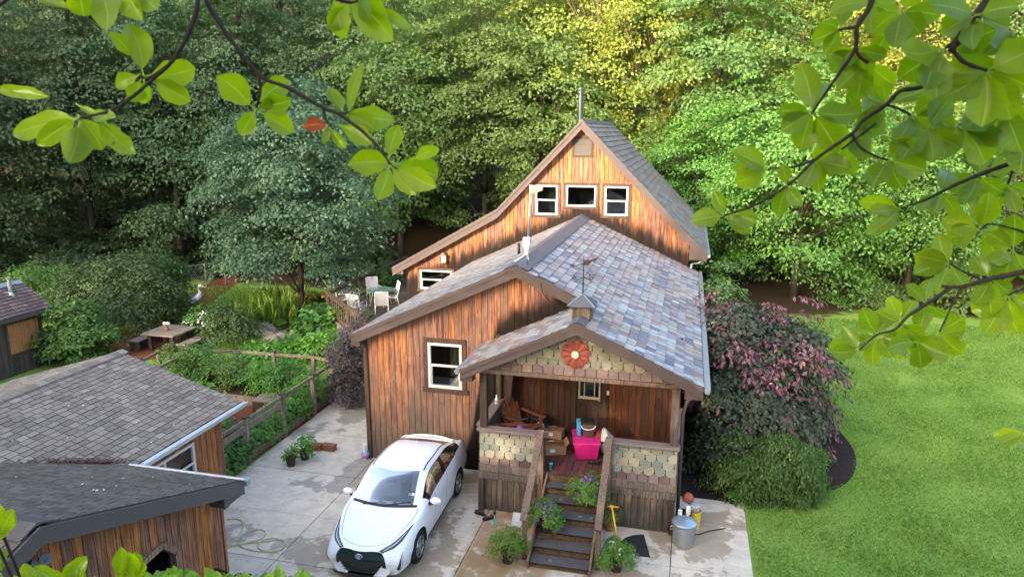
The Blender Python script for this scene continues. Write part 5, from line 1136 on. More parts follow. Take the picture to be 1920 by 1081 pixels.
    def patch(nm,mat,lo,hi,parent,side,off=.006,n=14,mv=3):
        m=MB()
        for i in range(n+1):
            t=i/n
            for k in range(mv+1):
                a=np.array(lo(t))*(1-k/mv)+np.array(hi(t))*k/mv; p,nn=S_(a[0],a[1],side); m.v.append(tuple(p+nn*off))
        for i in range(n):
            for k in range(mv): m.f.append((i*(mv+1)+k,i*(mv+1)+k+1,(i+1)*(mv+1)+k+1,(i+1)*(mv+1)+k)); m.c.append(None)
        return m.build(nm,mat,parent,smooth=True)
    L=lambda *pts:(lambda t:tuple(np.array(pts[min(int(t*(len(pts)-1)),len(pts)-2)])*(1-(t*(len(pts)-1)-min(int(t*(len(pts)-1)),len(pts)-2)))+np.array(pts[min(int(t*(len(pts)-1)),len(pts)-2)+1])*(t*(len(pts)-1)-min(int(t*(len(pts)-1)),len(pts)-2))))
    for sd in(1,-1):
        hl=patch('headlight','head_lens',L((.02,2.25),(.55,2.12),(1.1,2.2),(1.75,2.42)),L((.02,2.75),(.6,2.62),(1.15,2.60),(1.78,2.46)),car,sd,.008,20)
        patch('light_strip','white_frame',L((.15,2.3),(.75,2.28),(1.4,2.42)),L((.15,2.38),(.75,2.36),(1.4,2.46)),hl,sd,.012,12,1)
        patch('light_edge','gloss_black',L((.02,2.14),(.55,2.02),(1.1,2.11),(1.8,2.4)),L((.02,2.25),(.55,2.12),(1.1,2.2),(1.75,2.42)),car,sd,.006,18,1)
        patch('fog_recess','gloss_black',L((.75,.5),(.9,.32),(1.0,.28)),L((.75,.55),(.88,1.0),(.98,1.45)),car,sd,.007,8)
        patch('fog_trim','chrome',L((1.0,.28),(1.06,.6),(1.02,1.45)),L((1.02,.28),(1.10,.6),(1.04,1.45)),car,sd,.010,8,1)
        patch('tail_lamp','tail_red',L((8.0,1.5),(8.6,1.4),(9.0,1.5)),L((7.9,1.9),(8.5,2.1),(9.0,2.2)),car,sd,.007,8)
        patch('roof_seam','gloss_black',L((4.05,3.02),(5,3.02),(6.1,3.02)),L((4.05,3.07),(5,3.06),(6.1,3.07)),car,sd,.003,16,1)
        for st in(3.75,5.12,6.2): patch('door_seam','seam',L((st,.25),(st,1.2),(st+.1,2.05)),L((st+.02,.25),(st+.02,1.2),(st+.12,2.05)),car,sd,.002,10,1)
        for st in(4.75,6.0): patch('door_handle','paint',L((st,1.62),(st+.32,1.64)),L((st,1.78),(st+.32,1.8)),car,sd,.022,6,2)
        patch('sill_trim','gloss_black',L((2.9,.02),(6.0,.02)),L((2.9,.22),(6.0,.22)),car,sd,.004,20,1)
        # mirror
        c=Vector((sd*.985,1.62,.985)); m=MB(); m.ball(c,(.125,.075,.082),14); mir=m.build('wing_mirror','paint',car,smooth=True)
        m=MB(); m.bar((sd*.83,1.58,.93),(sd*.94,1.61,.95),.07,.05); m.build('mirror_arm','gloss_black',mir); m=MB(); m.ball(c+Vector((0,.045,0)),(.105,.045,.065),12); m.build('mirror_glass','chrome',mir,smooth=True)

    patch('bonnet_seam','dash',L((.35,3.99),(.40,3.4),(.62,2.9),(1.2,2.82),(2.4,2.86),(2.95,2.9)),L((.37,3.99),(.42,3.4),(.65,2.9),(1.2,2.85),(2.4,2.89),(2.95,2.93)),car,1,.003,40,1); patch('bonnet_seam','dash',L((.35,3.99),(.40,3.4),(.62,2.9),(1.2,2.82),(2.4,2.86),(2.95,2.9)),L((.37,3.99),(.42,3.4),(.65,2.9),(1.2,2.85),(2.4,2.89),(2.95,2.93)),car,-1,.003,40,1)
    # nose: grille panel closing the front, lower bumper, badge
    def front(nm,mat,w0,w1,z0,z1,bul,parent=car,off=0,n=14,mz=6,tilt=.06):
        m=MB()
        for k in range(mz+1):
            z=z0+(z1-z0)*k/mz; ww=w0+(w1-w0)*k/mz
            for i in range(n+1):
                x=-ww+2*ww*i/n; y=.09-bul*(1-(x/.75)**2)+tilt*abs((z-.47)/.25)**1.5*.6-off; m.v.append((x,y,z))
        for k in range(mz):
            for i in range(n): m.f.append((k*(n+1)+i,k*(n+1)+i+1,(k+1)*(n+1)+i+1,(k+1)*(n+1)+i)); m.c.append(None)
        return m.build(nm,mat,parent,smooth=True)
    front('grille','gloss_black',.52,.50,.19,.60,.12)
    front('nose_panel','teal_black',.52,.36,.555,.70,.12,off=.012)
    front('bumper_lip','gloss_black',.60,.62,.13,.215,.13,off=.03,mz=2)
    for sd in(1,-1):
        m=MB(); pts=[(.26,.215),(.40,.40),(.53,.53),(.60,.50),(.58,.30),(.50,.20)]
        m.prism([(sd*a,.095-.12*(1-(a/.75)**2)-.014+(.02 if a>.5 else 0),b) for a,b in pts],(0,.05,0)); m.build('bumper_corner','paint',car,bev=.012)
    for k in range(3): m=MB(); m.bar((-.34-.03*k,-.018,.30+.05*k),(.34+.03*k,-.018,.30+.05*k),.01,.012); m.build('grille_bar','dash',car)
    # round badge of three ovals
    m=MB()
    def oval(rx,rz,cz,r=.0055): m.tube([Vector((rx*math.cos(a),-.052-.0,.625+cz+rz*math.sin(a))) for a in np.linspace(0,2*math.pi,25)[:-1]],r,6,closed=True)
    oval(.072,.050,0,.007); oval(.050,.019,.024); oval(.019,.042,.0); b=m.build('badge','chrome',car,smooth=True)
    m=MB(); m.lathe((0,-.046,.625),[(.066,0),(0,.001)],20,Matrix.Scale(.72,3,Vector((0,0,1)))@Matrix.Rotation(R(90),3,'X')); m.build('badge_ground','blue',b)
    # spoiler lip, fin, wipers, number plate
    m=MB(); m.v=[];
    pts=[(-.60,4.10,1.18),(-.35,4.16,1.215),(0,4.19,1.225),(.35,4.16,1.215),(.60,4.10,1.18)]; m.tube(cat(pts,5),.028,8); m.build('spoiler','paint',car,smooth=True)
    m=MB(); m.prism([(0-.012,3.12,1.44),(-.012,3.32,1.425),(-.012,3.30,1.50)],(.024,0,0)); m.build('roof_fin','paint',car,bev=.006)
    for a,b in(((-.42,1.12,1.035),(.05,1.20,1.075)),((.02,1.10,1.05),(.55,1.30,1.085))):
        m=MB(); m.bar(a,b,.03,.012); m.build('wiper','black',car)
    p,n=S_(3.38,3.28,1); m=MB(); m.bar(p+n*.006+Vector((-.06,-.01,-.005)),p+n*.006+Vector((.06,.02,-.01)),.06,.003,n); m.build('screen_sticker','white_frame',car)
    # cabin
    m=MB(); m.box((-.66,1.30,.62),(.66,1.72,.95)); m.build('dashboard','dash',car,bev=.08)
    m=MB(); m.box((-.80,1.3,.2),(.80,4.2,.32)); m.build('cabin_floor','dash',car)
    for x in(-.36,.36):
        m=MB(); m.box((x-.25,1.95,.42),(x+.25,2.5,.58)); m.box((x-.24,2.42,.52),(x+.24,2.56,1.12),Matrix.Translation((0,2.42,.5))@Matrix.Rotation(R(-14),4,'X')@Matrix.Translation((0,-2.42,-.5))); m.box((x-.13,2.56,1.12),(x+.13,2.64,1.30)); m.build('front_seat','seat_cloth',car,bev=.04)
    m=MB(); m.box((-.62,3.15,.42),(.62,3.3,1.0)); m.build('rear_seat','seat_cloth',car,bev=.05)
    m=MB(); m.tube([(.36+.17*math.cos(a),1.80+.05*math.sin(a),.86+.16*math.sin(a)) for a in np.linspace(0,6.28,19)[:-1]],.014,6,closed=True); m.build('steering_wheel','dash',car)
    m=MB(); m.box((-.10,1.62,1.30),(.10,1.70,1.345)); m.build('inner_mirror','black',car,bev=.01)
    for x0,x1 in((-.5,-.2),(-.12,.12),(.2,.5)): m=MB(); m.box((x0,1.36,.952),(x1,1.46,.957)); m.build('dash_paper','white_frame',car)
    # wheels
    for wy,wz_ in W:
        for sd in(1,-1):
            c=Vector((sd*.765,wy,wz_)); Rm=Matrix.Rotation(R(90)*sd,3,'Y')
            m=MB(); m.lathe(c,[(.20,-.10),(.305,-.10),(.325,-.08),(.33,-.03),(.33,.05),(.318,.085),(.29,.10),(.215,.095)],36,Rm,cap=False); wh=m.build('wheel','tyre',car,smooth=True)
            m=MB(); m.lathe(c,[(.215,.094),(.205,.09),(.20,.05),(.0,.045)],30,Rm,cap=False); m.build('rim_dish','gloss_black',wh,smooth=True)
            m=MB(); u=Rm@Vector((0,0,1))
            for k in range(5):
                for dd in(-.16,.16):
                    a=k*2*math.pi/5+dd; d=Vector((0,math.cos(a),math.sin(a))); a2=k*2*math.pi/5+dd*.45; d2=Vector((0,math.cos(a2),math.sin(a2)))
                    m.bar(c+u*.075+d*.03,c+u*.088+d2*.0+d*.208,.042,.018,u)
            m.lathe(c,[(.05,.08),(.045,.098),(0,.1)],16,Rm,cap=False); m.lathe(c,[(.218,.095),(.212,.104),(.202,.1),(.2,.09)],30,Rm,cap=False); m.build('rim','alloy',wh)
            m=MB()
            ang=np.linspace(-.25,math.pi+.25,22); 
            for r0,r1,x0,x1 in((RW,RW-.03,.872,.80),(RW-.03,RW-.03,.80,.45)):
                o=len(m.v)
                for a in ang: m.v+=[(sd*x0,wy+r0*math.cos(a),wz_+r0*math.sin(a)),(sd*x1,wy+r1*math.cos(a),wz_+r1*math.sin(a))]
                for i in range(len(ang)-1): m.f.append((o+2*i,o+2*i+1,o+2*i+3,o+2*i+2)); m.c.append(None)
            m.build('wheel_arch','gloss_black',car)
    car.location=(-5.72,11.05,.034); car.rotation_euler=(0,0,R(1.5)); return car

car_build()
M['table_glass']=plain('green table glass',(.10,.18,.17),.08,.5)
# ================================================================ THINGS ON THE PORCH
def hexm(name,c,rough=.5,**k): M[name]=plain(name,c,rough,.4,**k); return name
hexm('pink plastic',(.62,.02,.20),.4); hexm('brown plastic',(.09,.055,.045),.5); hexm('cardboard',(.36,.21,.11),.85); hexm('cyan plastic',(.04,.40,.55),.4); hexm('red cloth',(.22,.025,.03),.95); hexm('white cloth',(.55,.53,.52),.95); hexm('plastic blue wrap',(.05,.28,.50),.3)
hexm('orange rubber',(.26,.075,.04),.7); hexm('yellow plastic',(.75,.48,.03),.45); hexm('yellow metal',(.70,.38,.03),.4); hexm('hose green',(.42,.42,.19),.5); hexm('brick',(.24,.085,.045),.85); hexm('pot dark',(.045,.03,.025),.6); hexm('teal rubber',(.02,.30,.30),.5); hexm('sling grey',(.40,.40,.44),.85); hexm('plum shoe',(.05,.025,.045),.7); hexm('clear plastic',(.45,.47,.50),.15); hexm('ball blue',(.15,.30,.60),.4); hexm('ball pink',(.60,.20,.30),.4); hexm('mat rubber',(.018,.018,.02),.8); hexm('white plastic',(.72,.72,.70),.35); hexm('grey plastic',(.33,.33,.33),.5)
FZ=1.12
def taper_box(m,c,w0,d0,w1,d1,h,rz=0,z0=0):
    Rm=Matrix.Rotation(rz,3,'Z'); c=Vector(c); P=lambda x,y,z:c+Rm@Vector((x,y,z+z0))
    m.add([P(-w0,-d0,0),P(w0,-d0,0),P(w0,d0,0),P(-w0,d0,0),P(-w1,-d1,h),P(w1,-d1,h),P(w1,d1,h),P(-w1,d1,h)],[(0,3,2,1),(4,5,6,7),(0,1,5,4),(1,2,6,5),(2,3,7,6),(3,0,4,7)])
def porch_things():
    c=G(1098,850,FZ); c.z=FZ+.002; rz=R(12)
    t=T('storage_tote','bright pink plastic storage tote on the porch floor at the top of the stairs','tote',c)
    m=MB(); taper_box(m,c,.25,.33,.30,.40,.40,rz); m.build('tub','pink plastic',t,bev=.03); m=MB(); taper_box(m,c,.32,.42,.31,.41,.045,rz,.402); m.build('lid','pink plastic',t,bev=.015)
    top=c+Vector((0,0,.452)); Rm=Matrix.Rotation(rz,3,'Z')
    b=top+Rm@Vector((.04,.03,0)); t=T('bin','brown plastic bin with a pale carrying handle standing on the pink tote','bin',b); m=MB(); taper_box(m,b,.11,.11,.14,.14,.32,rz); m.build('body','brown plastic',t,bev=.02); m=MB(); taper_box(m,b,.155,.155,.13,.13,.06,rz,.322); m.build('lid','dark_room',t,bev=.02)
    m=MB(); m.tube([b+Rm@Vector((.165*math.cos(a),-.15,.30-.10*math.sin(a))) for a in np.linspace(0,math.pi,9)],.012,6); m.build('handle','white plastic',t)
    b=top+Rm@Vector((-.17,.12,0)); t=MB(); taper_box(t,b,.05,.13,.05,.13,.34,rz); tag(t.build('package','plastic blue wrap',origin=b,bev=.02),'blue wrapped package standing on the pink tote beside the brown bin','package')
    # blankets and laundry bag to the right
    b=G(1135,852,FZ); b.z=FZ; m=MB(); m.ball(b+Vector((0,.05,.24)),(.16,.18,.26),14); sack=tag(m.build('laundry_bag','white cloth',origin=b,smooth=True),'white laundry bag slumped right of the pink tote','bag')
    sack.modifiers.new('d','DISPLACE').strength=.06; tx=bpy.data.textures.new('folds','CLOUDS'); tx.noise_scale=.12; sack.modifiers['d'].texture=tx
    m=MB(); n=16; cc=b+Vector((-.08,.08,.50))
    for i in range(n+1):
        for j in range(n+1):
            u,v=i/n-.5,j/n-.5; m.v.append((cc.x+u*.5,cc.y+v*.5,cc.z+.12*math.exp(-10*(u*u+v*v))-.5*max(0,abs(u)-.22)-.4*max(0,abs(v)-.25)+.02*math.sin(14*u+5*v)))
    m.f=[(i*(n+1)+j,(i+1)*(n+1)+j,(i+1)*(n+1)+j+1,i*(n+1)+j+1) for i in range(n) for j in range(n)]; m.c=[None]*len(m.f); o=m.build('blanket','plaid',origin=cc,smooth=True); o.modifiers.new('s','SOLIDIFY').thickness=.03; tag(o,'red and white checked blanket draped over the laundry bag','blanket')
    # cardboard boxes
    for (px,py,w,d,h,rz,lab) in((1041,818,.20,.15,.20,-.1,'open cardboard box with flaps up against the porch back wall'),(1040,846,.24,.19,.19,.35,'open cardboard box with a white label nearest the stairs')):
        c=G(px,py,FZ); c.z=FZ+.002; t=T('cardboard_box',lab,'box',c); Rm=Matrix.Rotation(rz,3,'Z'); P=lambda x,y,z:c+Rm@Vector((x,y,z)); m=MB()
        for (a,b2,s1,s2) in((-w,w,-d,-d+.008),(-w,w,d-.008,d),(-w,-w+.008,-d+.008,d-.008),(w-.008,w,-d+.008,d-.008)): m.prism([P(a,s1,0),P(b2,s1,0),P(b2,s2,0),P(a,s2,0)],(0,0,h))
        m.prism([P(-w,-d,.0),P(w,-d,0),P(w,d,0),P(-w,d,0)],(0,0,.006)); m.build('body','cardboard',t)
        for sx,ang in((-1,.5),(1,.9)): 
            m=MB(); m.prism([P(sx*w,-d,h),P(sx*w,d,h),P(sx*(w+.12*math.cos(ang)),d*.95,h+.12*math.sin(ang)),P(sx*(w+.12*math.cos(ang)),-d*.95,h+.12*math.sin(ang))],(0,0,.006)); m.build('flap','cardboard',t)
        m=MB(); m.prism([P(-w,d,h),P(w,d,h),P(w*.95,d*.2,h+.05),P(-w*.95,d*.2,h+.05)],(0,0,.006)); m.build('flap','cardboard',t)
        m=MB(); m.prism([P(-w*.6,-d-.003,h*.35),P(-w*.1,-d-.003,h*.35),P(-w*.1,-d-.003,h*.8),P(-w*.6,-d-.003,h*.8)],(0,-.002,0)); m.build('label_sticker','white plastic',t)
        m=MB(); m.prism([P(-w*.5,d*.35,h+.044),P(0,d*.3,h+.048),P(0,d*.75,h+.026),P(-w*.5,d*.75,h+.024)],(0,0,.008)); m.build('label_sticker','white plastic',t)
    # cup, shoe
    c=G(1033,880,FZ); c.z=FZ+.001; m=MB(); m.lathe(c,[(.028,0),(.042,.15),(.045,.15),(.045,.155),(.038,.155),(.026,.01),(0,.01)],18); tag(m.build('cup','cyan plastic',origin=c,smooth=True),'turquoise plastic cup standing by the top of the stairs','cup')
    c=G(1114,869,FZ); c.z=FZ
    shoe(c,R(80),'black shoe lying on the porch floor in front of the pink tote','black','black')
    # black heater box with round grille
    c=G(1013,812,FZ); c.z=FZ+.002; t=T('speaker_box','black box with a round grille beside the wooden porch chairs','box',c); m=MB(); m.box((c.x-.19,c.y-.16,c.z),(c.x+.19,c.y+.16,c.z+.46)); m.build('case','black',t,bev=.02)
    m=MB(); m.lathe((c.x+.03,c.y-.162,c.z+.27),[(.11,0),(.10,.012),(.05,.016),(0,.01)],20,Matrix.Rotation(R(90),3,'X')); m.build('grille','grey plastic',t)
    # spray bottle on the side rail
    c=Vector((-4.29,AX(931,760,-4.29).y,2.036)); t=T('spray_bottle','white spray bottle standing on the left porch rail','bottle',c); m=MB(); m.lathe(c,[(.038,0),(.042,.02),(.042,.11),(.03,.15),(.016,.17),(.016,.19)],16); m.build('bottle','white plastic',t,smooth=True); m=MB(); m.ball(c+Vector((0,0,.205)),.026,10); m.build('cap','white plastic',t,smooth=True)
    m=MB(); m.lathe(c,[(.0425,.05),(.0428,.055),(.0428,.085),(.0425,.09)],16,cap=False); m.build('label_band','grey plastic',t)
    m=MB(); c=Vector((-3.4,14.5,2.045)); m.ball(c,(.08,.05,.03),10); tag(m.build('cloth','flower_violet',origin=c,smooth=True),'small purple cloth on the left porch rail cap','cloth')
s=S('plaid cloth',.95,.1); xyz=s.sep(s.obj()); a=s.math('LESS_THAN',s.math('FRACT',s.math('MULTIPLY',xyz[0],16.)),.14); b=s.math('LESS_THAN',s.math('FRACT',s.math('MULTIPLY',xyz[1],16.)),.14)
cc=s.mix(s.math('LESS_THAN',xyz[0],-.02),(.50,.48,.46),(.20,.03,.035)); s.color(s.mix(s.math('MULTIPLY',s.math('MAXIMUM',a,b),.6),cc,(.12,.10,.12))); M['plaid']=s.m
def shoe(c,rz,lab,mat,sole):
    t=T('shoe',lab,'shoe',c); Rm=Matrix.Rotation(rz,3,'Z'); prof=[(-.14,.035),(-.10,.042),(0,.038),(.08,.05),(.14,.035)]
    m=MB(); m.prism([c+Rm@Vector((y,x,0)) for x,y in prof]+[c+Rm@Vector((-y,x,0)) for x,y in prof[::-1]],(0,0,.022)); m.build('sole',sole,t)
    m=MB(); m.ball(c+Rm@Vector((0,.06,.045)),(.045,.085,.04),12,Mx=Rm); m.build('toe',mat,t,smooth=True); m=MB(); m.lathe(c+Rm@Vector((0,-.075,.022)),[(.042,0),(.045,.03),(.038,.07),(.032,.07),(.03,.02),(0,.02)],14); m.build('heel',mat,t,smooth=True)
porch_things()
def adirondack(loc,rz,lab):
    t=T('porch_chair',lab,'chair',(0,0,0)); 
    for x in(-.28,.28):
        m=MB(); m.prism([(x-.015,.45,.0),(x-.015,.37,.0),(x-.015,.35,.34),(x-.015,-.45,.10),(x-.015,-.55,.0),(x-.015,-.45,.0),(x-.015,.3,.24)][::1],(.03,0,0)); m.build('side_rail','red_wood',t)
        m=MB(); m.bar((x*1.15,.36,0),(x*1.15,.36,.56),.09,.03,(0,1,0)); m.build('front_leg','red_wood',t)
        m=MB(); m.prism([(x*1.2-.07,.48,.56),(x*1.2+.07,.48,.56),(x*1.2+.05,-.32,.58),(x*1.2-.05,-.32,.58)],(0,0,.025)); m.build('armrest','red_wood',t,bev=.01)
    for i in range(5): m=MB(); m.bar((-.29,.36-.12*i,.365-.038*i),(.29,.36-.12*i,.365-.038*i),.105,.02,(0,.3,1)); m.build('seat_slat','red_wood',t)
    hs=[.62,.74,.80,.80,.74,.62]
    for i,h in enumerate(hs):
        x=(i-2.5)*.092; d=Vector((x*.25,-.38,.92)).normalized(); a=Vector((x,-.18,.18)); m=MB(); m.bar(a,a+d*h,.085,.02,(0,-1,-.4)); m.lathe(a+d*h,[(.0425,-.01),(.0425,.01)],14,Matrix.Rotation(R(67),3,'X')); m.build('back_slat','red_wood',t)
    for z in(.4,.66): m=MB(); y=-.18-(z-.18)*.41; m.bar((-.30,y-.03,z),(.30,y-.03,z),.05,.025,(0,-1,-.4)); m.build('back_brace','red_wood',t)
    t.location=loc; t.rotation_euler=(0,0,rz); return t
c=G(968,790,FZ); adirondack((-3.72,15.95,FZ),R(-120),'red brown wooden porch chair standing nearest the back wall'); adirondack((-3.95,15.0,FZ),R(-75),'red brown wooden porch chair nearest the front rail, its arm above the rail')
m=MB(); m.tube([(-3.9,15.3,1.78),(-3.5,15.5,1.84),(-3.2,15.55,1.80)],.012,6); m.tube([(-3.7,15.4,1.82),(-3.45,15.42,1.86)],.03,8); t=m.build('fishing_rod','black',origin=(-3.6,15.4,1.8)); tag(t,'short dark rod lying across the arms of the porch chairs','rod')
# ================================================================ THINGS ROUND THE STEPS
def pot(name,lab,loc,r,h,mat,seed,lr,lh,lmat,ls,flowers=None,asp=.4,nf=40,per=60,pads=30,cat='planter',droop=.3):
    loc=Vector(loc); t=T(name,lab,cat,loc); m=MB(); m.lathe(loc,[(r*.72,0),(r,h),(r*1.06,h),(r*1.06,h*.9),(r*.95,h*.88),(r*.9,h-.01),(0,h-.02)],20); m.build('pot',mat,t,smooth=False)
    o=bpy.data.objects.new('foliage',bush_mesh('foliage',seed,lr,lr,lh,pads,per,lr*.42,ls,lmat,asp=asp,flat=.7,droop=droop)); col.objects.link(o); o.parent=t; o.location=(0,0,h*.6)
    if flowers: 
        f=blossoms(t,seed,nf,lr*1.02,lr*1.02,h*.7,h*.6+lh*1.05,.036,flowers)
    return t
rise=1.12/7
pot('flower_planter','planter of purple petunias standing on the left side of the steps',(-2.52,13.06,rise*3+.002),.17,.20,'pot dark',201,.33,.50,'lf_bright',.055,'flower_violet',nf=60,pads=40,per=75)
pot('flower_planter','planter of purple petunias standing on the right side of the upper steps',(-1.72,13.70,rise*5+.002),.17,.20,'pot dark',202,.33,.50,'lf_bright',.055,'flower_violet',nf=60,pads=40,per=75)
q=G(952,1052,.03); pot('potted_plant','feathery green plant in a dark pot on the stained concrete left of the steps',(q.x,q.y,.034),.15,.28,'pot dark',203,.36,.50,'lf_bright',.06,None,asp=.22,pads=40,per=80)
q=G(1155,1068,.03); pot('potted_plant','green trailing plant in a dark pot right of the foot of the steps',(q.x,q.y,.034),.14,.26,'pot dark',204,.34,.42,'lf_bright',.06,'flower_white',asp=.25,nf=8,pads=40,per=70)
q=G(546,872,.03); pot('potted_plant','young leafy plant in a dark pot, the left one of two by the bean bed',(q.x,q.y,.034),.14,.26,'pot dark',205,.2,.42,'lf_bright',.10,None,asp=.6,pads=16,per=11)
q=G(572,860,.03); pot('potted_plant','young leafy plant in a dark pot beside the red blocks on the drive',(q.x,q.y,.034),.14,.26,'pot dark',206,.3,.48,'lf_bright',.10,None,asp=.6,pads=20,per=12)
q=G(1381,943,.03); pot('potted_plant','tiny black nursery pot at the outer edge of the concrete',(q.x-.1,q.y,.034),.10,.17,'black',207,.11,.16,'lf_bright',.05,None,pads=12,per=20)
q=G(1142,992,.03); t=pot('potted_plant','terracotta pot with straggly stems against the right handrail post',(q.x,q.y,.034),.13,.24,'terracotta',208,.25,.55,'lf_iris',.12,None,asp=.16,pads=18,per=14)
def misc():
    # red blocks
    q=G(592,842,.03)
    for i,(dx,dy,dz,rz,lab) in enumerate([(0,0,0,.1,'dark red brick block lying behind the two potted plants'),(.38,.06,0,-.05,'dark red brick block at the right end of the pair on the drive'),]):
        m=MB(); Mx=Matrix.Translation((q.x+dx,q.y+dy,.034))@Matrix.Rotation(rz,4,'Z'); m.box((-.18,-.10,0),(.18,.10,.17),Mx); tag(m.build('brick_block','brick',origin=(q.x+dx,q.y+dy,.034),bev=.01),lab,'brick')
    # garden hose loops
    pts=[(425,973),(440,972),(452,975),(456,985),(450,1000),(436,1016),(420,1022),(460,1018),(500,1014),(528,1010),(534,1020),(520,1033),(500,1033),(484,1025),(490,1013),(515,1008),(533,1015),(530,1028),(500,1033),(470,1030),(448,1020),(455,1003),(480,992),(497,995),(492,1008),(465,1016),(425,1026)]
    P=[G(a,b,.05) for a,b in pts]; m=MB(); m.tube(cat(P,6),.011,7); tag(m.build('garden_hose','hose green',origin=P[8]),'yellow green garden hose lying in loops on the drive','hose')
    # flying disc against the wall corner
    q=G(687,857,.03); c=Vector((q.x,q.y-.05,.15)); t=T('toy_ball','blue and pink toy ball at the corner of the house wall','ball',(c.x,c.y,.034)); m=MB(); m.ball(c,.12,16); m.build('ball','ball blue',t,smooth=True); m=MB(); m.ball(c+Vector((.012,-.03,.0)),(.095,.1,.085),14); m.build('patch','ball pink',t,smooth=True)
    m=MB(); m.tube([(-7.98,16.0,.04),(-7.98,16.0,.45)],.05,10); o=m.build('pipe','white plastic',origin=(-7.98,16,.04)); tag(o,'short white pipe standing at the left corner of the house','pipe')
    # shoes by the skirt
    a=G(900,963,.03); shoe(Vector((a.x,a.y,.034)),R(70),'dark plum shoe, the left one of a pair in front of the porch boards','plum shoe','black'); a=G(916,973,.03); shoe(Vector((a.x,a.y,.034)),R(125),'dark plum shoe, the right one of a pair in front of the porch boards','plum shoe','black')
    # fishing rod leaning on the skirt
    a=G(926,990,.03); a=Vector((a.x,a.y,.05)); b=Vector((AY(935,862,14.2).x,14.2,1.35)); b=AY(936,870,14.22); t=T('fishing_rod','thin fishing rod with a teal grip leaning on the porch boards','rod',a); d=(b-a).normalized(); m=MB(); m.tube([a,b+d*.4],[.008,.003],6); m.build('blank','black',t); m=MB(); m.tube([a,a+d*.24],.018,8); m.build('grip','teal rubber',t); m=MB(); m.lathe(a+d*.34+Vector((0,-.05,0)),[(.03,-.03),(.04,-.02),(.04,.02),(.03,.03)],12,Matrix.Rotation(R(90),3,'Y')); m.build('reel','black',t)
    # clear box
    a=G(968,985,.03); t=T('plastic_box','clear plastic box with open lid beside the foot of the handrail','box',(a.x,a.y,.034)); m=MB(); m.box((a.x-.12,a.y-.07,.034),(a.x+.12,a.y+.10,.07)); m.build('tray','clear plastic',t,bev=.008); m=MB(); m.prism([(a.x-.12,a.y+.10,.075),(a.x+.12,a.y+.10,.075),(a.x+.12,a.y+.18,.24),(a.x-.12,a.y+.18,.24)],(0,.01,.004)); m.build('lid','clear plastic',t)
    # steel dustbin
    c=G(1281,1019,.03); c.z=.034; t=T('trash_can','galvanised steel trash can with a lid on the concrete right of the porch','trash can',c); m=MB(); prof=[(.20,0),(.205,.02)]; 
    m.lathe(c,[(.20,0),(.21,.02),(.215,.05),(.235,.46),(.245,.47),(.245,.50)],32); 
    for k in range(24): a=k*math.pi/12; u=Vector((math.cos(a),math.sin(a),0)); m.bar(c+u*.214+Vector((0,0,.07)),c+u*.234+Vector((0,0,.43)),.022,.012,u)
    m.build('can','metal',t); m=MB(); m.lathe(c,[(.262,.485),(.262,.52),(.24,.535),(.16,.575),(.0,.595)],32); m.build('lid','lid_metal',t,smooth=True); m=MB(); m.tube([c+Vector((-.06,0,.585)),c+Vector((-.05,0,.635)),c+Vector((.05,0,.635)),c+Vector((.06,0,.585))],.011,6); m.build('handle','metal',t)
    for s_ in(-1,1): m=MB(); m.tube([c+Vector((s_*.235,-.06,.36)),c+Vector((s_*.28,-.05,.33)),c+Vector((s_*.28,.05,.33)),c+Vector((s_*.235,.06,.36))],.008,6); m.build('side_handle','metal',t)
    b=c+Vector((.0,.42,0)); m=MB(); m.lathe(b,[(.13,0),(.15,.48),(.16,.5),(.15,.5),(.12,.02),(0,.02)],18); tag(m.build('bucket','pot dark',origin=b),'dark bucket just behind the steel trash can','bucket')
    # half round mat
    a=G(1182,1008,.03); m=MB(); cx,cy=a.x,a.y+.05; cen=G(1185,1022,.03); r=.42
    base=Vector((cen.x-.28,cen.y+.12,.034)); dirx=(Vector((G(1216,1045,.03).x,G(1216,1045,.03).y,.034))-Vector((G(1205,1003,.03).x,G(1205,1003,.03).y,.034)))
    e1=Vector((G(1207,1002,.03).x,G(1207,1002,.03).y,.034)); e2=Vector((G(1219,1044,.03).x,G(1219,1044,.03).y,.034)); mid=(e1+e2)/2; ax=(e2-e1)/2; nx=Vector((ax.y,-ax.x,0)); nx=-nx if nx.x>0 else nx
    nx=nx.normalized()*.55
    m.prism([mid+ax*math.cos(t)+nx*math.sin(t) for t in np.linspace(0,math.pi,22)],(0,0,.012))
    t=T('door_mat','black half round rubber mat on the concrete beside the steps','mat',mid); m.build('mat','mat rubber',t); m=MB()
    for k in(.25,.45,.65,.85): m.tube([mid+Vector((0,0,.014))+(ax*math.cos(q)+nx*math.sin(q))*k for q in np.linspace(.06,math.pi-.06,18)],.006,5)
    for q in np.linspace(.2,2.94,9): m.tube([mid+Vector((0,0,.014))+(ax*math.cos(q)+nx*math.sin(q))*.15,mid+Vector((0,0,.014))+(ax*math.cos(q)+nx*math.sin(q))*.95],.005,5)
    m.build('relief','black',t)
    # yellow scooter
    a=G(1157,1028,.03); a=Vector((a.x,a.y,.034)); h=AY(1147,949,a.y+.25); t=T('kick_scooter','yellow kick scooter leaning by the porch steps','scooter',a)
    m=MB(); m.tube([a+Vector((.02,0,.12)),h],.022,8); m.build('column','yellow metal',t,smooth=True); d=Vector((1,.1,0)); m=MB(); m.tube([h-d*.03,h+d*.03],.03,8); m.build('stem','yellow metal',t)
    m=MB(); m.tube([h-d*.13,h+d*.22],.013,8); m.build('handlebar','yellow metal',t); 
    for e in(-.15,.19): m=MB(); m.tube([h+d*e-d*.05,h+d*e+d*.05],.02,8); m.build('hand_grip','black',t)
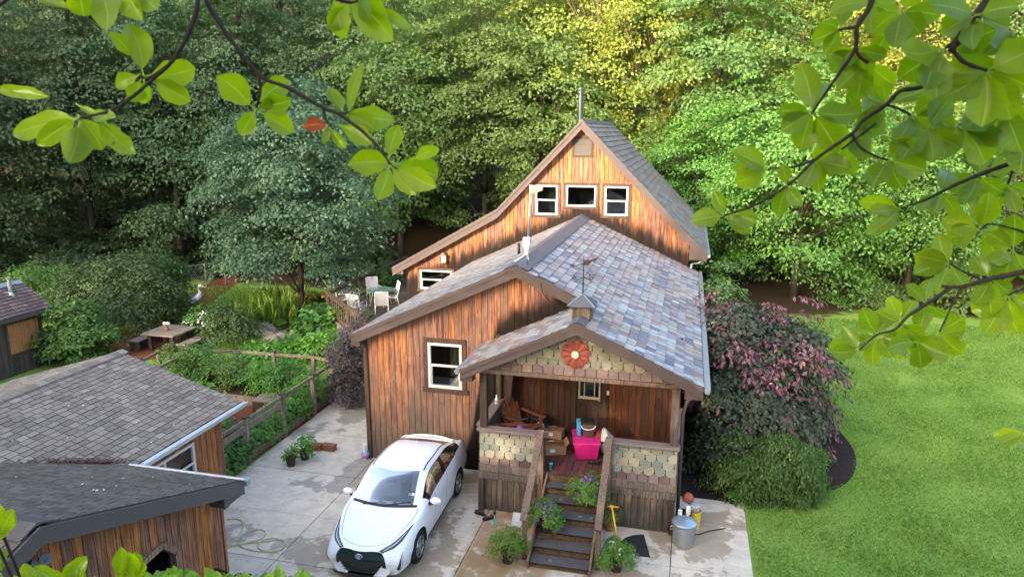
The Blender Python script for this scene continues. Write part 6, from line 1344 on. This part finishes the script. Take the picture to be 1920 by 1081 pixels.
    m=MB(); m.bar(a+Vector((-.02,-.10,.09)),a+Vector((-.10,-.62,.09)),.11,.03); m.build('deck','yellow metal',t,bev=.008)
    for p in(a+Vector((.0,.02,.075)),a+Vector((-.11,-.68,.075))): m=MB(); m.lathe(p,[(.05,-.014),(.072,-.014),(.075,0),(.072,.014),(.05,.014)],18,Matrix.Rotation(R(90),3,'Y')@Matrix.Rotation(R(-10),3,'X')); m.build('wheel','black',t)
    a=G(968,1032,.03); b=AX(985,1008,-2.98); m=MB(); a=Vector((a.x,a.y,.05)); b=Vector((-2.93,12.66,.42)); m.tube([a,a.lerp(b,.55)],.016,8); t=T('toy_bat','yellow toy bat leaning on the left handrail post','bat',a); m.build('bat','yellow plastic',t); m=MB(); m.tube([a.lerp(b,.555),b],.012,8); m.build('bat_grip','dark_wood',t)
    # right porch corner: yellow bucket, basketball, white drain fittings
    a=Vector((.48,14.62,.034)); t=T('bucket','tall yellow bucket at the right corner of the porch','bucket',a); m=MB(); m.lathe(a,[(.13,0),(.155,.40),(.165,.40),(.165,.44),(.15,.44),(.12,.02),(0,.02)],22); m.build('pail','yellow plastic',t)
    m=MB(); m.lathe(a+Vector((0,0,.45)),[(.13,0),(.13,.1),(.09,.13),(0,.13)],16); m.build('bundle','grey plastic',t)
    c=a+Vector((-.14,-.03,.72)); m=MB(); m.ball(c,.12,20); t=T('basketball','orange basketball lodged at the right corner post of the porch','ball',c); m.build('ball','orange rubber',t,smooth=True); m=MB()
    for Rm in(Matrix.Identity(3),Matrix.Rotation(R(90),3,'X'),Matrix.Rotation(R(90),3,'Y')): m.tube([c+Rm@Vector((.1205*math.cos(q),.1205*math.sin(q),0)) for q in np.linspace(0,2*math.pi,25)[:-1]],.003,5,closed=True)
    m.build('seam_lines','black',t)
    m=MB(); p=Vector((.18,14.2,.034)); m.tube([p,p+Vector((0,0,.62))],.045,12); m.tube([p+Vector((.17,.12,0)),p+Vector((.17,.12,.30))],.055,12); m.tube([p+Vector((.17,.12,.30)),p+Vector((.17,.12,.42))],.075,12); m.tube([p+Vector((.17,.12,.42)),p+Vector((.17,.12,.66))],.05,12); m.tube([p+Vector((.08,.06,.36)),p+Vector((.17,.12,.36))],.04,10)
    tag(m.build('drain_pipe','white plastic',origin=p),'white plastic drain pipes at the right corner of the porch','pipe')
    p=Vector((.42,14.45,.05)); m=MB(); m.tube(cat([p,p+Vector((.15,-.1,0)),p+Vector((.4,.1,0)),p+Vector((.75,.3,0))],6),.012,6); tag(m.build('black_hose','black',origin=p),'thin black hose curling on the concrete beside the yellow bucket','hose')
    # bicycle parked against the near end of the garage
    a=AY(435,1072,9.3); t=T('bicycle','black bicycle by the garage corner, its handlebar just in view','bicycle',(a.x,a.y,.034)); x,y,z=a
    m=MB(); m.tube(cat([(x-.34,y+.03,z-.03),(x-.12,y,z-.01),(x-.05,y-.02,z-.05),(x+.05,y-.02,z-.05),(x+.12,y,z-.01),(x+.34,y+.03,z+.0)],4),.013,8); m.build('handlebar','black',t)
    for e in(-1,1): m=MB(); m.tube([(x+e*.24,y+.015,z-.018),(x+e*.35,y+.03,z-.012)],.019,8); m.build('hand_grip','black',t)
    m=MB(); m.tube([(x,y-.02,z-.05),(x,y-.08,z-.30)],.018,8); m.tube([(x,y-.08,z-.3),(x,y-.75,z-.55)],.02,8); m.tube([(x,y-.08,z-.25),(x,y-.6,z-.22)],.02,8); m.tube([(x,y-.6,z-.1),(x,y-.75,z-.62)],.018,8); m.tube([(x,y-.75,z-.62),(x,y-1.1,.36)],.014,8); m.build('frame','black',t)
    m=MB(); m.tube([(x-.05,y-.08,z-.3),(x-.05,y+.10,.36)],.013,8); m.tube([(x+.05,y-.08,z-.3),(x+.05,y+.10,.36)],.013,8); m.build('fork','black',t)
    for yy in(y+.10,y-1.1): m=MB(); m.tube([(x,yy+.31*math.cos(q),.36+.31*math.sin(q)) for q in np.linspace(0,2*math.pi,33)[:-1]],.025,8,closed=True); 
    for yy in(y+.10,y-1.1):
        m=MB(); m.tube([(x,yy+.31*math.cos(q),.36+.31*math.sin(q)) for q in np.linspace(0,2*math.pi,33)[:-1]],.022,8,closed=True); w=m.build('wheel','tyre',t); m=MB()
        for q in np.linspace(0,2*math.pi,17)[:-1]: m.tube([(x,yy,.36),(x,yy+.30*math.cos(q),.36+.30*math.sin(q))],.002,4)
        m.build('spokes','metal',w)
    m=MB(); m.ball((x,y-.6,z-.06),(.07,.13,.035),12); m.build('saddle','black',t)
    # bare soil by the weeping shrub
    0 and sheet('bare_soil',smooth_poly([(1.8,15.6),(2.6,15.25),(3.1,15.4),(2.7,15.75),(2.1,15.85)]),.022,'soil')
M['lid_metal']=plain('blue grey lid',(.33,.42,.50),.35,.5,.6,.15,5)
misc()
# ================================================================ DECK FURNITURE
def deck_chair(label,loc,rz,first=[None]):
    if first[0] is None:
        t=T('patio_chair',label,'chair',(0,0,0),group='patio chairs round the glass table')
        m=MB()
        for x in(-.27,.27):
            m.tube(cat([(x,.28,.0),(x,.27,.38),(x,.24,.42),(x,-.2,.38),(x,-.40,1.0)],4),.016,7); m.tube(cat([(x,-.30,.0),(x,-.22,.40)],3),.016,7); m.tube(cat([(x*1.06,.27,.4),(x*1.06,.22,.62),(x*1.06,-.27,.62)],4),.016,7)
        m.tube([(-.27,-.40,1.0),(.27,-.40,1.0)],.016,7); m.build('frame','white plastic',t,smooth=True)
        m=MB(); m.prism([(-.26,.24,.425),(.26,.24,.425),(.26,-.20,.39),(-.26,-.20,.39)],(0,0,.012)); m.build('seat','sling grey',t)
        m=MB(); m.prism([(-.26,-.205,.39),(.26,-.205,.39),(.26,-.40,.99),(-.26,-.40,.99)],(0,.012,.004)); m.build('backrest','sling grey',t); first[0]=t
    else: t=dup(first[0],label=label)
    t.location=loc; t.rotation_euler=(0,0,rz)
tc=G(700,566,1.72); tc=Vector((tc.x,tc.y,1.0)); tc=Vector((-13.0,28.3,1.0))
for px,py,lab in((645,572,'grey sling patio chair at the far left of the glass table by the rail'),(659,567,'grey sling patio chair left of the glass table seen against the far rail'),(702,560,'grey sling patio chair at the far side of the glass table'),(671,590,'grey sling patio chair nearest the diagonal rail, its back to the viewer'),(716,585,'grey sling patio chair right of the near one, back partly turned'),(733,568,'grey sling patio chair at the right end of the glass table seen side on')):
    q=G(px,py,1.05); dv=Vector((tc.x-q.x,tc.y-q.y,0)); deck_chair(lab,(q.x,q.y,1.0),math.atan2(dv.y,dv.x)-math.pi/2)
t=T('patio_table','round glass topped patio table on the deck among grey chairs','table',tc); m=MB(); m.lathe(tc,[(.62,.70),(.63,.71),(.62,.715),(0,.715)],28); m.build('table_top','table_glass',t)
for a in range(4): m=MB(); d=Vector((math.cos(a*1.57+.7),math.sin(a*1.57+.7),0)); m.tube([tc+d*.5,tc+d*.3+Vector((0,0,.69))],.018,7); m.build('leg','metal',t)
q=G(743,531,1.0); pot('potted_plant','leafy plant in a black pot on the deck beside the house wall',(q.x,q.y,1.002),.2,.35,'black',301,.5,.6,'lf_gard',.16,None,pads=30,per=26,asp=.4)
pot('potted_plant','small plant box standing against the wall under the deck side window',(-11.3,27.0,1.002),.25,.5,'dark_wood',302,.2,.12,'lf_gard',.1,None,pads=10,per=16)
for i,(px,py) in enumerate([(708,520),(725,512)]): 
    q=AX(px,py,-14.3); t=bush('railing_plant','leafy plant growing along the far deck rail','plant',(-14.25,q.y,1.0),310+i,.35,.5,.9,24,30,.3,.13,'lf_gard',group='plants along the far deck rail')
# ================================================================ NEAR BRANCHES HANGING INTO VIEW
def near_leaf_mat(name,c,c2,trans):
    s=S(name,.32,.5); isl=s.island(); uv=s.attr('lv'); xyz=s.node('SeparateColor',{0:uv}).outputs; a=s.math('ABSOLUTE',s.math('MULTIPLY_ADD',xyz[0],2.,-1.)); al=xyz[1]
    cc=s.mix(isl,c,c2); n=s.noise(s.obj(),18,4); cc=s.hsv(cc,.5,1.,s.math('MULTIPLY_ADD',n,.5,.75))
    vein=s.math('MAXIMUM',s.step(a,.055,.02),s.math('MULTIPLY',s.step(s.math('ABSOLUTE',s.math('SUBTRACT',s.math('FRACT',s.math('MULTIPLY',s.math('SUBTRACT',al,s.math('MULTIPLY',a,.14)),7.)),.5)),.06,.02),.35))
    cc=s.mix(s.math('MULTIPLY',vein,.5),cc,(.42,.55,.16))
    sp=s.step(s.noise(s.obj(),95,2),.72,.76); cc=s.mix(s.math('MULTIPLY',sp,.75),cc,(.09,.05,.01))
    s.color(cc); t=s.node('BsdfTranslucent',{0:s.hsv(cc,.49,1.1,1.65)}); mx=s.node('MixShader',{0:trans}); s.t.links.new(s.b.outputs[0],mx.inputs[1]); s.t.links.new(t.outputs[0],mx.inputs[2]); s.t.links.new(mx.outputs[0],s.t.nodes['Material Output'].inputs[0]); M[name]=s.m
near_leaf_mat('near_leaf',(.175,.285,.012),(.27,.375,.018),.66); near_leaf_mat('near_leaf_deep',(.13,.235,.014),(.215,.31,.018),.6); near_leaf_mat('near_red',(.33,.05,.02),(.36,.08,.02),.45); near_leaf_mat('shrub_near',(.11,.24,.03),(.20,.34,.06),.5)
s=S('twig bark',.85,.2); nn=s.noise(s.obj(),90,3); s.color(s.mix(nn,(.012,.009,.008),(.04,.03,.026))); s.bump(nn,.8,.002); M['twig']=s.m
LV={}
class LeafSet:
    def __init__(s): s.v=[]; s.f=[]; s.a=[]
    def leaf(s,b,t,wd,rnd,face=None,curl=.25):
        b,t=Vector(b),Vector(t); d=t-b; L=d.length; d.normalize(); tc=(CAM-(b+t)/2).normalized()
        n=face or (tc+Vector((rnd.uniform(-.35,.35),rnd.uniform(-.3,.3),rnd.uniform(-.25,.45)))); n=(n-d*n.dot(d)).normalized(); sd=d.cross(n); N,K=13,7; pw=rnd.uniform(.68,.98); qw=rnd.uniform(.62,.8); mxw=(pw/(pw+qw))**pw*(qw/(pw+qw))**qw; o=len(s.v); bend=rnd.uniform(-.18,.22); tw=rnd.uniform(-.25,.25); ph=rnd.random()*6; cu=curl*rnd.uniform(.3,2.); sk=rnd.uniform(-.06,.06)
        for i in range(N):
            u=i/(N-1); ww=wd*.5*((u**pw)*((1-u)**qw)/mxw)*(1+.05*math.sin(u*11+ph)) if 0<u<1 else 0.0; ww=max(ww,.0015)
            for k in range(K):
                a=(k/(K-1))*2-1; ee=1+.045*math.sin(u*15+ph+a*2)*abs(a)
                p=b+d*(L*u)+sd*(a*ww*ee+sk*L*math.sin(u*3.14))+n*(-bend*L*(u*u)+abs(a)**1.6*ww*cu+a*ww*tw*u+.02*L*math.sin(u*9+ph)*abs(a))
                s.v.append(p); s.a.append(((a+1)/2,u,0,1))
        for i in range(N-1):
            for k in range(K-1): s.f.append((o+i*K+k,o+i*K+k+1,o+(i+1)*K+k+1,o+(i+1)*K+k))
        # stalk
        q=b-d*L*.16; r=.0014; m=len(s.v)
        for p in(q,b+d*L*.03):
            for e in((1,0),(0,1),(-1,0),(0,-1)): s.v.append(p+sd*e[0]*r+n*e[1]*r); s.a.append((.5,0,0,1))
        for e in range(4): s.f.append((m+e,m+(e+1)%4,m+4+(e+1)%4,m+4+e))
    def build(s,name,mat,parent):
        o=wloc(parent); me=bpy.data.meshes.new(name); me.from_pydata([tuple(p-o) for p in s.v],[],s.f); at=me.color_attributes.new('lv','FLOAT_COLOR','POINT'); at.data.foreach_set('color',[c for a in s.a for c in a]); me.polygons.foreach_set('use_smooth',[True]*len(me.polygons)); me.materials.append(M[mat]); ob=bpy.data.objects.new(name,me); col.objects.link(ob); ob.parent=parent; return ob
def stem(m,pts,r0,r1,D):
    P=[AD(x,y,D(x,y) if callable(D) else D) for x,y in pts]; P=cat(P,6); n=len(P); rnd=random.Random(int(pts[0][0])); m.tube(P,[(r0+(r1-r0)*i/(n-1))*rnd.uniform(.86,1.18) for i in range(n)],7)
def grp(parent,leaves,D,rnd,mat='near_leaf',name='leaf_cluster'):
    ls=LeafSet(); D=D+rnd.uniform(-.01,.04)*(2.5 if D>1.32 else 1)
    for (bx,by,tx,ty,w) in leaves:
        d0=D+rnd.uniform(-.004,.004); d1=d0+rnd.uniform(-.045,.045); ls.leaf(AD(bx,by,d0),AD(tx,ty,d1),w*1.04*D/FPX,rnd)
    return ls.build(name,mat,parent)
def left_branch():
    rnd=random.Random(5); org=AD(375,-120,1.3); t=T('overhanging_branch','leafy branch hanging into the upper left of the view, its twigs arching apart','branch',org); D=1.28
    m=MB(); stem(m,[(380,-220),(378,-90),(372,-10),(366,30),(345,80),(318,120),(285,150),(250,180),(205,208),(150,221)],.0048,.0022,D)
    stem(m,[(380,-220),(380,-80),(384,-8),(410,40),(440,85),(478,132),(500,150),(540,165),(607,203),(640,217),(690,255),(716,285),(732,308)],.0048,.002,D+.02); stem(m,[(484,138),(488,170),(481,202)],.0034,.002,D+.02); stem(m,[(606,203),(612,225),(622,238)],.003,.0016,D+.02); stem(m,[(632,214),(648,212),(656,210)],.0028,.0015,D+.02); stem(m,[(318,120),(290,140),(272,150)],.0026,.0016,D)
    stem(m,[(380,-220),(300,-70),(220,-22),(120,-14),(60,-12)],.006,.0022,D); stem(m,[(380,-220),(520,-90),(615,-14),(650,4),(672,2)],.006,.002,D+.04); stem(m,[(300,-70),(120,-60),(-60,60),(-50,140),(-8,168)],.004,.0016,D-.02)
    m.tube(cat([AD(380,-220,D),CAM+Vector((-.55,.6,1.5)),CAM+Vector((.3,-.6,2.6)),(1.4,-1.9,CAMZ+3.4)],6),[.008+.0012*i for i in range(19)],8); m.build('stem','twig',t,smooth=True)
    grp(t,[(136,223,0,240,50),(138,226,66,274,38),(147,237,128,309,50),(152,224,190,283,44),(188,230,250,285,36),(178,212,224,226,30),(150,200,203,238,15)],D,rnd)
    grp(t,[(266,130,243,54,48),(246,104,209,62,26),(257,142,214,163,30),(262,154,246,190,34),(270,155,272,190,27),(284,141,366,128,50),(291,151,353,190,40)],D,rnd)
    grp(t,[(66,-12,125,14,28),(150,-16,158,31,56),(190,-14,198,50,52),(225,-20,262,36,44),(262,-16,291,16,46)],D,rnd); grp(t,[(-8,168,88,181,24)],D-.02,rnd)
    grp(t,[(468,196,407,142,50),(483,190,539,152,40),(490,198,555,185,42),(487,206,517,183,20),(477,210,450,253,32),(494,214,551,248,38)],D+.02,rnd)
    grp(t,[(612,239,606,271,15),(622,245,650,279,20),(640,204,617,170,32),(655,206,682,128,21),(656,213,740,226,42),(652,214,702,240,34),(642,238,695,268,34)],D+.02,rnd)
    tag(grp(t,[(611,235,570,236,24)],D+.02,rnd,'near_red'),'single red turning leaf')
    grp(t,[(727,303,653,306,46),(728,316,708,375,36),(730,292,748,235,32),(738,318,781,365,28),(746,308,823,332,52),(748,314,820,352,40),(778,297,829,281,24)],D+.03,rnd)
    grp(t,[(628,4,640,68,42),(662,2,742,80,62),(690,8,775,66,22),(655,6,620,55,34),(670,0,700,40,40)],D+.05,rnd)
left_branch()
def right_branch():
    rnd=random.Random(8); org=AD(2050,-160,1.6); t=T('overhanging_branch','dense leafy branch filling the upper right of the view','branch',org)
    m=MB(); S1=lambda pts,a,b,D: stem(m,pts,a,b,D)
    S1([(2050,-300),(1800,-160),(1660,-60),(1638,-8),(1628,18),(1607,51),(1604,90),(1577,132),(1558,160),(1524,210)],.007,.0022,1.35); S1([(1604,88),(1612,106),(1628,118)],.004,.003,1.35); S1([(1608,51),(1590,53),(1574,56)],.0035,.0025,1.35)
    S1([(2050,-300),(1900,-60),(1832,28),(1800,70),(1782,96)],.011,.005,1.2); S1([(1786,94),(1810,118),(1850,132)],.004,.003,1.2); S1([(1800,70),(1770,92)],.004,.002,1.2)
    S1([(1850,132),(1780,150),(1720,165),(1686,172),(1662,196),(1618,226),(1598,250),(1530,298),(1480,345),(1420,382),(1358,404)],.005,.002,1.4); S1([(1662,196),(1690,206),(1708,216)],.003,.002,1.4); S1([(1598,252),(1612,275),(1640,292),(1664,300)],.003,.002,1.4); S1([(1530,298),(1490,312),(1440,316)],.0026,.0016,1.4); S1([(1642,232),(1618,250),(1578,280)],.003,.002,1.42)
    S1([(2100,180),(1990,270),(1925,296),(1850,322),(1790,347),(1740,372),(1690,390)],.007,.002,1.55); S1([(1905,303),(1890,345)],.003,.002,1.55)
    S1([(2120,420),(2000,490),(1925,508),(1857,522),(1800,538),(1766,536)],.008,.003,1.5); S1([(1836,522),(1805,508),(1780,494)],.003,.0018,1.5); S1([(1783,538),(1745,565),(1703,592),(1678,617),(1643,628),(1611,656)],.004,.0016,1.5); S1([(1803,540),(1787,568),(1762,622)],.003,.0016,1.5); S1([(2000,490),(1940,530),(1890,553)],.004,.002,1.5); S1([(2000,490),(1930,440),(1860,420),(1838,430)],.003,.002,1.52); S1([(2100,600),(1990,780),(1925,812)],.005,.002,1.5); S1([(2100,180),(1990,235),(1915,246)],.004,.002,1.5)
    for q,D in(((2050,-300),1.3),((2100,180),1.55),((2120,420),1.5),((2100,600),1.5)): m.tube(cat([AD(*q,D),CAM+Vector((1.5,.9,.9)),CAM+Vector((1.5,-.6,1.6)),(1.4,-1.9,CAMZ+2.4)],6),[.007+.0011*i for i in range(19)],8)
    m.build('stem','twig',t,smooth=True)
    def cl(x,y,angs,L,D,w=.6,mat=None):
        L*=.8 if D<1.5 else .78
        out=[]
        for a in angs:
            a=R(a+rnd.uniform(-9,9)); l=L*rnd.uniform(.82,1.15); c,s_=math.cos(a),math.sin(a); out.append((x+c*l*.12,y+s_*l*.12,x+c*l,y+s_*l,l*w*rnd.uniform(.85,1.1)))
        grp(t,out,D,rnd,mat or rnd.choice(['near_leaf_deep','near_leaf','near_leaf_deep']))
    cl(1524,210,[-98,178,140,110,10,-70,60],96,1.35); cl(1628,118,[200,150,100,45,-50],84,1.35); cl(1574,56,[160,120,-160,-80],66,1.35); cl(1638,5,[170,60,30,100,-20],76,1.33); cl(1690,20,[150,80,40,110,0,-60],84,1.3); cl(1604,90,[60,20,130],74,1.38)
    cl(1770,92,[170,150,120,95],118,1.2); cl(1850,132,[20,55,-30,95,140,170],120,1.2); cl(1786,94,[60,30,-20,-70],100,1.2); cl(1832,28,[150,100,20,-20,190],104,1.2); cl(1900,60,[60,100,140,180],110,1.22)
    cl(1708,216,[10,60,120,-40,85],92,1.4); cl(1662,196,[-100,-20,150,200],86,1.4); cl(1664,300,[15,60,110,-40],90,1.4); cl(1598,250,[120,70,-20,180],82,1.4); cl(1578,280,[160,100,60],76,1.42); cl(1530,300,[80,40,110,20],76,1.4); cl(1440,316,[185,160,-150],76,1.4); cl(1475,348,[-100,60,100],60,1.4); cl(1358,404,[176,10,-108,28],72,1.4); cl(1620,226,[-70,-130,95],80,1.4); cl(1740,240,[40,80,130,0,-50],92,1.42); cl(1800,230,[60,110,20,-30],96,1.4); cl(1880,200,[100,60,160,20],100,1.38)
    cl(1690,390,[188,172,150],92,1.55,.4); cl(1762,360,[100,150,-70,60],72,1.55); cl(1835,330,[80,110,-80,30,150],76,1.55); cl(1890,345,[70,110,20],70,1.55); cl(1905,303,[-80,-130,-40,160],72,1.55); cl(1915,246,[170,140,-160,100,60],84,1.5)
    cl(1611,656,[195,178,240],72,1.5); cl(1643,628,[-62,-112,150,50,15,90],76,1.5); cl(1690,605,[-120,-60,30,90,-165,60],76,1.5); cl(1780,494,[-118,160,-160,120,60,190],78,1.5); cl(1762,622,[35,100,140,0,-30],78,1.5); cl(1857,522,[80,130,40,-80,-120],84,1.5); cl(1890,553,[70,120,160,30],92,1.5); cl(1735,568,[-70,100,-130,40],70,1.5); cl(1838,430,[-100,-70,165,20,60,185],80,1.52); cl(1900,470,[150,110,60,-150,-90],84,1.52); cl(1720,640,[20,160,80],70,1.5); cl(1925,812,[180,165],72,1.5,.4)
right_branch()
def near_shrub():
    rnd=random.Random(3); b=Vector((-2.2,2.2,hgt(-2.2,2.2))); t=T('near_shrub','tips of a pale green shrub rising along the bottom left edge','shrub',b); m=MB(); ls=LeafSet(); ls2=LeafSet()
    def sprig(x,y,n,L,D,spread=70,big=ls):
        p=AD(x,y,D); q=b+Vector((rnd.uniform(-.3,.3),rnd.uniform(-.2,.2),.0)); m.tube(cat([q,q.lerp(p,.6)+Vector((0,.1,-.15)),p],5),[.012]*6+[.006]*4+[.003] if 0 else .004,5)
        for i in range(n):
            a=R(-90+rnd.uniform(-spread,spread)); l=L*rnd.uniform(.7,1.2); d=D+rnd.uniform(-.06,.06); big.leaf(AD(x+rnd.uniform(-6,6),y+rnd.uniform(-4,8),d),AD(x+math.cos(a)*l,y+math.sin(a)*l,d+rnd.uniform(-.05,.05)),l*.55*D/FPX,rnd)
    for x in range(-20,590,17): sprig(x,1100+rnd.uniform(-6,8)+(8 if x<260 else 0)+(6 if x>420 else 0),5,34,2.45)
    sprig(250,1088,5,58,2.2,40,ls2); sprig(120,1098,5,56,2.2,60,ls2); sprig(70,1100,4,44,2.2,60,ls2); sprig(-6,1078,6,56,2.0,80,ls2); sprig(-10,1010,6,66,1.9,70,ls2); sprig(5,1000,3,52,1.9,35,ls2)
    ls.build('foliage','shrub_near',t); ls2.build('shoot_leaves','near_leaf',t); m.build('stem','twig',t)
near_shrub()

def near_tree():
    t=make_tree('broadleaf_tree','leafy tree standing just behind the viewer above the overhanging branches','tree',77,8,2.6,2.0,8.6,70,60,.7,.13,'lf_bright',trunk_r=.2,low=-.3); t.location=(1.4,-1.95,hgt(1.4,-1.95)-.1)
near_tree()
